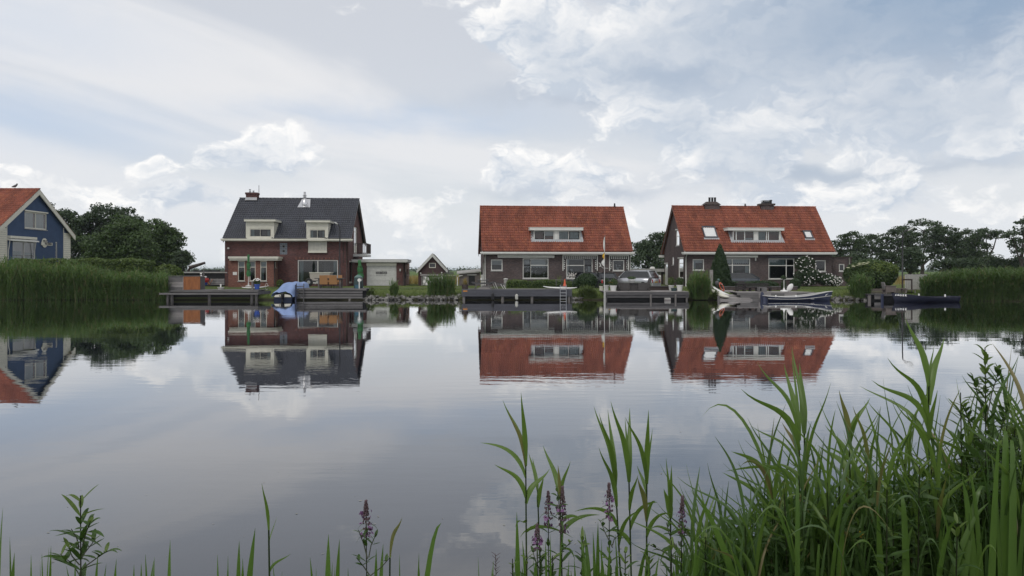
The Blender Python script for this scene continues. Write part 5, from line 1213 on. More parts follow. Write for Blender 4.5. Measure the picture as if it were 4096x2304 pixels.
def dining():
    Y = 58.9; x0, x1 = wx(1264, Y), wx(1378, Y); b = Vector(((x0 + x1) / 2, Y, zB)); t = thing('garden_table', 'long grey wooden table between the tan chairs on the jetty', 'table', b); L = (x1 - x0) / 2; H = Z(1112.5, Y) - zB
    for i in range(5): MB().box(-L, -.45 + i * .18, H - .05, L, -.45 + i * .18 + .168, H).build('plank', M['grey_wood2'], t)
    for s in (-1, 1):
        for y in (-.34, .30): MB().box(s * (L - .28) - .05, y, 0, s * (L - .28) + .05, y + .08, H - .05).build('leg', M['grey_wood'], t)
        MB().beam((s * (L - .28), -.3, H - .12), (s * (L - .75), -.3, H - .07), .05, .05).build('brace', M['grey_wood'], t)
    MB().box(-L + .2, -.03, H - .15, L - .2, .03, H - .052).build('rail', M['grey_wood'], t)
    chair('tan chair, back to the water, nearest the trailer wheel', 1295, 58.05, -1); chair('tan chair, back to the water, right of its twin', 1333, 58.05, -1)
    chair('tan chair on the house side of the jetty table, left one', 1313, 59.75, 1); chair('tan chair on the house side of the jetty table, right one', 1352, 59.75, 1)
    tag(MB().box(-.18, -.15, 0, .18, .15, .22).build('storage_box', M['greywhite'], None, b + Vector((L - .75, .15, H))), 'small pale box standing on the jetty table', 'box')
dining()
def cart():
    Y = 67.2; b = wp(1262, 1139, Y); t = thing('trailer', 'white boxy boat trailer with black wheels before the big window', 'trailer', b)
    MB().prism([(-.45, 0, .35), (1.15, 0, .35), (1.25, 0, 1.02), (-.52, 0, 1.02)], (0, 1.1, 0)).build('body', pmat('beige trailer panel', (.36, .33, .29), .7, .1), t); MB().box(-.55, -.04, 1.02, 1.3, 1.14, 1.08).build('rim', M['cream'], t)
    for x in (-.42,):
        w_ = MB(); w_.lathe([(.13, -.1), (.30, -.1), (.34, -.05), (.34, .05), (.30, .1), (.13, .1)], 22); w_.v = [(q[0] + x - .12, q[2] - .12, q[1] + .22) for q in w_.v]; wo_ = w_.build('tyre', M['black'], t)
        r = MB(); r.lathe([(.03, -.05), (.15, -.05), (.15, .07), (.03, .07)], 14); r.v = [(q[0] + x - .12, q[2] - .185, q[1] + .22) for q in r.v]; r.build('rim', M['alu'], wo_)
    MB().tube([(x_, -.1, .33 + .0 * x_) for x_ in (-.3, .4)], .05, 6).build('axle', M['black'], t); MB().tube([(.3 + .3 * cos(a), -.12, .05 + .28 * sin(a)) for a in [pi * i / 8 for i in range(9)]], .035, 6).build('mudguard', M['greywhite'], t)
    for i in range(7): pass
cart()
M['bbq'] = pmat('dark teal cover', (.035, .060, .062), .7, .2, 4, .2, 8); M['bbq_top'] = pmat('pale teal cover top', (.10, .16, .15), .7, .2, 4)
def barbecue():
    Y = 58.8; b = wp(1434, 1154, Y); b.z = zB; t = thing('barbecue', 'covered barbecue in dark teal cloth at the jetty end', 'barbecue', b); H = Z(1099, Y) - zB
    c = MB(); c.lathe([(.36, 0), (.37, .3), (.33, H * .8)], 14, sx=1, sy=.75); c.build('cover', M['bbq'], t); MB().lathe([(.335, H * .8), (.30, H * .85), (.10, H), (.02, H)], 14, sx=1, sy=.75).build('cover_top', M['bbq_top'], t)
    t = thing('crate', 'small blue crate on the jetty in front of the barbecue', 'crate', wp(1429, 1155, 57.9)); t.location.z = zB
    for (a, b_, c_, d) in ((-.15, -.12, .15, -.10), (-.15, .10, .15, .12), (-.15, -.1, -.13, .1), (.13, -.1, .15, .1)): MB().box(a, b_, 0, c_, d, .28).build('side', pmat('petrol blue plastic', (.03, .09, .13), .5), t)
    MB().box(-.13, -.1, .0, .13, .1, .02).build('bottom', M['bbq'], t)
    t = thing('water_tap', 'white standing tap with round dial beside the barbecue', 'tap', wp(1437, 1155, 57.8)); t.location.z = zB
    MB().tube([(0, 0, 0), (0, 0, .55)], .04, 8).build('post', M['white'], t); q = MB().lathe([(.04, -.03), (.13, -.03), (.13, .03), (.04, .03)], 14); q.v = [(v[0], v[2], v[1] + .62) for v in q.v]; q.build('dial', M['white'], t)
barbecue()
def street_lamp(label, px, pyb, pts, Y, head, rads=.05, hl=.5):
    b = wp(px, pyb, Y); b.z = .62 if Y > 66 else .70; t = thing('street_lamp', label, 'street lamp', b, 0, 'street lamps'); P = [Vector((0, 0, 0))] + [wp(x, y, Y) - b for x, y in pts]
    MB().tube(P, [.075] + [rads] * (len(P) - 1), 8).build('pole', M['black'], t, smooth=True)
    a, c = wp(*head[0], Y) - b, wp(*head[1], Y) - b; d = (c - a); h = MB(); n = 7
    for i in range(n + 1):
        f = i / n; w_ = .14 * (sin(pi * min(1, f * .85 + .15)) ** .6); p = a + d * f
        for j in range(8): q = 2 * pi * j / 8; h.v.append((p.x, p.y + cos(q) * w_, p.z + sin(q) * w_ * .55))
    for i in range(n):
        for j in range(8): h.f.append((i * 8 + j, i * 8 + (j + 1) % 8, (i + 1) * 8 + (j + 1) % 8, (i + 1) * 8 + j))
    h.f.append(tuple(range(8))); h.f.append(tuple(n * 8 + j for j in range(8))); h.build('lamp_head', M['grey_paint'], t, smooth=True)
street_lamp('curved street lamp standing before the big window of the dark roofed house', 1359, 1142, [(1359, 1000), (1360, 925), (1359, 908), (1354, 898), (1349, 893)], 65.5, ((1352, 897), (1336, 889)))
street_lamp('tall street lamp above the shrubs near the corrugated fence', 3610, 1142, [(3610, 960), (3611, 932), (3616, 927), (3632, 921)], 66, ((3630, 923), (3657, 910)))

# 3 slate grey quay with picnic table
zC = Z(1157, 57.6)
bd = []
ys = (1158, 1165, 1172, 1179, 1186)
for i in range(4): bd.append((Z(ys[i + 1] - .6, 57.4), Z(ys[i], 57.4), None, None, 0))
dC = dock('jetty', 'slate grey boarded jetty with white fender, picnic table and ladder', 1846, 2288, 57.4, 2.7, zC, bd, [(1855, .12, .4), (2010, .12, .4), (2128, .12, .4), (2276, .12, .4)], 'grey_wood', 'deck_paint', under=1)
MB().box(.12, -.058, Z(1166.5, 57.4), .44, -.052, Z(1162, 57.4)).build('house_number_plate', pmat('orange plate', (.55, .22, .03), .6), dC)
def fender(label, px, pyt, pyb, Y, m, r):
    t = thing('fender', label, 'fender', wp(px, pyb, Y), 0, 'fenders on the slate jetty'); H = Z(pyt, Y) - Z(pyb, Y)
    MB().lathe([(r * .5, 0), (r, .06), (r, H - .08), (r * .4, H - .02), (r * .3, H)], 12).build('body', M[m], t, smooth=False); MB().tube([(0, 0, H), (0, .12, H + .28)], .012, 5).build('rope', M['black'], t)
M['dirty_white'] = pmat('dirty white fender', (.46, .46, .42), .6, .35, 7)
fender('scuffed white fender hanging on the slate jetty', 2066.5, 1176, 1199, 57.15, 'dirty_white', .11); fender('dark grey fender hanging on the slate jetty', 1971, 1171, 1200, 57.15, 'black', .10)
def picnic():
    Y = 58.3; b = wp(1931, 1158, Y); b.z = zC; t = thing('picnic_table', 'weathered grey picnic table with crossed legs on the slate jetty', 'table', b); H = Z(1119.5, Y) - zC; hw = .42
    for i in range(4): MB().box(-hw + i * hw / 2, -.7, H - .045, -hw + (i + 1) * hw / 2 - .012, .8, H).build('plank', M['grey_wood2'], t)
    for y in (-.5, .6):
        for s in (-1, 1): MB().beam((s * .62, y, 0), (s * .25, y, H - .05), .06, .11, (0, 1, 0)).build('leg', M['grey_wood'], t)
        MB().box(-.75, y - .08, .38, .75, y - .035, .48).build('crossbar', M['grey_wood2'], t)
    for s in (-1, 1):
        for k in range(2): MB().box(s * .72 - .13 + k * .135, -.7, .48, s * .72 - .13 + k * .135 + .12, .8, .52).build('seat_plank', M['grey_wood2'], t)
    tag(MB().lathe([(.06, 0), (.07, .12), (.06, .13)], 10).build('mug', M['white'], None, b + Vector((-.1, -.4, H))), 'small white pot standing on the picnic table', 'pot')
    t = thing('plank_pile', 'pale loose planks lying under the picnic table', 'planks', (wx(1905, 58), 57.8, zC))
    for i in range(5): MB().box(.05 + .1 * i, .05 * i, .001 + i * .055, 1.05 + .1 * (i % 3), .05 * i + .2, .05 + i * .055).build('plank', M['pale_wood'], t)
picnic()
def lounger():
    Y = 59.0; b = wp(1992, 1156, Y); b.z = zC; t = thing('sun_lounger', 'dark folding sun lounger with white legs beside the picnic table', 'lounger', b); m = MB(); P = [(-.62, 0, .48), (-.30, 0, .52), (.05, 0, .44), (.45, 0, .28)]
    for i in range(3): m.prism([P[i], P[i + 1], (P[i + 1][0], .55, P[i + 1][2]), (P[i][0], .55, P[i][2])], (0, 0, .03))
    m.build('cloth', M['black'], t)
    for x, z, d in ((-.45, .5, .25), (-.25, .5, .2), (.2, .36, .22), (.4, .3, .18)):
        for y in (.02, .53): MB().tube([(x, y, z), (x + d, y, 0)], .018, 6).build('leg', M['plastic_w'], t)
lounger()
potplant('planter', 'dark square planter of yellowing ornamental grass at the jetty end', 'planter', 1860, 1156, 58.0, .5, .34, 'brown_dark', None, 'leaf_bright', .1, .9, False, 10)
ladder('ladder', 'aluminium swimming ladder hooked over the slate jetty', 2241, 2265, 1139, 1202, 57.2, 5, 'alu', .05, .022)
t, d_, L_, up_, sd_ = board_boat('surfboard', 'long white surfboard lying along the slate jetty by the ladder', ((2172, 1150.5), (2308, 1155)), 58.2, wid=.66, th=.16)
def cone():
    Y = 58.9; b = wp(2259, 1146, Y); t = thing('traffic_cone', 'orange traffic cone behind the aluminium ladder', 'cone', b); H = Z(1116, Y) - b.z
    MB().box(-.17, -.17, 0, .17, .17, .04).build('base', M['red'], t); MB().lathe([(.125, .04), (.085, H * .42)], 12).build('body', M['orange'], t); MB().lathe([(.0855, H * .42), (.075, H * .55)], 12).build('band', M['white'], t) if 0 else None; MB().lathe([(.085, H * .42), (.03, H)], 12).build('tip', M['orange'], t)
cone()
def side_table():
    Y = 60.2; b = wp(2236, 1147, Y); t = thing('side_table', 'small grey plant table left of the traffic cone', 'table', b); MB().box(-.28, -.2, .52, .28, .2, .56).build('top', M['grey_wood'], t)
    for x in (-.22, .22):
        for y in (-.15, .15): MB().box(x - .02, y - .02, 0, x + .02, y + .02, .52).build('leg', M['grey_wood2'], t)
    g = MB()
    for i in range(14): g.add([(-.02 + i * .02 - .1, 0, .56), (.0 + i * .02 - .1, 0, .56), (-.1 + i * .025 + rnd.uniform(-.06, .06), rnd.uniform(-.1, .1), .8 + .25 * rnd.random())], ((0, 1, 2),))
    g.build('plant', M['leaf_bright'], t)
side_table()
def edging():
    Y = 70.6; x0, x1 = wx(1974, Y), wx(2028, Y); t = thing('edging_fence', 'low grey picket edging fence beside the hedge', 'fence', (x0, Y, GZ)); L = x1 - x0
    for i in range(16): MB().box(L * i / 16, 0, 0, L * i / 16 + .04, .02, .34 + .03 * (i % 2)).build('picket', M['grey_wood'], t)
    MB().box(0, .021, .24, L, .04, .29).build('rail', M['grey_wood'], t)
    t = thing('bollard', 'grey bin with white lid against the brick wall', 'bin', (wx(2023, 71.2), 71.2, GZ)); MB().lathe([(.16, 0), (.17, .68)], 12).build('body', M['concrete'], t); MB().lathe([(.22, .682), (.22, .74), (.05, .78)], 12).build('lid', M['white'], t)
edging()

# cars
M['silver'] = pmat('silver car paint', (.46, .47, .50), .28, .04, 2, metal=.55, spec=.6); M['carblack'] = pmat('black car paint', (.012, .013, .016), .18, .1, 2, spec=.6); M['carblue'] = pmat('dark blue grey car paint', (.045, .055, .068), .25, .1, 2, spec=.6)
M['cardark'] = pmat('dark tinted glass', (.016, .019, .022), .06, .1, 2, spec=.8); M['cartail'] = pmat('red tail lamp', (.35, .02, .02), .2, .1, spec=.6); M['plate'] = pmat('yellow number plate', (.62, .36, .03), .5, .05); M['cargrey'] = pmat('grey bumper plastic', (.10, .10, .105), .6, .1)
def car(label, loc, head, L, Wd, H, paint, belt, gl, clear=.22, hood=.78, sx=(.10, .30, .90, .985), roofw=.80, posts=(.42, .62, .80), rails=False):
    """heading = direction of the nose (radians from +X). gl = (windscreen base, roof front, roof rear, tail base) as fractions of L from the nose"""
    t = thing('parked_car', label, 'car', loc, head, 'cars parked by the houses'); w = Wd / 2; X = lambda f: L * (.5 - f)
    st = [(0, .80, clear + .10, hood * .72), (.03, .93, clear, hood * .82), (.15, 1, clear, hood * .93), (gl[0], 1, clear, hood), (gl[1] + .05, 1, clear, belt), (.7, 1, clear, belt), (gl[3] - .02, 1, clear, belt), (.97, .97, clear, belt * .93), (1, .90, clear + .12, belt * .80)]
    b = MB(); b.sm = True; k = 8
    for f, wf, z0, zb in st:
        ww = w * wf
        for y, z in ((-ww * .82, z0), (-ww, z0 + .16), (-ww, z0 + (zb - z0) * .66), (-ww * .94, zb), (ww * .94, zb), (ww, z0 + (zb - z0) * .66), (ww, z0 + .16), (ww * .82, z0)): b.v.append((X(f), y, z))
    for i in range(len(st) - 1):
        for j in range(k): b.f.append((i * k + j, i * k + (j + 1) % k, (i + 1) * k + (j + 1) % k, (i + 1) * k + j))
    b.f.append(tuple(range(k))); b.f.append(tuple((len(st) - 1) * k + j for j in range(k))); body = b.build('body', paint, t)
    wb, wr = w * .93, w * roofw; zb = belt - .01; zr = H
    A = lambda f, s, top: Vector((X(f), s * (wr if top else wb), zr - (.06 if top and (f == gl[1] or f == gl[2]) else 0) if top else (hood if f == gl[0] else zb)))
    # inner dark cabin, panes, pillars, roof
    for s in (-1, 1):
        fr_ = [gl[0] + .02] + list(posts) + [gl[3] - .02]; tp = [gl[1] + .01] + list(posts) + [gl[2]]
        for i in range(len(fr_) - 1):
            p = [Vector((X(fr_[i]), s * wb, zb if i else (hood + belt) / 2)), Vector((X(fr_[i + 1]), s * wb, zb)), Vector((X(min(tp[i + 1], gl[2])), s * wr, zr - .05)), Vector((X(max(tp[i], gl[1])), s * wr, zr - .05))]
            MB().poly(p).build('side_window', M['cardark'], t)
            MB().beam(p[1] + Vector((0, s * .004, 0)), p[2] + Vector((0, s * .004, 0)), .07, .02, (0, 1, 0)).build('pillar', paint if i == len(fr_) - 2 else M['cardark'], t)
        MB().beam(A(gl[0], s, 0), A(gl[1], s, 1), .09, .05).build('pillar', paint, t); MB().beam(A(gl[3], s, 0), A(gl[2], s, 1), .13, .06).build('pillar', paint, t)
    MB().poly([A(gl[0], -1, 0), A(gl[0], 1, 0), A(gl[1], 1, 1), A(gl[1], -1, 1)]).build('windscreen', M['cardark'], t)
    MB().poly([A(gl[3], -1, 0) + Vector((0, .1, .04)), A(gl[3], 1, 0) + Vector((0, -.1, .04)), A(gl[2], 1, 1) + Vector((0, -.06, -.03)), A(gl[2], -1, 1) + Vector((0, .06, -.03))]).build('rear_window', M['cardark'], t)
    r = MB(); r.sm = True; n = 8; m_ = 6
    for i in range(n + 1):
        f = gl[1] + (gl[2] - gl[1]) * i / n
        for j in range(m_ + 1): g = j / m_ * 2 - 1; r.v.append((X(f) - .0, g * (wr + .03), zr - .055 + .065 * (1 - g ** 4) * (1 - abs(2 * i / n - 1) ** 4 * .6)))
    for i in range(n):
        for j in range(m_): r.f.append((i * (m_ + 1) + j, i * (m_ + 1) + j + 1, (i + 1) * (m_ + 1) + j + 1, (i + 1) * (m_ + 1) + j))
    r.build('roof', paint, t)
    for fx in (.17, .80):
        for s in (-1, 1):
            wl = MB().lathe([(.17, -.1), (.28, -.1), (.31, -.06), (.31, .06), (.28, .1), (.17, .1)], 20); wl.v = [(q[0] + X(fx), q[2] + s * (w - .09), q[1] + .31) for q in wl.v]; wo_ = wl.build('wheel', M['black'], t)
            wl = MB().lathe([(.02, -.07), (.19, -.08), (.19, .08), (.02, .07)], 14); wl.v = [(q[0] + X(fx), q[2] + s * (w - .075), q[1] + .31) for q in wl.v]; wl.build('rim', M['alu'], wo_)
    for s in (-1, 1):
        MB().box(X(1) - .012, s * (w * .80) - .07, belt * .55, X(1) + .05, s * (w * .80) + .07, belt * .86).build('tail_lamp', M['cartail'], t); MB().box(X(0) - .06, s * (w * .62) - .14, hood * .62, X(0) + .01, s * (w * .62) + .14, hood * .78).build('headlight', M['blind'], t)
        MB().blob((X(gl[0] + .06), s * (w + .09), belt + .06), (.06, .10, .07), 8, 6).build('mirror', paint, t, smooth=True)
        MB().box(X(.5), s * (w + .004) - .006, belt - .17, X(.5) + .14, s * (w + .004) + .006, belt - .14).build('door_handle', M['cargrey'], t)
    MB().box(X(1) - .06, -w * .9, clear, X(1) + .08, w * .9, clear + .22).build('bumper', paint if paint == M['silver'] else M['cargrey'], t)
    po = MB().box(X(1) - .02, -.26, belt * .55, X(1) - .004, .26, belt * .55 + .12).build('number_plate', M['plate'], t)
    for i in range(6): MB().box(X(1) - .026, -.2 + i * .072, belt * .55 + .03, X(1) - .0205, -.2 + i * .072 + .04, belt * .55 + .09).build('plate_mark', M['black'], po)
    MB().box(X(1) - .03, -.35, belt * .72, X(1) + .0, .35, belt * .78).build('trim', M['alu'], t)
    if rails:
        for s in (-1, 1): MB().tube([(X(gl[1] + .06), s * wr, zr), (X(gl[1] + .1), s * wr, zr + .05), (X(gl[2] - .06), s * wr, zr + .05), (X(gl[2] - .02), s * wr, zr)], .018, 6).build('roof_rail', M['cargrey'], t)
    return t
car('silver people carrier parked behind the wicker chairs', Vector((wx(2540, 67.6), 67.8, .63)), pi - R(37), 4.15, 1.72, 1.56, M['silver'], .93, (.20, .36, .90, .985), hood=.88, roofw=.82, posts=(.46, .68), rails=True)
car('black hatchback seen from behind, left of the silver car', Vector((wx(2415, 68.6), 69.0, .63)), R(100), 3.7, 1.62, 1.40, M['carblack'], .86, (.26, .42, .84, .97), hood=.80, roofw=.78, posts=(.5, .72))
car('black car half hidden by the dark bush near the checked awning', Vector((wx(2352, 69.4), 69.6, .63)), R(140), 3.8, 1.62, 1.42, M['carblack'], .86, (.26, .42, .84, .97), hood=.80, roofw=.78, posts=(.5, .72))
car('dark blue grey estate car parked behind the conical evergreen', Vector((wx(2945, 68.4), 68.6, .60)), pi - R(4), 4.1, 1.65, 1.38, M['carblue'], .90, (.22, .38, .80, .97), hood=.86, roofw=.80, posts=(.48, .68))

# 4 jetty with the wicker set and flagpole
zD = Z(1163.5, 58.6)
dD = dock('jetty', 'pale decked jetty with the wicker chairs and flagpole', 2416, 2756, 57.2, 3.3, zD, [(Z(1181, 57.2), zD - .05, None, None, 0), (Z(1191, 57.2), Z(1182.5, 57.2), None, None, -.05)], [(2603, -.02, .45), (2702, -.02, .45), (2425, .1, .4), (2748, .1, .4)], 'pale_wood', 'grey_wood2', under=1, pile_r=.075)
MB().box(wx(2590, 60.4) - wx(2416, 57.2), 3.1, zD, wx(2680, 60.4) - wx(2416, 57.2), 3.2, zD + .30).build('retaining_board', M['brown_dark'], dD); MB().box(wx(2588, 60.4) - wx(2416, 57.2), 3.02, zD + .302, wx(2682, 60.4) - wx(2416, 57.2), 3.28, zD + .35).build('coping_board', M['grey_wood'], dD)
def wchair(label, px, Y, mir):
    b = wp(px, 1165, Y); b.z = zD; t = thing('wicker_armchair', label, 'armchair', b, 0, 'wicker chairs on the pale jetty'); s = mir
    H = Z(1110, Y) - zD; h2 = Z(1131, Y) - zD
    MB().prism([(-s * .50, -.30, .02), (s * .42, -.32, .02), (s * .42, -.32, h2 * .95), (s * .05, -.33, h2), (-s * .34, -.34, h2)], (0, .10, 0)).build('arm_panel', M['wicker'], t); MB().prism([(-s * .50, .34, .02), (s * .42, .32, .02), (s * .42, .32, h2 * .95), (-s * .34, .34, h2)], (0, .10, 0)).build('arm_panel', M['wicker'], t)
    MB().box(min(-s * .42, s * .40), -.22, .3, max(-s * .42, s * .40), .34, .48).build('seat', M['wicker'], t)
    bk = MB(); bk.sm = True; n, k = 6, 8
    for i in range(n + 1):
        f = i / n; z = .1 + (H - .1) * f; lean = -s * (.30 + .27 * f)
        for j in range(k + 1): g = j / k * 2 - 1; bk.v.append((lean + s * .10 * (1 - g * g) * -1 + (s * .05 * g * g), g * .40 * (1 - .1 * f), z - .10 * g * g * f))
    for i in range(n):
        for j in range(k): bk.f.append((i * (k + 1) + j, i * (k + 1) + j + 1, (i + 1) * (k + 1) + j + 1, (i + 1) * (k + 1) + j))
    bo = bk.build('backrest', M['wicker'], t); sol = bo.modifiers.new('thick', 'SOLIDIFY'); sol.thickness = .08
    for x in (-.42, .36):
        for y in (-.28, .3): MB().box(s * x - .025, y, -.001, s * x + .025, y + .05, .03).build('foot', M['black'], t)
wchair('dark wicker armchair on the pale jetty, facing right', 2494, 58.6, 1); wchair('dark wicker armchair on the pale jetty, facing left', 2573, 58.6, -1)
def wtable():
    b = wp(2533, 1165, 59.0); b.z = zD; t = thing('wicker_table', 'dark square wicker table between the two wicker armchairs', 'table', b); H = Z(1131, 59) - zD
    MB().box(-.36, -.36, .02, .36, .36, H - .05).build('base', M['wicker'], t); MB().box(-.45, -.45, H - .05, .45, .45, H).build('top', M['wicker'], t)
    t = potplant('flower_bowl', 'white bowl with a green plant on the wicker table', 'bowl', 2527, 1131, 59.0, .52, .26, 'pot_white', None, 'leaf_bush', .22, .55, False, 200); t.location.z = zD + H
wtable()
potplant('flower_pot', 'white square pot with leafy plant beside the flagpole jetty edge', 'pot', 2453, 1169, 57.9, .52, .42, 'pot_white', None, 'leaf_bush', .50, .72, n=420).location.z = zD
potplant('flower_pot', 'grey white pot with dark plant behind the flagpole', 'pot', 2425, 1163, 59.6, .40, .42, 'greywhite', None, 'leaf_dark', .55, .8, n=360).location.z = zD
potplant('flower_pot', 'low cream pot at the left end of the pale jetty', 'pot', 2405, 1163, 59.9, .34, .34, 'cream', None, 'leaf_bush', .2, .8, n=120).location.z = zD
potplant('flower_pot', 'white square pot with green bush at the right end of the pale jetty', 'pot', 2719, 1169, 57.9, .50, .46, 'pot_white', None, 'leaf_bush', .58, .72, n=460).location.z = zD
potplant('flower_pot', 'pale pot with yellow green plant behind the right white pot', 'pot', 2685, 1163, 59.5, .42, .42, 'greywhite', None, 'leaf_bright', .60, .75, n=420).location.z = zD
def basin():
    t = thing('basin', 'dark teal basin standing next to the right white pot', 'basin', wp(2696, 1168, 58.1)); t.location.z = zD; MB().lathe([(.20, 0), (.235, .2), (.25, .2), (.25, .23), (.2, .23)], 14).build('tub', M['bbq'], t); MB().lathe([(.2, .18), (.01, .19)], 14).build('water', M['black'], t)
basin()
def flagpole():
    Y = 57.0; b = wp(2416.5, 1197, Y); t = thing('flagpole', 'thin pale flagpole with limp white and orange pennants', 'flagpole', b); H = Z(940, Y) - b.z; dx_ = wx(2420, Y) - wx(2416.5, Y)
    MB().tube([(0, 0, -.4), (dx_ * .5, 0, H * .5), (dx_, 0, H)], [.030, .026, .015], 8).build('pole', M['grey_paint'], t, smooth=True)
    for z0, z1, m, w_ in ((H - .1, H - 1.25, 'white', .16), (H - 1.28, H - 1.72, 'plate', .22), (H - 1.74, H - 3.0 + .75, 'white', .30)):
        f = MB(); f.sm = True; n = 8
        for i in range(n + 1):
            q = i / n; z = z0 + (z1 - z0) * q; wv = w_ * sin(pi * min(1, q * .8 + .2)) ; f.v += [(dx_ * z / H + .015, 0, z), (dx_ * z / H - wv * .5, .03 * sin(q * 9), z - .05), (dx_ * z / H - wv * .8, -.03 * sin(q * 7), z - .1)]
        for i in range(n):
            for j in range(2): f.f.append((i * 3 + j, i * 3 + j + 1, (i + 1) * 3 + j + 1, (i + 1) * 3 + j))
        f.build('pennant', M[m], t)
    tag(MB().tube([(0, 0, -.4), (0, 0, .62)], .03, 6).build('mooring_pole', M['greywhite'], None, (wx(2421, 57.1), 57.1, 0)), 'short pale mooring pole at the foot of the flagpole', 'pole')
flagpole()
def floating():
    t = thing('float_block', 'small pale block floating under the pale jetty', 'float', wp(2670, 1199, 56.6)); MB().box(-.22, -.1, -.05, .22, .1, .09).build('block', M['pale_wood'], t); MB().box(-.2, -.11, .092, .2, .11, .13).build('lid', M['dirty_white'], t)
floating()
def postbox():
    Y = 69.6; t = thing('letter_box', 'pale grey letter box on white legs beside the silver car', 'letter box', wp(2633, 1139, Y)); t.location.z = .64
    for x in (-.13, .13): MB().box(x - .03, 0, 0, x + .03, .06, .62).build('leg', M['white'], t)
    MB().box(-.2, -.1, .62, .2, .25, 1.0).build('box', M['greywhite'], t); MB().prism([(-.22, -.12, 1.0), (.22, -.12, 1.0), (.22, .27, 1.08), (-.22, .27, 1.08)], (0, 0, .03)).build('lid', M['white'], t)
postbox()

# 5 ramp, bench and quay of the right house
def ramp():
    A, B, C_, D_ = wp(2874, 1195, 56.9), wp(3009, 1195, 56.9), wp(2925, 1161, 60.2), wp(2892, 1161, 60.2)
    t = thing('ramp', 'weathered grey plank ramp sloping down to the water', 'ramp', A); n = 15; z0, z1 = .10, Z(1161, 60.2)
    A = Vector((wx(2874, 56.9), 56.9, z0)); B = Vector((wx(3009, 56.9), 56.9, z0)); C_ = Vector((wx(2930, 60.2), 60.2, z1)); D_ = Vector((wx(2872, 60.2), 60.2, z1)); t.location = A
    for i in range(n):
        f0, f1 = i / n, (i + .93) / n; a, b, c, d = A.lerp(D_, f0), B.lerp(C_, f0), B.lerp(C_, f1), A.lerp(D_, f1)
        MB().prism([q - A for q in (a, b, c, d)], (0, 0, -.05)).build('plank', M['pale_wood' if i % 4 else 'grey_wood'], t)
    MB().beam((0, -.02, -.06), (B - A).x * Vector((1, 0, 0)) + Vector((0, -.02, -.06)), .06, .10).build('edge_beam', M['pale_wood'], t)
    tag(MB().tube([(0, 0, -.5), (0, 0, .32)], .09, 8).build('mooring_post', M['grey_wood'], None, (wx(2874, 56.75), 56.75, 0)), 'short round post at the foot of the plank ramp', 'post')
ramp()
board_boat('surfboard', 'white board lying on top of the cream canoe on the ramp', ((2849, 1149), (2916, 1183)), 58.4, wid=.5, th=.09, tilt=57.4)
board_boat('canoe', 'cream canoe lying on the plank ramp below the white board', ((2846, 1163), (2915, 1193)), 58.2, m='cream', wid=.62, th=.30, tilt=56.9)
def lifebuoy():
    Y = 59.2; c = wp(2887, 1148, Y); t = thing('lifebuoy', 'orange lifebuoy leaning at the top of the plank ramp', 'lifebuoy', c); m = MB(); n, k = 24, 8
    for i in range(n):
        a = 2 * pi * i / n
        for j in range(k):
            b = 2 * pi * j / k; r = .29 + .075 * cos(b); m.v.append((r * cos(a) * .62 + .13 * sin(a) * -1, .075 * sin(b) + r * cos(a) * .7, r * sin(a)))
    for i in range(n):
        for j in range(k): m.f.append((i * k + j, i * k + (j + 1) % k, ((i + 1) % n) * k + (j + 1) % k, ((i + 1) % n) * k + j))
    m.build('ring', M['orange'], t, smooth=True)
    for i in range(4):
        a = pi / 4 + i * pi / 2; MB().tube([(.24 * cos(a) * .62 - .13 * sin(a), .24 * cos(a) * .7 - .1, .24 * sin(a)), (.35 * cos(a) * .62 - .13 * sin(a), .35 * cos(a) * .7 - .1, .35 * sin(a))], .02, 5).build('band', M['greywhite'], t)
    t = thing('outboard_motor', 'small dark outboard motor stored behind the orange lifebuoy', 'motor', wp(2868, 1160, 59.8)); MB().lathe([(.06, 0), (.06, .35), (.14, .4), (.16, .6), (.1, .7)], 10).build('body', M['cargrey'], t, smooth=True); MB().blob((.12, 0, .78), (.1, .08, .1), 8, 6).build('fuel_can', M['bbq_top'], t, smooth=True)
    tag(MB().box(-.12, -.06, 0, .12, .06, 1.55).build('plank_post', M['pale_wood'], None, wp(2845, 1160, 59.6)), 'upright pale plank standing behind the reed clump', 'post')
lifebuoy()
zE = Z(1167, 58.2)
def quay():
    X0 = wx(2949, 57.3); t = thing('jetty', 'grey plank walled jetty carrying the long dark bench', 'jetty', (X0, 57.3, 0)); L = wx(3260, 57.3) - X0
    for i in range(12): MB().box(.02 * (i % 3), .1 + i * .235, zE - .045, L - .35 * i * .3, .1 + i * .235 + .222, zE).build('plank', M['pale_wood'], t)
    for (z0, z1, a0, a1) in ((zE - .24, zE - .05, 0, L), (zE - .45, zE - .25, -.1 + .35, L), (-.1, zE - .46, .6, L)): MB().box(a0, .03, z0, a1, .08, z1).build('board', M['grey_wood'], t)
    for a in (1.6, 3.5, 5.2): MB().box(a, .0, zE - .46, a + .9, .028, zE - .08).build('panel', M['pale_wood' if a < 4 else 'grey_wood'], t)
    MB().box(0, 2.85, -.2, L - .6, 2.9, zE - .05).build('under_deck_backing', M['grey_wood2'], t)
    b = MB(); 
    t2 = thing('retaining_wall', 'low dark brick retaining wall behind the long dark bench', 'wall', (wx(2890, 60.6), 60.6, zE)); L2 = wx(3190, 60.6) - wx(2890, 60.6)
    MB().box(0, 0, -.1, L2, .25, .30).build('brickwork', M['brick_dark'], t2); MB().box(-.02, -.03, .302, L2 + .02, .28, .36).build('coping', M['grey_wood'], t2)
quay()
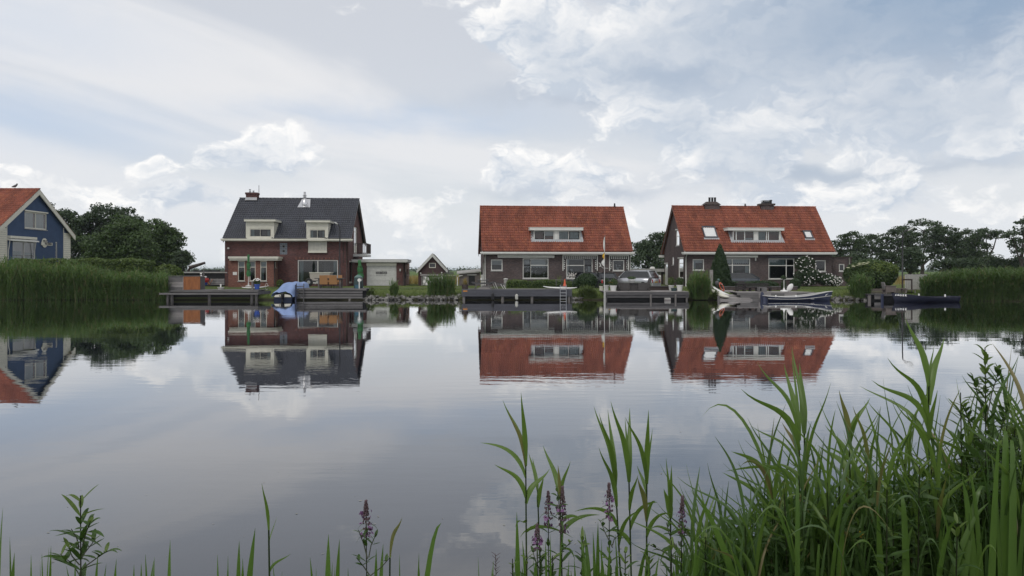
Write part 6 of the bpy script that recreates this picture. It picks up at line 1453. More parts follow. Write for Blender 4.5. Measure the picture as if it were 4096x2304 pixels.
def bench():
    Y = 59.2; b = Vector((wx(2950, Y), Y, zE)); t = thing('bench', 'long dark timber bench with slatted ends on the plank walled jetty', 'bench', b); L = wx(3092, Y) - b.x; H = Z(1133, Y) - zE
    for i in range(3): MB().box(.55, .55, .42 + i * (H - .42) / 3, L - .15, .60, .42 + (i + 1) * (H - .42) / 3 - .02).build('back_slat', M['dark_wood'], t)
    for i in range(3): MB().box(.5, .06 + i * .16, .33, L - .1, .06 + i * .16 + .145, .38).build('seat_slat', M['dark_wood'], t)
    MB().box(.5, .0, .26, L - .1, .05, .37).build('front_rail', M['dark_wood'], t)
    for x in (.0, .55): MB().box(x, .0, 0, x + .08, .6, .05).build('end_foot', M['dark_wood'], t); MB().box(x, .0, 0, x + .08, .08, H - .04).build('end_post', M['dark_wood'], t); MB().box(x, .52, 0, x + .08, .6, H).build('end_post', M['dark_wood'], t)
    for i in range(4): MB().box(.08, .02, .15 + i * .17, .55, .05, .15 + i * .17 + .12).build('end_slat', M['dark_wood'], t)
    MB().box(-.04, -.04, H - .04, .67, .66, H).build('end_top', M['dark_wood'], t)
    for x in (1.0, 1.5, 1.9, 2.55): MB().box(x, .1, 0, x + .09, .5, .33).build('leg', M['dark_wood'], t)
    t = thing('storage_box', 'grey open timber box standing in front of the dark bench', 'box', (wx(3036, 58.0), 58.0, zE)); w_ = wx(3068, 58) - wx(3036, 58); h_ = Z(1149, 58) - zE
    for (a, z0, c, z1) in ((0, 0, .07, h_), (w_ - .28, 0, w_, h_), (.072, h_ - .07, w_ - .282, h_), (.072, 0, w_ - .282, .05)): MB().box(a, 0, z0, c, .45, z1).build('board', M['grey_wood'], t)
    MB().box(.07, .4, .05, w_ - .28, .44, h_ - .07).build('back', M['black'], t)
    p = thing('mooring_post', 'post wrapped in slate blue cloth between the jetty and rowing boat', 'post', (wx(3049, 56.9), 56.9, 0)); MB().tube([(0, 0, -.4), (0, 0, .95)], .055, 8).build('post', M['grey_wood'], p); MB().lathe([(.13, .0), (.15, .3), (.10, .55), (.07, .62)], 9).build('wrap', M['hull_blue'], p)
bench()
def parasol_base():
    Y = 58.1; b = wp(3136, 1165, Y); b.z = zE; t = thing('parasol_stand', 'white parasol stand with bare pole beside the rowing boat', 'parasol stand', b)
    MB().lathe([(.26, 0), (.27, .06), (.24, .12), (.08, .15), (.05, .3)], 18).build('base', M['plastic_w'], t); MB().tube([(0, 0, .15), (0, 0, Z(1119, Y) - zE)], .028, 8).build('pole', M['greywhite'], t)
    t = thing('fender', 'pale oval fender leaning behind the parasol stand', 'fender', wp(3160, 1154, 58.9)); m = MB().blob((0, 0, 0), (.20, .10, .34), 14, 10); q = Matrix.Rotation(R(34), 3, 'Y'); m.v = [tuple(q @ Vector(v)) for v in m.v]; m.build('body', M['plastic_w'], t, smooth=True); t.location.z = zE + .30
    t = potplant('topiary', 'thin dark potted topiary behind the parasol pole', 'plant', 3134, 1160, 60.0, .3, .1, 'brown_dark', None, 'leaf_dark', .3, .8, n=60); t.location.z = zE
    f = MB(); leaves(f, 500, ball_fn((0, 0, .45), (.20, .2, .5), .4), .10); leaves(f, 200, ball_fn((.0, 0, 1.05), (.26, .2, .16), .3), .10); f.build('crown', M['leaf_dark'], t)
parasol_base()
def right_garden():
    Y = 56.2; zF = Z(1176, Y); dF = dock('jetty', 'small dark jetty behind the navy boat', 3472, 3600, Y, 1.6, zF, [(Z(1184, Y), zF - .05, 3500, None, 0)], [(3480, .1, .4), (3590, .1, .4)], 'grey_wood2', 'grey_wood2', under=1)
    MB().box(wx(3498, Y) - wx(3472, Y), -.02, .12, wx(3522, Y) - wx(3472, Y), .03, .42).build('panel', M['grey_wood'], dF)
    tag(MB().tube([(0, 0, -.5), (0, 0, .5)], .10, 9).build('mooring_post', M['hull_blue'], None, (wx(3529, 55.6), 55.6, 0)), 'dark blue mooring post at the bow of the navy boat', 'post')
    b = Vector((wx(3541, 57.0), 57.0, zF)); t = thing('garden_armchair', 'brown wooden block armchair on the small dark jetty', 'armchair', b); w_ = wx(3584, 57) - b.x; h_ = Z(1143, 57) - zF; m = 'taupe'
    MB().box(.05, 0, .12, w_, .06, h_ - .05).build('side', M[m], t); MB().box(.05, .55, .12, w_, .6, h_ - .05).build('side', M[m], t); MB().box(0, -.03, h_ - .048, w_ + .05, .10, h_).build('armrest', M[m], t); MB().box(0, .52, h_ - .048, w_ + .05, .65, h_).build('armrest', M[m], t); MB().box(.05, .06, .25, w_, .55, .34).build('seat', M[m], t)
    MB().prism([(.06, .05, .3), (-.06, .05, h_ + .24), (-.02, .05, h_ + .25), (.14, .05, .3)], (0, .5, 0)).build('backrest', M['pale_wood'], t)
    for x in (.05, w_ - .1): MB().box(x, 0, 0, x + .08, .6, .12).build('leg', M[m], t)
    for (nm, lab, x0, x1, Yt, y0, has) in (('garden_table', 'low brown wooden table beside the block armchair', 3590, 3624, 57.2, 1153, 0), ('garden_chair', 'brown wooden chair with tall back against the corrugated fence', 3624, 3664, 57.8, 1158, 1)):
        b = Vector((wx(x0, Yt), Yt, zF)); t = thing(nm, lab, 'table' if not has else 'chair', b); w_ = wx(x1, Yt) - b.x; h_ = Z(y0, Yt) - zF
        MB().box(0, 0, h_ - .05, w_, .6, h_).build('top' if not has else 'seat', M[m], t)
        for x in (0, w_ - .07):
            for y in (.02, .52): MB().box(x, y, 0, x + .07, y + .07, h_ - .05).build('leg', M['pale_wood' if has else m], t)
        if has: MB().box(-.02, .55, h_ + .001, .05, .62, Z(1116, Yt) - zF).build('back_post', M['brown_dark'], t); MB().box(w_ - .05, .55, h_ + .001, w_ + .02, .62, Z(1116, Yt) - zF).build('back_post', M['brown_dark'], t); MB().box(.05, .56, Z(1122, Yt) - zF, w_ - .05, .6, Z(1116, Yt) - zF).build('back_rail', M['brown_dark'], t)
    for i in range(2): pass
    t = thing('log_edging', 'stepped timber edging between lawn and small dark jetty', 'edging', (wx(3470, 58.2), 58.2, zF - .05))
    for i in range(2): MB().box(0, i * .3, i * .2, wx(3640, 58.2) - wx(3470, 58.2), i * .3 + .15, i * .2 + .18).build('sleeper', M['taupe'], t)
    Y = 60.5; x0, x1 = wx(3619, Y), wx(3712, Y); t = thing('corrugated_fence', 'pale corrugated sheet fence at the edge of the reeds', 'fence', (x0, Y, GZ)); n = 11; w_ = (x1 - x0) / n; h_ = Z(1098, Y) - GZ
    for i in range(n):
        s = MB(); s.sm = True; k = 6
        for j in range(k + 1): xx = i * w_ + w_ * j / k; s.v += [(xx, -.045 * sin(pi * j / k), -.1), (xx, -.045 * sin(pi * j / k), h_ + .02 * (i % 2))]
        s.f = [(2 * j, 2 * j + 2, 2 * j + 3, 2 * j + 1) for j in range(k)]; s.build('sheet', M['concrete'], t)
    MB().box(0, .01, h_ - .1, x1 - x0, .06, h_ + .04).build('rail', M['grey_wood2'], t)
right_garden()
# pigeon on the ridge of the blue house
def pigeon():
    p = HB.O + Vector((HB.W - (wx(146, 67.3) - wx(61, 67.3)), HB.vr, HB.zr + .10)); t = thing('bird', 'dark bird perched on the ridge of the blue house', 'bird', p)
    m = MB(); m.sm = True; P = [(-.30, 0, .10), (-.12, 0, .14), (.02, 0, .18), (.14, 0, .28), (.18, 0, .36), (.26, 0, .36)]; m.tube(P, [.03, .09, .11, .075, .06, .015], 8); m.build('body', M['cargrey'], t)
    for y in (-.03, .03): MB().tube([(.0, y, 0), (.0, y, .1)], .008, 5).build('leg', M['black'], t)
pigeon()
# ------------------------------------------------------------------ trees, hedges, reeds
vr_ = random.Random(21)
M['tree_a'] = leafmat('dark oak leaves', (.024, .046, .020), (.050, .080, .032), .22, vscale=.25)
M['tree_b'] = leafmat('mid green leaves', (.032, .066, .018), (.070, .115, .030), .26, vscale=.3)
M['tree_c'] = leafmat('grey green leaves', (.034, .060, .028), (.066, .102, .046), .28, vscale=.3)
M['bark'] = pmat('bark', (.050, .042, .036), .9, .3, 5, .4, 12)
M['hedge'] = leafmat('clipped hedge leaves', (.045, .082, .018), (.105, .150, .032), .22, vscale=.6)
M['reed'] = leafmat('reed bed leaves', (.052, .105, .028), (.125, .200, .060), .40, vscale=.5, dry=((.20, .17, .085), .10))
M['reed_dark'] = leafmat('dark reed bed leaves', (.036, .078, .020), (.095, .155, .040), .36, vscale=.4, dry=((.17, .145, .07), .08))
M['far_leaf'] = leafmat('distant wood', (.030, .050, .024), (.050, .075, .032), .1, vscale=.03)
M['grass'] = leafmat('grass blades', (.045, .080, .018), (.115, .150, .040), .25, vscale=1.5)
M['straw'] = leafmat('straw blades', (.22, .17, .06), (.34, .26, .09), .25)

def limb(mb, a, b, r0, r1, rg, wob=.06, n=5):
    a, b = Vector(a), Vector(b); L = (b - a).length; pts = []
    for i in range(n + 1):
        f = i / n; p = a.lerp(b, f) + Vector((rg.gauss(0, wob), rg.gauss(0, wob), rg.gauss(0, wob * .4))) * L * (f * (1 - f) * 2); pts.append(p)
    mb.tube(pts, [r0 + (r1 - r0) * i / n for i in range(n + 1)], 6, False); return pts
def tree(label, px, Y, pyt, pyb, wpx, mat_, lobes, clumps=90, per=60, leaf=.30, openness=.45, group=None, trunk_px=None, name='tree', seed=0, cl=(.95, .55), trunk_r=.22):
    """lobes: (dx px, py centre, rx px, ry px) crown masses in photograph pixels at depth Y"""
    rg = random.Random(seed + int(px)); b = Vector((wx(px, Y), Y, GZ)); t = thing(name, label, 'tree', b, 0, group); k = Y / F
    tr = MB(); cr = MB(); tops = []
    tot = sum(l[2] * l[3] for l in lobes)
    mid = Z(pyb, Y) - b.z
    for (dx_, pyc, rx, ry) in lobes:
        c = Vector((dx_ * k, rg.uniform(-.8, .8), Z(pyc, Y) - b.z)); R_ = Vector((rx * k, rx * k * .75, ry * k)); tops.append((c, R_))
        n = max(6, int(clumps * rx * ry / tot))
        for i in range(n):
            d = Vector((rg.gauss(0, 1), rg.gauss(0, 1), rg.gauss(0, 1) + .25)).normalized(); q = openness + (1 - openness) * rg.random() ** .6
            p = c + Vector((d.x * R_.x, d.y * R_.y, d.z * R_.z)) * q
            rr = cl[0] * (.6 + .8 * rg.random())
            leaves(cr, per, ball_fn(p, (rr, rr, rr * cl[1]), .25, rg), leaf, rg, 1.7)
            if i % 5 == 0: limb(tr, c - Vector((0, 0, R_.z * .5)), p, .06, .015, rg, .08, 4)
    base_top = Vector((0, 0, max(.6, mid)))
    limb(tr, (0, 0, -.2), base_top, trunk_r * 1.3, trunk_r, rg, .03)
    for c, R_ in tops: limb(tr, base_top, c - Vector((0, 0, R_.z * .5)), trunk_r * .6, .06, rg, .06)
    tr.build('trunk', M['bark'], t); cr.build('crown', M[mat_], t); return t
G1 = 'trees behind the blue house'
tree('dark round tree just behind the blue house roof', 235, 108, 814, 1075, 0, 'tree_a', [(-10, 895, 95, 86), (20, 990, 110, 80), (-60, 960, 80, 80)], 210, 64, .36, .3, G1, seed=1)
tree('largest dark domed tree of the left group', 440, 112, 818, 1080, 0, 'tree_a', [(0, 890, 110, 74), (-80, 925, 75, 68), (70, 930, 85, 80), (-50, 1010, 130, 70), (60, 1010, 120, 70)], 400, 64, .36, .3, G1, seed=2)
tree('brighter green tree in front of the dark dome', 480, 96, 876, 1085, 0, 'tree_b', [(20, 935, 75, 62), (-70, 985, 80, 55), (70, 990, 80, 60), (0, 1030, 125, 55)], 310, 64, .30, .3, G1, seed=3)
tree('tree at the right end of the left group', 645, 104, 882, 1080, 0, 'tree_b', [(-25, 940, 65, 58), (30, 970, 55, 55), (0, 1030, 85, 55), (45, 1030, 45, 40)], 240, 64, .32, .3, G1, seed=4)
tree('small dark tree right of the left group', 735, 100, 998, 1082, 0, 'tree_a', [(0, 1035, 32, 38), (-18, 1060, 30, 24)], 46, 60, .26, .3, G1, seed=5, cl=(.7, .6))
G2 = 'trees between the red roofed houses'
tree('dark green tree seen between the two red roofed houses', 2600, 110, 940, 1080, 0, 'tree_a', [(30, 985, 75, 48), (-20, 1010, 60, 50), (90, 975, 60, 45), (20, 1050, 120, 45)], 190, 60, .32, .3, G2, seed=6)
G3 = 'row of open trees beyond the right house'
RT_ = [(3395, 926, 60, 'tree_c', 'open tree just beyond the right house gable'), (3480, 934, 74, 'tree_c', 'open tree second from the right house gable'), (3585, 912, 74, 'tree_a', 'open tree right behind the tall street lamp'), (3690, 876, 108, 'tree_c', 'tallest domed tree of the row on the right'), (3775, 902, 70, 'tree_a', 'tree on the right shoulder of the tallest dome'), (3850, 918, 58, 'tree_c', 'narrow tree right of the tallest dome'), (3945, 912, 62, 'tree_c', 'leaning tree with spreading top near the right edge')]
for i, (px, pt, hw, mt, lab) in enumerate(RT_):
    rg = random.Random(100 + i); Y = 118 + 8 * (i % 2); lob = [(0, pt + 34, hw * .75, 32), (-hw * .55, pt + 58, hw * .55, 30), (hw * .55, pt + 62, hw * .55, 30), (rg.uniform(-20, 20), pt + 98, hw * .8, 30), (-hw * .6, pt + 118, hw * .5, 26), (hw * .6, pt + 122, hw * .5, 26)]
    if i == 6: lob = [(10, pt + 24, 40, 24), (-45, pt + 45, 32, 22), (38, pt + 25, 22, 16), (-25, pt + 85, 45, 30), (-55, pt + 115, 40, 26)]
    tree(lab, px, Y, pt, 1062, 0, mt, lob, 135 if i != 3 else 190, 44, .28, .5, G3, seed=30 + i, cl=(.70, .45), trunk_r=.26)
tree('ragged tree cut by the right edge of the picture', 4085, 100, 885, 1060, 0, 'tree_c', [(5, 905, 32, 28), (-35, 945, 38, 22), (20, 965, 50, 40), (60, 920, 60, 60), (0, 1010, 30, 30)], 76, 46, .28, .5, G3, seed=50, cl=(.75, .5))
# bushes under that row
for i, (px, pt, hw, lab) in enumerate([(3450, 1015, 55, 'dark low bush under the first open trees'), (3640, 990, 55, 'dark rounded bush behind the street lamp'), (3830, 1040, 85, 'dark scrub left of the leaning tree'), (3960, 1030, 75, 'dark scrub below the leaning tree'), (4060, 1030, 70, 'dark scrub at the right edge')]):
    tree(lab, px, 104, pt, 1090, 0, 'tree_a', [(0, (pt + 1080) / 2, hw, (1085 - pt) / 2), (hw * .5, 1066, hw * .7, 22), (-hw * .5, 1066, hw * .7, 22)], 90, 56, .26, .35, 'scrub below the row of trees', seed=60 + i, name='bush', cl=(.75, .6))

def farwood():
    m = MB(); rg = random.Random(5)
    for i in range(900):
        Y = rg.choice((560, 760, 980)) + rg.uniform(-40, 40); x = rg.uniform(-.72, .72) * Y; h = rg.uniform(3.0, 6.0) * (.55 + .6 * sin(x * .017 + Y * .3) ** 2); c = Vector((x, Y, GZ + h * .45))
        leaves(m, 46, ball_fn(c, (h * 1.0, h * .6, h * .5), .3, rg), 1.0, rg, 1.4)
    return tag(m.build('far_wood', M['far_leaf']), 'hazy line of distant trees on the horizon behind the houses', 'trees', None, 'stuff')
farwood()

def shrub(name, label, cat, c, r, n, mat_, leaf, core=True, box=False, shell=.72, group=None, seed=1, extra=None):
    rg = random.Random(seed); b = Vector((c[0], c[1], c[2])); t = thing(name, label, cat, b, 0, group); f = MB()
    if box:
        def fn():
            x, y, z = rg.uniform(-1, 1), rg.uniform(-1, 1), rg.uniform(0, 1); s = rg.randrange(4)
            if s == 0: y = -1
            elif s == 1: z = 1
            elif s == 2: x = -1 if rg.random() < .5 else 1
            else: y = -1
            p = Vector((x * r[0], y * r[1], z * r[2])); p += Vector((rg.gauss(0, .05), rg.gauss(0, .06), rg.gauss(0, .045) + .06 * sin(x * r[0] * 2.1) - .05 * abs(y) ** 4 - .1 * abs(x) ** 12)); return p, Vector((0, -.4, .5))
        leaves(f, n, fn, leaf, rg, 1.6)
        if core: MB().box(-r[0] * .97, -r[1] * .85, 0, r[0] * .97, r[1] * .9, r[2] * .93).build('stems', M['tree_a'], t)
    else: leaves(f, n, ball_fn((0, 0, r[2] * .55), (r[0], r[1], r[2] * .6), shell, rg), leaf, rg, 1.7)
    f.build('foliage', M[mat_], t)
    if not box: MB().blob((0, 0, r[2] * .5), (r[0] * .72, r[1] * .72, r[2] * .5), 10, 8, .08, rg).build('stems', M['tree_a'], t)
    return t
def pxbox(x0, x1, pyt, Y, dep, zb=GZ): return (wx((x0 + x1) / 2, Y), Y + dep / 2, zb), ((wx(x1, Y) - wx(x0, Y)) / 2, dep / 2, Z(pyt, Y) - zb)
c, r = pxbox(40, 590, 1040, 61.2, 1.2); shrub('hedge', 'tall clipped hedge behind the left reed bed', 'hedge', c, r, 15000, 'hedge', .17, box=True, seed=2)
c, r = pxbox(588, 720, 1068, 64, 1.5); shrub('bush', 'pale green leafy bush right of the tall hedge', 'bush', c, r, 1800, 'leaf_bright', .22, seed=3)
c, r = pxbox(2030, 2284, 1123, 66.3, .9, .62); shrub('hedge', 'low clipped hedge in front of the middle brick house', 'hedge', c, r, 4200, 'hedge', .11, box=True, seed=4)
c, r = pxbox(2916, 3112, 1127.5, 65.2, .8, .62); shrub('hedge', 'low dark hedge behind the long bench', 'hedge', c, r, 3000, 'leaf_dark', .11, box=True, seed=5)
c, r = pxbox(2308, 2394, 1100, 62.6, 1.3); shrub('bush', 'round dark bush in front of the black cars', 'bush', c, r, 2600, 'leaf_dark', .13, seed=6)
c, r = pxbox(2290, 2345, 1116, 63.5, 1.0); shrub('bush', 'sprawling dark rose bush left of the round dark bush', 'bush', c, r, 420, 'leaf_dark', .14, seed=61)
c, r = pxbox(3166, 3212, 1119, 62.5, .9); shrub('bush', 'small round evergreen bush below the white roses', 'bush', c, r, 1500, 'leaf_dark', .10, seed=7)
c, r = pxbox(1102, 1131, 1121, 70.5, .5); shrub('bush', 'small green bush in the corner of the bay', 'bush', c, r, 420, 'leaf_bright', .12, seed=8)
c, r = pxbox(2752, 2790, 1124, 61, .9); shrub('bush', 'pale weeds between the white pot and reed clump', 'bush', c, r, 500, 'leaf_bright', .14, seed=9)
def elder():
    c, r = pxbox(3408, 3622, 1052, 62.2, 3.0); t = shrub('elder_bush', 'large elder bush with flat cream flower heads', 'bush', c, r, 9500, 'leaf_bush', .20, seed=10, shell=.78); g = MB(); rg = random.Random(8); f = MB()
    leaves(f, 3600, ball_fn((r[0] * .1, 0, r[2] * .72), (r[0] * .95, r[1], r[2] * .40), .8, rg), .20, rg, 1.7); f.build('upper_foliage', M['leaf_bright'], t)
    for i in range(26):
        p = Vector((rg.uniform(-1, -.35) * r[0], rg.uniform(-1.05, -.4) * r[1], 0)); p.z = r[2] * (.62 + .42 * sqrt(max(0, 1 - (p.x / r[0]) ** 2 * .8))) + rg.uniform(-.12, .05); g.blob(p, (.13, .13, .03), 7, 4)
    g.build('flowers', pmat('cream elder flowers', (.42, .43, .28), .8, .15), t)
elder()
def conifer():
    Y = 63.6; b = wp(2880, 1146, Y); t = thing('conifer', 'dense conical evergreen in front of the right brick house', 'conifer', b); H = Z(977, Y) - b.z; R0 = (wx(2924, Y) - wx(2838, Y)) / 2; rg = random.Random(4); f = MB()
    def fn():
        while 1:
            h = rg.random(); rad = R0 * (1 - h ** 1.35) ** .85 * (.80 + .20 * min(1, h * 8)) + .04
            if rg.random() < rad / R0 + .08: break
        a = rg.uniform(0, 2 * pi); q = .84 + .2 * rg.random() + .06 * sin(a * 7 + h * 23); return Vector((cos(a) * rad * q, sin(a) * rad * q, h * H)), Vector((cos(a) * .6, sin(a) * .6, .6))
    leaves(f, 11000, fn, .13, rg, 2.2); f.build('crown', M['leaf_dark'], t)
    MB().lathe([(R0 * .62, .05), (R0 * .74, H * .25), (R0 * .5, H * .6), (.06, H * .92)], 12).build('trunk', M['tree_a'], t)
conifer()
def roses():
    rg = random.Random(12); Y = 71.2; b = wp(3262, 1142, Y); b.z = GZ; t = thing('rose_bush', 'climbing rose bush full of white blooms on the brick wall', 'rose bush', b); f = MB(); g = MB(); fl = []
    for (x0, x1, y0, y1, dep, n, nf) in ((3182, 3272, 1022, 1090, .35, 2300, 30), (3176, 3290, 1070, 1143, .9, 3600, 34), (3270, 3340, 1092, 1143, 1.0, 2400, 26), (3310, 3368, 1102, 1145, .9, 1300, 46)):
        c = Vector((wx((x0 + x1) / 2, Y), Y - dep * .5 + .6, (Z(y0, Y) + Z(y1, Y)) / 2)) - b; R_ = ((wx(x1, Y) - wx(x0, Y)) / 2, dep, (Z(y0, Y) - Z(y1, Y)) / 2)
        leaves(f, n, ball_fn(c, R_, .35, rg), .12, rg, 1.6)
        for i in range(nf):
            a = rg.uniform(0, 2 * pi); q = sqrt(rg.random()) * 1.02; x, z = cos(a) * q, sin(a) * q; p = c + Vector((x * R_[0], -R_[1] * (sqrt(max(0, 1 - min(1, q * q))) + .05), z * R_[2])); fl.append(p)
    for p in fl:
        s = rg.uniform(.026, .062)
        for k in range(3): g.blob(p + Vector((rg.gauss(0, s * .6), rg.gauss(0, s * .3), rg.gauss(0, s * .5))), (s * .8, s * .6, s * .7), 6, 4)
    f.build('foliage', M['leaf_dark'], t); g.build('flowers', M['petal'], t)
roses()

def blade(mb, p, d, L, w_, n=3, droop=.3, up=Vector((0, 0, 1))):
    """tapered grass blade: start p, horizontal lean d (Vector), length L"""
    s = Vector((-d.y, d.x, 0)); s = s.normalized() if s.length > 1e-4 else Vector((1, 0, 0)); vs = []
    for i in range(n + 1):
        f = i / n; q = p + up * (L * (f - droop * f * f)) + d * (L * f * f); ww = w_ * (1 - f ** 1.6) * .5 + .001; vs += [q - s * ww, q + s * ww]
    mb.add(vs, [(2 * i, 2 * i + 1, 2 * i + 3, 2 * i + 2) for i in range(n)])
def reeds(mb, fn, n, rg, leafL=(.35, .75), w_=.030, stem_w=.012, nl=7, out=None):
    """fn() -> base point, height"""
    for _ in range(n):
        p, H = fn(); a = rg.uniform(0, 2 * pi); ln = Vector((cos(a), sin(a), 0)) * rg.uniform(0, .30)
        if out: ln += Vector((p.x * out, p.y * out * .6, 0))
        blade(mb, p, ln, H, stem_w, 3, .02)
        for k in range(nl):
            f = .04 + .94 * ((k + rg.random()) / nl) ** .8; f = min(f, .97); q = p + Vector((0, 0, H * f * (1 - .02 * f))) + ln * (H * f * f); b = rg.uniform(0, 2 * pi); d = Vector((cos(b), sin(b), 0)) * rg.uniform(.35, 1.05)
            blade(mb, q, d, rg.uniform(*leafL), w_ * rg.uniform(.7, 1.3), 3, rg.uniform(.25, .95))
def reedbed():
    rg = random.Random(31); m = MB()
    def top(px): return 1046 - 10 * sin(px * .012) if px < 345 else (1046 + (px - 345) / 60 * 38 if px < 405 else 1083 - 5 * sin(px * .03))
    def fn():
        px = rg.uniform(-60, 668); dy = rg.random() ** 1.3 * 3.2; Y = 57.25 + dy; h = Z(top(px), 58.5) * rg.uniform(.58, 1.02) * (.86 + .14 * min(1, dy / 1.2)) * (1 + .06 * sin(px * .05) + .05 * sin(px * .021 + 1) + (.12 if rg.random() < .05 else 0)); 
        if px > 600: h *= .8 + .1 * rg.random()
        return Vector((wx(px, Y), Y, -.05 + .1 * dy)), h - .1 * dy
    reeds(m, fn, 6200, rg, (.35, .8), .040, .012, 7); return tag(m.build('reed_bed', M['reed']), 'tall green reed bed along the water in front of the blue house', 'reeds', None, 'stuff')
reedbed()
def reedbed_r():
    rg = random.Random(32); m = MB()
    def fn():
        px = rg.uniform(3690, 4190); dy = rg.random() ** 1.3 * 3.6; Y = 54.9 + dy + .3; t_ = 1074 + max(0, (3840 - px)) * .24; h = Z(t_, 57) * rg.uniform(.72, 1.04) * (.85 + .15 * min(1, dy / 1.2)); return Vector((wx(px, Y), Y, -.05 + .1 * dy)), h - .1 * dy
    reeds(m, fn, 5600, rg, (.4, .8), .038, .012, 7); return tag(m.build('reed_bed', M['reed_dark']), 'dense dark green reed bed along the water at the right edge', 'reeds', None, 'stuff')
reedbed_r()
def clump(name, label, px0, px1, pyt, pyb, Y, n, mat_='reed', dep=.8, cat='reeds', leafL=(.3, .7), seed=0, w_=.032, dome=True, stem=.014):
    rg = random.Random(300 + seed + int(px0)); c = wp((px0 + px1) / 2, pyb, Y); t = thing(name, label, cat, c); m = MB(); hw = (px1 - px0) / 2
    def fn():
        g = rg.uniform(-1, 1); y = rg.uniform(-dep, dep) * .5; k = sqrt(max(.05, 1 - g * g * .8)) if dome else 1; return Vector((g * hw * (.55 if dome else .8) * Y / F, y, 0)), (Z(pyt, Y) - c.z) * k * rg.uniform(.55, 1.06)
    reeds(m, fn, n, rg, leafL, w_, stem, 5, out=.42 if dome else None); m.build('blades', M[mat_], t); return t
clump('reed_clump', 'tall drooping reed clump between the pale jetty and plank ramp', 2748, 2850, 1086, 1197, 57.5, 520, 'reed', 1.2, leafL=(.5, 1.0), w_=.036)
clump('reed_clump', 'bushy reed clump at the left of the small dark jetty', 3392, 3492, 1094, 1192, 57.4, 420, 'reed', 1.2, leafL=(.4, .8), w_=.036, seed=2)
clump('reed_clump', 'reed clump on the stony bank before the garage', 1552, 1600, 1118, 1182, 58.2, 110, 'reed', .6, leafL=(.3, .6), seed=3)
clump('reed_clump', 'leafy reed clump on the stony bank before the small shed', 1698, 1832, 1098, 1186, 58.3, 420, 'reed', 1.0, leafL=(.3, .7), seed=4, dome=False)
clump('weed_clump', 'overgrown weeds on the bank right of the slate jetty', 2294, 2404, 1143, 1194, 58.2, 420, 'grass', 1.2, 'weeds', (.25, .5), 5)
clump('weed_clump', 'grassy weeds under the left end of the ramp', 2848, 2876, 1160, 1196, 57.6, 90, 'grass', .6, 'weeds', (.2, .4), 6)
clump('weed_clump', 'tall weeds left of the ramp post', 1470, 1500, 1150, 1190, 58.4, 60, 'grass', .6, 'weeds', (.2, .4), 7)
clump('grass_tuft', 'yellow ornamental grass in the dark planter', 1848, 1873, 1112, 1150, 58.0, 60, 'straw', .3, 'grass', (.2, .35), 8, .016, stem=.01)
# the ornamental grass belongs to its planter's place, but is lifted to the pot rim
def stones():
    rg = random.Random(77)
    for (px0, px1, n, s0, s1) in ((1456, 1838, 84, .09, .22), (3322, 3470, 26, .08, .17), (2284, 2330, 10, .08, .16)):
        for i in range(n):
            px = px0 + (px1 - px0) * (i + rg.random()) / n; x = wx(px, 57.5); y = bankY(x) + rg.uniform(-.05, .5); s = rg.uniform(s0, s1); m = MB().blob((0, 0, 0), (s * rg.uniform(.9, 1.5), s * rg.uniform(.7, 1.0), s * rg.uniform(.5, .9)), 6, 4, .32, rg)
            o = m.build('stone', M['rock' if i % 3 else 'rock_d'], GROUND, (x, y, .04 + (y - bankY(x)) * .40 + s * .1)); o.rotation_euler = (rg.uniform(-.6, .6), rg.uniform(-.6, .6), rg.uniform(0, 6))
M['rock'] = pmat('grey bank stones', (.17, .165, .155), .85, .4, 8, .6, 12); M['rock_d'] = pmat('dark bank stones', (.085, .082, .076), .85, .4, 8, .6, 12)
stones()
def grass():
    rg = random.Random(13); m = MB()
    for _ in range(26000):
        px = rg.uniform(620, 3720); Y = bankY(wx(px, 58)) + .25 + rg.random() ** 1.6 * 7.5; x = wx(px, Y); dy = Y - bankY(x)
        z = .10 + .26 * min(1, dy / .6) if dy < .6 else min(.70, .26 + (dy - .6) * .19); edge = dy < 1.6
        docks_ = any(a < px < b for a, b in ((655, 1070), (1076, 1182), (1186, 1462), (1848, 2286), (2412, 2750), (2872, 3010), (2950, 3250)))
        if docks_ and dy < 3.2: continue
        h = rg.uniform(.10, .30) if edge else rg.uniform(.03, .085)
        a = rg.uniform(0, 2 * pi); blade(m, Vector((x, Y, z)), Vector((cos(a), sin(a), 0)) * rg.uniform(.1, .6), h, .022 if edge else .03, 2, .2)
    return tag(m.build('grass', M['grass']), 'short green grass along the far bank and lawns', 'grass', None, 'stuff')
grass()
def meadow():
    rg = random.Random(14); m = MB()
    for _ in range(9000):
        Y = 82 + rg.random() ** 1.5 * 60; px = rg.choice((rg.uniform(560, 920), rg.uniform(1600, 1960), rg.uniform(3380, 4100))); a = rg.uniform(0, 2 * pi); blade(m, Vector((wx(px, Y), Y, GZ)), Vector((cos(a), sin(a), 0)) * .2, rg.uniform(.5, 1.0), .05, 2, .1)
    return tag(m.build('meadow_grass', M['straw']), 'tall straw coloured meadow grass behind the houses', 'grass', None, 'stuff')
meadow()
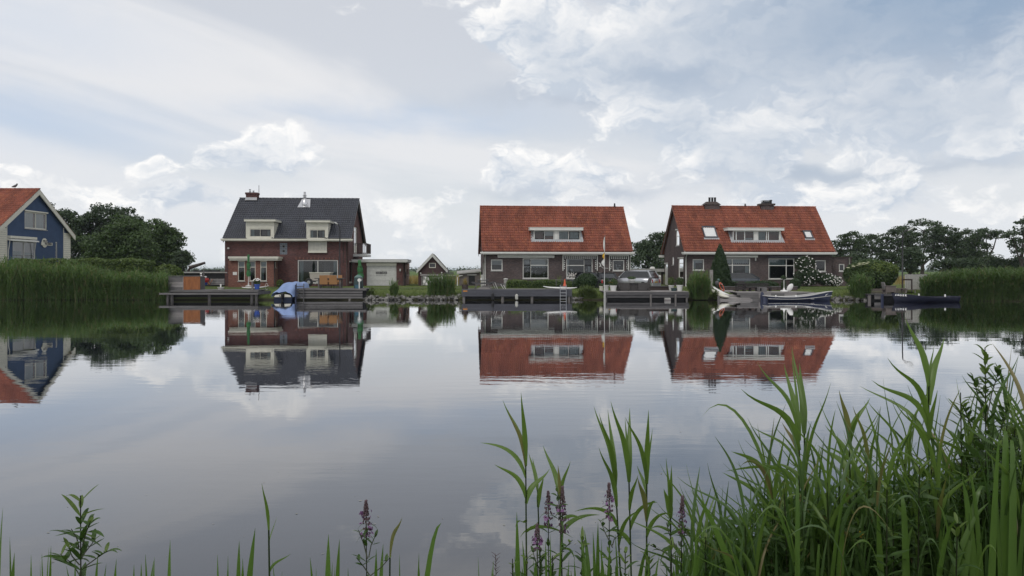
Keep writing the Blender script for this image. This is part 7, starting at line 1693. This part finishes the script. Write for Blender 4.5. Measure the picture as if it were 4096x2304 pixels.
# ------------------------------------------------------------------ plants on the near bank
M['fg'] = leafmat('near reed leaf', (.060, .115, .024), (.138, .218, .050), .40, .42, .4, vscale=2.0, dry=((.19, .16, .07), .08))
M['fg2'] = leafmat('near reed leaf, bluish', (.052, .100, .038), (.105, .170, .062), .36, .42, .4, vscale=2.0, dry=((.19, .16, .07), .08))
M['fg_iris'] = leafmat('near iris blade', (.050, .105, .020), (.112, .195, .040), .38, .38, .45, vscale=3.0)
M['fg_herb'] = leafmat('near herb leaf', (.030, .070, .018), (.070, .125, .032), .32, .5, .3, vscale=3.0)
M['fg_tip'] = leafmat('young herb leaf', (.075, .130, .028), (.13, .19, .05), .38, .5, .3)
M['stem'] = pmat('green reed stem', (.065, .10, .035), .5, .2, 5); M['stem_d'] = pmat('dark herb stem', (.055, .060, .035), .6, .25, 6); M['purple'] = pmat('purple flower', (.15, .070, .165), .6, .3, 20); M['sepal'] = pmat('brown purple sepals', (.085, .055, .065), .7, .3, 20)
fr_g = random.Random(99)
def ribbon(P, side, wmax, shape='reed', fold=.22, n=10):
    """leaf blade along bezier points P (4 control points), folded along the midrib"""
    mb = MB(); mb.sm = True; vs = []
    for i in range(n + 1):
        t = i / n; a = (1 - t) ** 3; b = 3 * t * (1 - t) ** 2; c = 3 * t * t * (1 - t); d = t ** 3; p = P[0] * a + P[1] * b + P[2] * c + P[3] * d
        tg = ((P[1] - P[0]) * (1 - t) ** 2 + (P[2] - P[1]) * 2 * t * (1 - t) + (P[3] - P[2]) * t * t); tg = tg.normalized() if tg.length > 1e-6 else Vector((0, 0, 1))
        s = (side - tg * side.dot(tg)); s = s.normalized() if s.length > 1e-4 else tg.orthogonal().normalized(); nn = s.cross(tg)
        if shape == 'reed': w_ = wmax * min(1, .45 + t / .22 * .55) * (1 - t ** 1.35) ** .85
        elif shape == 'iris': w_ = wmax * (.8 + .2 * min(1, t * 3)) * (1 - t ** 3.0) ** .8
        else: w_ = wmax * (max(0, sin(pi * min(1, t ** .72 * .96 + .04)))) ** .85
        w_ = max(w_, .0007); vs += [p - s * w_ * .5, p + nn * w_ * fold, p + s * w_ * .5]
    mb.add(vs, [(3 * i + k, 3 * i + k + 1, 3 * i + k + 4, 3 * i + k + 3) for i in range(n) for k in (0, 1)]); return mb
def leafpath(a, tip, droop=.0, up=.55):
    d = tip - a; c1 = a + Vector((d.x * .15, d.y * .15, d.z * up + abs(d.x) * .25)); c2 = a + d * .62 + Vector((0, 0, droop)); return [a, c1, c2, tip]
def reed(label, bx, tx, ty, Y, lv, group=None, sr=.0042, m='fg', name='reed'):
    """stem from the water to pixel (tx, ty); lv: leaves (attach row, tip px, tip py, width m, droop)"""
    bot = Vector((wx(bx, Y), Y, .08)); top = wp(tx, ty, Y); t = thing(name, label, 'reed', bot, 0, group); mid = bot.lerp(top, .5) + Vector((fr_g.gauss(0, .01), fr_g.gauss(0, .02), 0))
    MB().tube([Vector((0, 0, 0)), mid - bot, top - bot], [sr * 1.25, sr * 1.1, sr * .8], 6).build('stem', M['stem'], t, smooth=True)
    H = top.z - bot.z
    for (ay, lx, ly, w_, dr) in lv:
        za = wz(ay, Y); f = max(0.02, min(1, (za - bot.z) / H)); a = bot.lerp(mid, f * 2) if f < .5 else mid.lerp(top, f * 2 - 1); yo = fr_g.uniform(-.22, .22); tip = wp(lx, ly, Y + yo); d = tip - a
        sd = Vector((d.z, fr_g.uniform(-.9, .9) * d.length, -d.x)); ribbon([q - bot for q in leafpath(a, tip, dr)], sd, w_ * .84, 'reed').build('leaf', M[m], t)
    return t
Yr = 3.3
# standing reeds that can be told apart, from left to right: leaves as (attach row, tip x, tip y, width, droop)
reed('reed with an outward bent lower leaf, leftmost tall reed of the middle', 2122, 2103, 1862, 3.3, [(1862, 2084, 1570, .034, 0), (1862, 2011, 1600, .030, 0), (1866, 2032, 1640, .026, 0), (1912, 1921, 1771, .030, .05), (1992, 1978, 1858, .030, .02), (2015, 2199, 1875, .036, -.01), (2080, 2061, 2110, .026, .05), (2130, 2290, 2150, .024, .04)])
reed('thin reed standing between two purple flower spikes', 2172, 2150, 1960, 3.5, [(1962, 2115, 1812, .026, 0), (1962, 2130, 1830, .022, 0), (2090, 2080, 2150, .02, .03), (2030, 2175, 1905, .03, 0)])
reed('reed with broad leaves right behind the purple spikes', 2252, 2240, 1985, 3.4, [(1990, 2172, 1782, .034, 0), (1992, 2232, 1860, .03, 0), (1995, 2282, 1845, .034, 0), (2100, 2330, 2080, .026, .04), (2140, 2400, 2060, .032, .04), (2180, 2300, 2240, .03, .06)])
reed('tall reed left of the trio in the middle', 2480, 2462, 1942, 3.3, [(1942, 2375, 1624, .036, 0), (1942, 2396, 1652, .026, 0), (1944, 2431, 1638, .034, 0), (1944, 2448, 1780, .034, 0), (2025, 2395, 1790, .036, 0), (2110, 2298, 2046, .026, .05), (2180, 2560, 2040, .032, .04)])
reed('tall reed in the middle of the trio', 2532, 2516, 1926, 3.3, [(1926, 2443, 1606, .034, 0), (1928, 2519, 1632, .036, 0), (1930, 2500, 1670, .03, 0), (2040, 2552, 1900, .038, 0), (2120, 2630, 2010, .034, .05), (2180, 2420, 2130, .03, .05)])
reed('tall reed at the right of the trio', 2578, 2587, 1934, 3.3, [(1934, 2594, 1640, .036, 0), (1936, 2502, 1670, .028, .02), (1936, 2610, 1715, .024, 0), (1980, 2548, 1862, .03, 0), (2085, 2550, 1910, .04, 0), (2090, 2628, 2008, .022, .05), (2150, 2700, 2060, .026, .06)])
reed('reed with a blunt broken leaf right of the trio', 2678, 2682, 2068, 3.3, [(2070, 2686, 1860, .036, 0), (2072, 2655, 1955, .04, 0), (2072, 2664, 1830, .022, 0), (2120, 2600, 2120, .022, .04), (2140, 2790, 2150, .022, .06), (2180, 2640, 2260, .03, .06)])
reed('reed with paired long leaves over the roof reflection', 3196, 3197, 1760, 3.3, [(1760, 3029, 1450, .038, 0), (1762, 3136, 1455, .040, 0), (1764, 3166, 1400, .022, 0), (1800, 2964, 1556, .040, 0), (1830, 3128, 1690, .03, 0), (1900, 3006, 1705, .026, .02), (1960, 2900, 1885, .03, .05), (2010, 3300, 1880, .03, .03)])
reed('reed with the two tallest leaves at its right', 3222, 3217, 1734, 3.35, [(1734, 3167, 1386, .026, 0), (1734, 3198, 1452, .044, 0), (1740, 3210, 1560, .03, 0), (1920, 3323, 1532, .026, 0), (1880, 3240, 1700, .03, 0), (1960, 3100, 1850, .034, .03), (2040, 3380, 1990, .034, .05)])
reed('reed with a long arching pale leaf pointing left', 3120, 3090, 1990, 3.25, [(1990, 2806, 1669, .034, .30), (1992, 2925, 1806, .036, .05), (2000, 2958, 1870, .03, .12), (2030, 3065, 1830, .034, 0), (2080, 2890, 1890, .036, .03)])
reed('reed with two spread leaves near the dense stand', 3390, 3398, 1770, 3.3, [(1772, 3356, 1560, .034, 0), (1774, 3480, 1592, .034, 0), (1790, 3440, 1640, .036, 0), (1850, 3300, 1700, .026, 0), (1900, 3270, 1780, .036, 0), (1960, 3500, 1820, .034, .02)])
reed('tallest reed of the right stand with dark broad leaves', 3690, 3715, 1545, 3.3, [(1545, 3620, 1268, .046, 0), (1547, 3737, 1380, .024, 0), (1620, 3778, 1348, .044, 0), (1702, 3550, 1432, .034, 0), (1724, 3486, 1520, .036, 0), (1640, 3650, 1510, .02, 0), (1760, 3750, 1560, .036, 0), (1780, 3440, 1545, .026, .03), (1860, 3620, 1640, .034, 0)])
# the dense stand
def env(px): 
    T = ((2760, 2180), (2900, 2110), (3020, 2010), (3150, 1930), (3300, 1960), (3420, 1900), (3560, 1900), (3700, 1850), (3800, 1860), (3900, 1760), (4000, 1690), (4120, 1660))
    for i in range(len(T) - 1):
        if T[i][0] <= px <= T[i + 1][0]: f = (px - T[i][0]) / (T[i + 1][0] - T[i][0]); return T[i][1] + (T[i + 1][1] - T[i][1]) * f
    return T[0][1] if px < T[0][0] else T[-1][1]
for i in range(56):
    px = 2740 + (4150 - 2740) * (i + fr_g.random()) / 56; ty = env(px) + fr_g.uniform(-30, 260) * (1 if i % 3 else .3); Y = fr_g.uniform(2.9, 3.9); lv = []; side = 1 if i % 2 else -1
    nl = fr_g.randint(6, 8)
    for k in range(nl):
        ay = ty + k * fr_g.uniform(38, 60); side = -side; ang = fr_g.uniform(.10, .75) * (.6 if k < 2 else 1); ln = fr_g.uniform(230, 400) * (.85 if k > 4 else 1); dx_ = side * sin(ang) * ln - 40 * fr_g.random()
        lv.append((ay, px + dx_, ay - cos(ang) * ln, fr_g.uniform(.012, .025), fr_g.choice((0, 0, .02, .06))))
    reed('green reed in the dense stand at the lower right', px + fr_g.uniform(-30, 30), px, ty, Y, lv, 'reeds of the dense stand', m='fg' if i % 3 else 'fg2')
# iris blades
def iris(label, bx, tips, Y, group=None):
    bot = Vector((wx(bx, Y), Y, .08)); t = thing('iris_plant', label, 'iris', bot, 0, group)
    for (tx, ty, w_, bend) in tips:
        tip = wp(tx, ty, Y + fr_g.uniform(-.08, .08)); a = bot + Vector(((tx - bx) * .25 * Y / F, fr_g.uniform(-.04, .04), 0)); d = tip - a
        P = [a, a + Vector((d.x * .08, 0, d.z * .4)), a + Vector((d.x * .45, 0, d.z * (.75 + bend))), tip]; ribbon([q - bot for q in P], Vector((1, fr_g.uniform(-.9, .9), 0)), w_, 'iris', .12, 12).build('leaf', M['fg_iris'], t)
iris('narrow iris blades in the lower left corner', 20, [(12, 2027, .042, 0), (39, 2147, .034, 0), (58, 2211, .034, 0)], 3.0)
iris('thin blades left of the tall leafy herb', 180, [(196, 2188, .02, 0), (204, 2184, .02, 0), (160, 2240, .02, 0)], 3.0)
iris('pointed blades in front of the tall leafy herb', 330, [(392, 2215, .026, 0), (300, 2225, .03, 0), (425, 2255, .03, 0), (265, 2262, .028, 0)], 2.9)
iris('short pair of blades right of the leafy herb', 545, [(536, 2258, .028, 0), (565, 2254, .026, 0), (615, 2242, .028, 0)], 2.9)
iris('single pointed blade left of centre at the bottom', 700, [(681, 2159, .040, 0)], 3.0)
iris('cluster of blades left of the bent reed leaf', 930, [(957, 2164, .034, 0), (870, 2219, .022, 0), (912, 2222, .022, 0), (972, 2242, .022, 0), (1021, 2112, .042, 0)], 3.0)
reed('slender reed with a single upright leaf, lower left', 1098, 1075, 2120, 3.1, [(2120, 1047, 1933, .022, 0), (2180, 1108, 2067, .022, 0), (2290, 1163, 2215, .016, 0)])
iris('two upright blades left of the lone purple spike', 1318, [(1314, 2137, .044, 0), (1330, 2248, .028, 0), (1358, 2157, .034, 0)], 3.0)
iris('crossing blades beside the lone purple spike', 1490, [(1533, 2176, .034, .05), (1505, 2195, .032, 0)], 2.95)
reed('reed with one slanting pale leaf right of the lone purple spike', 1540, 1560, 2230, 3.1, [(2232, 1609, 2069, .028, 0)])
iris('bent blade with a drooping tip right of the lone spike', 1610, [(1765, 2091, .034, .22)], 3.0)
for i in range(12):
    bx = 90 + 1880 * (i + fr_g.random()) / 12
    iris('short green sprouts along the bottom edge of the picture', bx, [(bx + fr_g.gauss(0, 30), fr_g.uniform(2205, 2290), fr_g.uniform(.012, .026), 0) for _ in range(fr_g.randint(1, 3))], fr_g.uniform(2.8, 3.1), 'sprouts along the bottom edge')
iris('tall single blade left of the middle purple spikes', 2082, [(2067, 2048, .034, 0), (2052, 2270, .02, .05)], 3.1)
iris('iris blades between the two groups of purple spikes', 2400, [(2338, 2118, .034, .03), (2372, 2128, .026, 0), (2392, 2088, .034, 0), (2350, 2180, .03, 0), (2440, 2170, .03, 0)], 3.1)
iris('iris blades right of the middle reeds', 2770, [(2820, 2100, .034, .2), (2700, 2200, .034, 0), (2850, 2060, .034, 0)], 3.1)
for i in range(18):
    bx = fr_g.uniform(2950, 4080); n = fr_g.randint(2, 4)
    iris('broad iris blades in the dense stand at the lower right', bx, [(bx + fr_g.gauss(-20, 150), env(bx) + fr_g.uniform(-40, 300), fr_g.uniform(.020, .042), fr_g.choice((0, .08, .18, .32))) for _ in range(n)], fr_g.uniform(2.75, 3.3), 'iris blades of the dense stand')
for i in range(16):
    bx = 2060 + 860 * (i + fr_g.random()) / 16
    iris('low blades at the foot of the middle reeds', bx, [(bx + fr_g.gauss(0, 55), fr_g.uniform(2120, 2290), fr_g.uniform(.014, .030), fr_g.choice((0, .04, .15))) for _ in range(fr_g.randint(2, 4))], fr_g.uniform(2.9, 3.4), 'low blades below the middle reeds')
for k, (bx, ax, ay, tx, ty) in enumerate(((3230, 3120, 1990, 2990, 2160), (3460, 3330, 2140, 3150, 2150), (3560, 3500, 2180, 3380, 2230), (3640, 3700, 2120, 3790, 2300), (3860, 3950, 2170, 4010, 2290), (3330, 3400, 2020, 3560, 2120), (3000, 2900, 2120, 2770, 2180), (3760, 3680, 2010, 3560, 2040))):
    Yq = 2.85; b0 = Vector((wx(bx, Yq), Yq, .3)); t = thing('sedge_plant', 'long pale sedge leaf arching over the front of the dense stand', 'sedge', b0, 0, 'arching blades before the dense stand'); P = [b0, wp(bx, ay + 60, Yq), wp(ax, ay - 150, Yq - .05), wp(tx, ty, Yq - .12)]; ribbon([q - b0 for q in P], Vector((.4, 1, .2)), .020, 'iris', .15, 16).build('leaf', M['fg2' if k % 2 else 'fg'], t)
# leafy herbs, some flowering
def herb(label, bx, tx, ty, Y, flower=0, lw=.022, ll=.13, step=.055, branches=(), m='fg_herb', name='herb', group=None, leafy_to=None):
    bot = Vector((wx(bx, Y), Y, .1)); top = wp(tx, ty, Y); t = thing(name, label, 'flower' if flower else 'herb', bot, 0, group)
    def stalk(a, b, leaf_from, lw, ll, st, tipm, r=.004):
        MB().tube([a - bot, a.lerp(b, .5) - bot + Vector((fr_g.gauss(0, .006), 0, 0)), b - bot], [r, r * .8, r * .5], 6).build('stem', M['stem_d'], t, smooth=True); L = (b - a).length; s = leaf_from; k = 0
        while s < L:
            p = a.lerp(b, s / L); f = (s - leaf_from) / max(.01, L - leaf_from); az_ = k * pi / 2 + fr_g.uniform(-.35, .35)
            for sg in (0, pi):
                if fr_g.random() < .14: continue
                q = az_ + sg + fr_g.uniform(-.4, .4); le = ll * (1 - .55 * f) * fr_g.uniform(.55, 1.3); e = fr_g.uniform(-.1, .9) + f * .5; d = Vector((cos(q), sin(q) * .8, e)).normalized() * le; dr = -le * fr_g.uniform(.0, .35)
                P = [p, p + d * .35 + Vector((0, 0, le * .08)), p + d * .75, p + d + Vector((0, 0, dr))]; ribbon([x - bot for x in P], Vector((-sin(q), cos(q), fr_g.uniform(-.3, .3))), lw * (1 - .4 * f), 'lance', .18, 6).build('leaf', M[tipm if f > .8 else m], t)
            s += st * (1 - .45 * f); k += 1
    a0 = bot
    if not flower:
        stalk(a0, top, max(.3, wz(2304, Y) - .25), lw, ll, step, 'fg_tip')
    else:
        sp = flower; p1 = top - (top - bot).normalized() * sp; stalk(a0, p1, max(.3, wz(2304, Y) - .2), lw, ll, step * 1.4, m)
        MB().tube([p1 - bot, top - bot], [.0032, .0016], 5).build('spike_stem', M['stem_d'], t); fl = MB(); se = MB(); s = 0.0; i = 0; dn = (p1 - top).normalized()
        while s < sp:
            p = top + dn * s; fz = s / sp; r = .003 + .011 * min(1, fz * 1.7); nk = 7 if fz > .2 else 5
            for k in range(nk):
                q = k * 2 * pi / nk + i * .7 + fr_g.uniform(-.3, .3); d = Vector((cos(q), sin(q), .35 + fr_g.uniform(-.2, .3))); c = p + d * r * fr_g.uniform(.7, 1.15) - bot; z_ = fr_g.uniform(.0028, .0046); se.blob(c, (z_, z_, z_ * 1.5), 5, 3)
                if fz > .34 and fr_g.random() < .36: leaves(fl, 2, lambda: (c + d * .008 + Vector((fr_g.gauss(0, .004), fr_g.gauss(0, .004), fr_g.gauss(0, .004))), d), .017, fr_g, 1.5)
            if fz > .5:
                for sg in (0, pi):
                    q = i * 1.57 + sg; d = Vector((cos(q), sin(q), -.1)) * fr_g.uniform(.02, .04); P = [p, p + d * .5 + Vector((0, 0, .01)), p + d, p + d * 1.2 - Vector((0, 0, .025))]; ribbon([x - bot for x in P], Vector((-sin(q), cos(q), 0)), .008, 'lance', .15, 5).build('bract', M[m], t)
            s += .007 + .030 * fz ** 1.3; i += 1
        se.build('calyx', M['sepal'], t); fl.build('petals', M['purple'], t)
    for (ax, ay, x1, y1) in branches:
        a, b = wp(ax, ay, Y), wp(x1, y1, Y + fr_g.uniform(-.08, .08)); stalk(a, b, (b - a).length * .55, lw * .8, ll * .55, step * .45, 'fg_tip', .0026)
herb('tall leafy herb standing alone at the lower left', 325, 322, 1982, 2.95, 0, .027, .185, .046, ((316, 2190, 285, 2115), (330, 2180, 362, 2085), (325, 2230, 383, 2155), (318, 2260, 275, 2190), (335, 2270, 428, 2205), (318, 2300, 240, 2215)))
herb('lone purple flower spike left of centre', 1473, 1464, 2006, 2.95, .16, .02, .085, .06, ((1470, 2235, 1434, 2120), (1475, 2230, 1505, 2135), (1478, 2300, 1425, 2230), (1480, 2304, 1560, 2230)))
herb('purple spike left of the double spike in the middle', 2206, 2192, 1968, 3.2, .15, .02, .09, .06)
herb('thick purple spike with several flowering whorls in the middle', 2240, 2250, 1950, 3.15, .20, .022, .09, .06, ((2240, 2230, 2228, 1950),))
herb('short purple spike leftmost of the middle group', 2160, 2148, 2100, 3.1, .13, .022, .09, .06, ((2160, 2280, 2130, 2200), (2165, 2290, 2290, 2160)))
herb('dense purple spike in front of the trio of reeds', 2445, 2436, 1937, 3.2, .15, .022, .10, .06, ((2450, 2180, 2480, 2135), (2450, 2190, 2400, 2080)))
herb('purple spike at the right of the middle reeds', 2708, 2730, 1988, 3.2, .17, .022, .09, .06, ((2705, 2190, 2665, 2090), (2715, 2180, 2745, 2115), (2700, 2230, 2600, 2180)))
herb('small leafy shoot beside the middle purple spikes', 2055, 2050, 2235, 3.0, 0, .014, .05, .03)
herb('tall bushy herb at the right edge', 3945, 3940, 1390, 3.2, 0, .024, .13, .032, ((3945, 1700, 3890, 1500), (3945, 1680, 4000, 1470), (3940, 1800, 3850, 1620), (3945, 1850, 4040, 1600), (3940, 1900, 3880, 1720), (3945, 1960, 4060, 1720)))
herb('second bushy herb right of the tall one', 4050, 4060, 1640, 3.1, 0, .024, .13, .032, ((4050, 1900, 4090, 1720), (4050, 1950, 3990, 1780)))
herb('stout cut stem left of the tall bushy herb', 3850, 3842, 1570, 3.2, 0, .024, .12, .05)
for i in range(20):
    bx = fr_g.uniform(3080, 4130); ty = max(env(bx) - 20, 1560) + fr_g.uniform(0, 330)
    herb('leafy herb among the dense reeds at the lower right', bx, bx + fr_g.gauss(0, 25), ty, fr_g.uniform(2.8, 3.6), 0, .022, .12, .040, (), 'fg_herb', 'herb', 'herbs in the dense stand')
for i in range(9):
    bx = (2110, 2170, 2230, 2300, 2440, 2500, 2620, 2700, 2820)[i]
    herb('leafy shoot at the foot of the middle flower spikes', bx, bx + fr_g.gauss(0, 15), fr_g.uniform(2130, 2240), fr_g.uniform(2.95, 3.3), 0, .022, .10, .034, (), 'fg_herb', 'herb', 'leafy shoots below the middle spikes')
# grass flower stalks and the mass of low leaves that nobody could count
def seedhead():
    t = thing('grass_stalk', 'fine brown grass flower stalk near the bottom centre', 'grass', (wx(1985, 3.0), 3.0, .1)); b = t.location; top = wp(1983, 2220, 3.0) - b
    MB().tube([(0, 0, 0), top], [.0016, .0008], 5).build('stem', M['stem_d'], t); g = MB()
    for i in range(26):
        f = 1 - i / 26 * .09; p = top * f; g.tube([p, p + Vector((fr_g.uniform(-.02, .02), fr_g.uniform(-.01, .01), .012))], [.0012, .0006], 4)
    g.build('seeds', M['sepal'], t)
seedhead()
def under():
    m = MB(); rg = random.Random(55)
    for _ in range(5200):
        px = 2860 + (4200 - 2860) * rg.random() ** .8; Y = rg.uniform(3.0, 4.1); lo = max(env(px) + 40, 1820 if px < 3700 else 1650); py = lo + (2420 - lo) * rg.random() ** .75
        p = wp(px, py, Y); q = rg.uniform(0, 2 * pi); le = rg.uniform(.06, .15); d = Vector((cos(q), sin(q), rg.uniform(-.2, 1.0))).normalized() * le; s = d.cross(Vector((rg.gauss(0, 1), rg.gauss(0, 1), rg.gauss(0, 1)))).normalized() * le * .10
        m.add((p, p + d * .4 - s, p + d, p + d * .4 + s), ((0, 1, 2, 3),))
    for _ in range(1500):
        px = rg.uniform(2700, 4200); Y = rg.uniform(2.9, 4.0); b = wp(px, 2420, Y); top = wz(max(env(px) - 60, 1660) + rg.uniform(0, 420), Y); a = rg.uniform(0, 2 * pi); blade(m, b, Vector((cos(a), sin(a), 0)) * rg.uniform(.05, .35), max(.1, top - b.z), rg.uniform(.008, .02), 5, .1)
    tag(m.build('undergrowth', M['fg_herb']), 'tangle of low leaves and grass filling the dense stand at the lower right', 'undergrowth', None, 'stuff')
under()
def flotsam():
    m = MB(); rg = random.Random(8)
    for _ in range(80):
        py = 1450 + 800 * rg.random() ** 1.2; px = rg.uniform(100, 2900); Y = CH * F / (py - HY); x = wx(px, Y); a = rg.uniform(0, 2 * pi); L = rg.uniform(.006, .022); d = Vector((cos(a), sin(a), 0)) * L; s = Vector((-sin(a), cos(a), 0)) * L * rg.uniform(.12, .4); p = Vector((x, Y, .004)); m.add((p - d, p - s, p + d, p + s), ((0, 1, 2, 3),))
    tag(m.build('floating_debris', pmat('floating leaf bits', (.22, .21, .17), .7, .6, 3)), 'tiny leaf scraps and seeds floating on the open water', 'debris', None, 'stuff')
flotsam()
def iris_flower():
    t = thing('iris_flower', 'small yellow flower deep in the reeds at the lower right', 'flower', wp(3442, 2140, 3.0)); f = MB(); leaves(f, 10, ball_fn((0, 0, 0), (.007, .006, .012), .2), .02); f.build('petals', pmat('yellow petals', (.65, .38, .02), .6), t)
iris_flower()

# ------------------------------------------------------------------ the air: a thin even haze round the whole place
def haze_box():
    m = bpy.data.materials.new('thin summer haze'); m.use_nodes = True; t = m.node_tree; t.nodes.clear(); n = NT(t)
    v = n.new('ShaderNodeVolumePrincipled'); v.inputs['Color'].default_value = (.80, .88, 1.0, 1); v.inputs['Density'].default_value = .00015; v.inputs['Anisotropy'].default_value = .2
    o = n.new('ShaderNodeOutputMaterial'); t.links.new(v.outputs[0], o.inputs['Volume'])
    b = MB().box(-6100, -320, -2.0, 6100, 9200, 14.5).build('haze', m); tag(b, 'thin pale haze in the air over canal and meadows', 'haze', None, 'stuff')
haze_box()
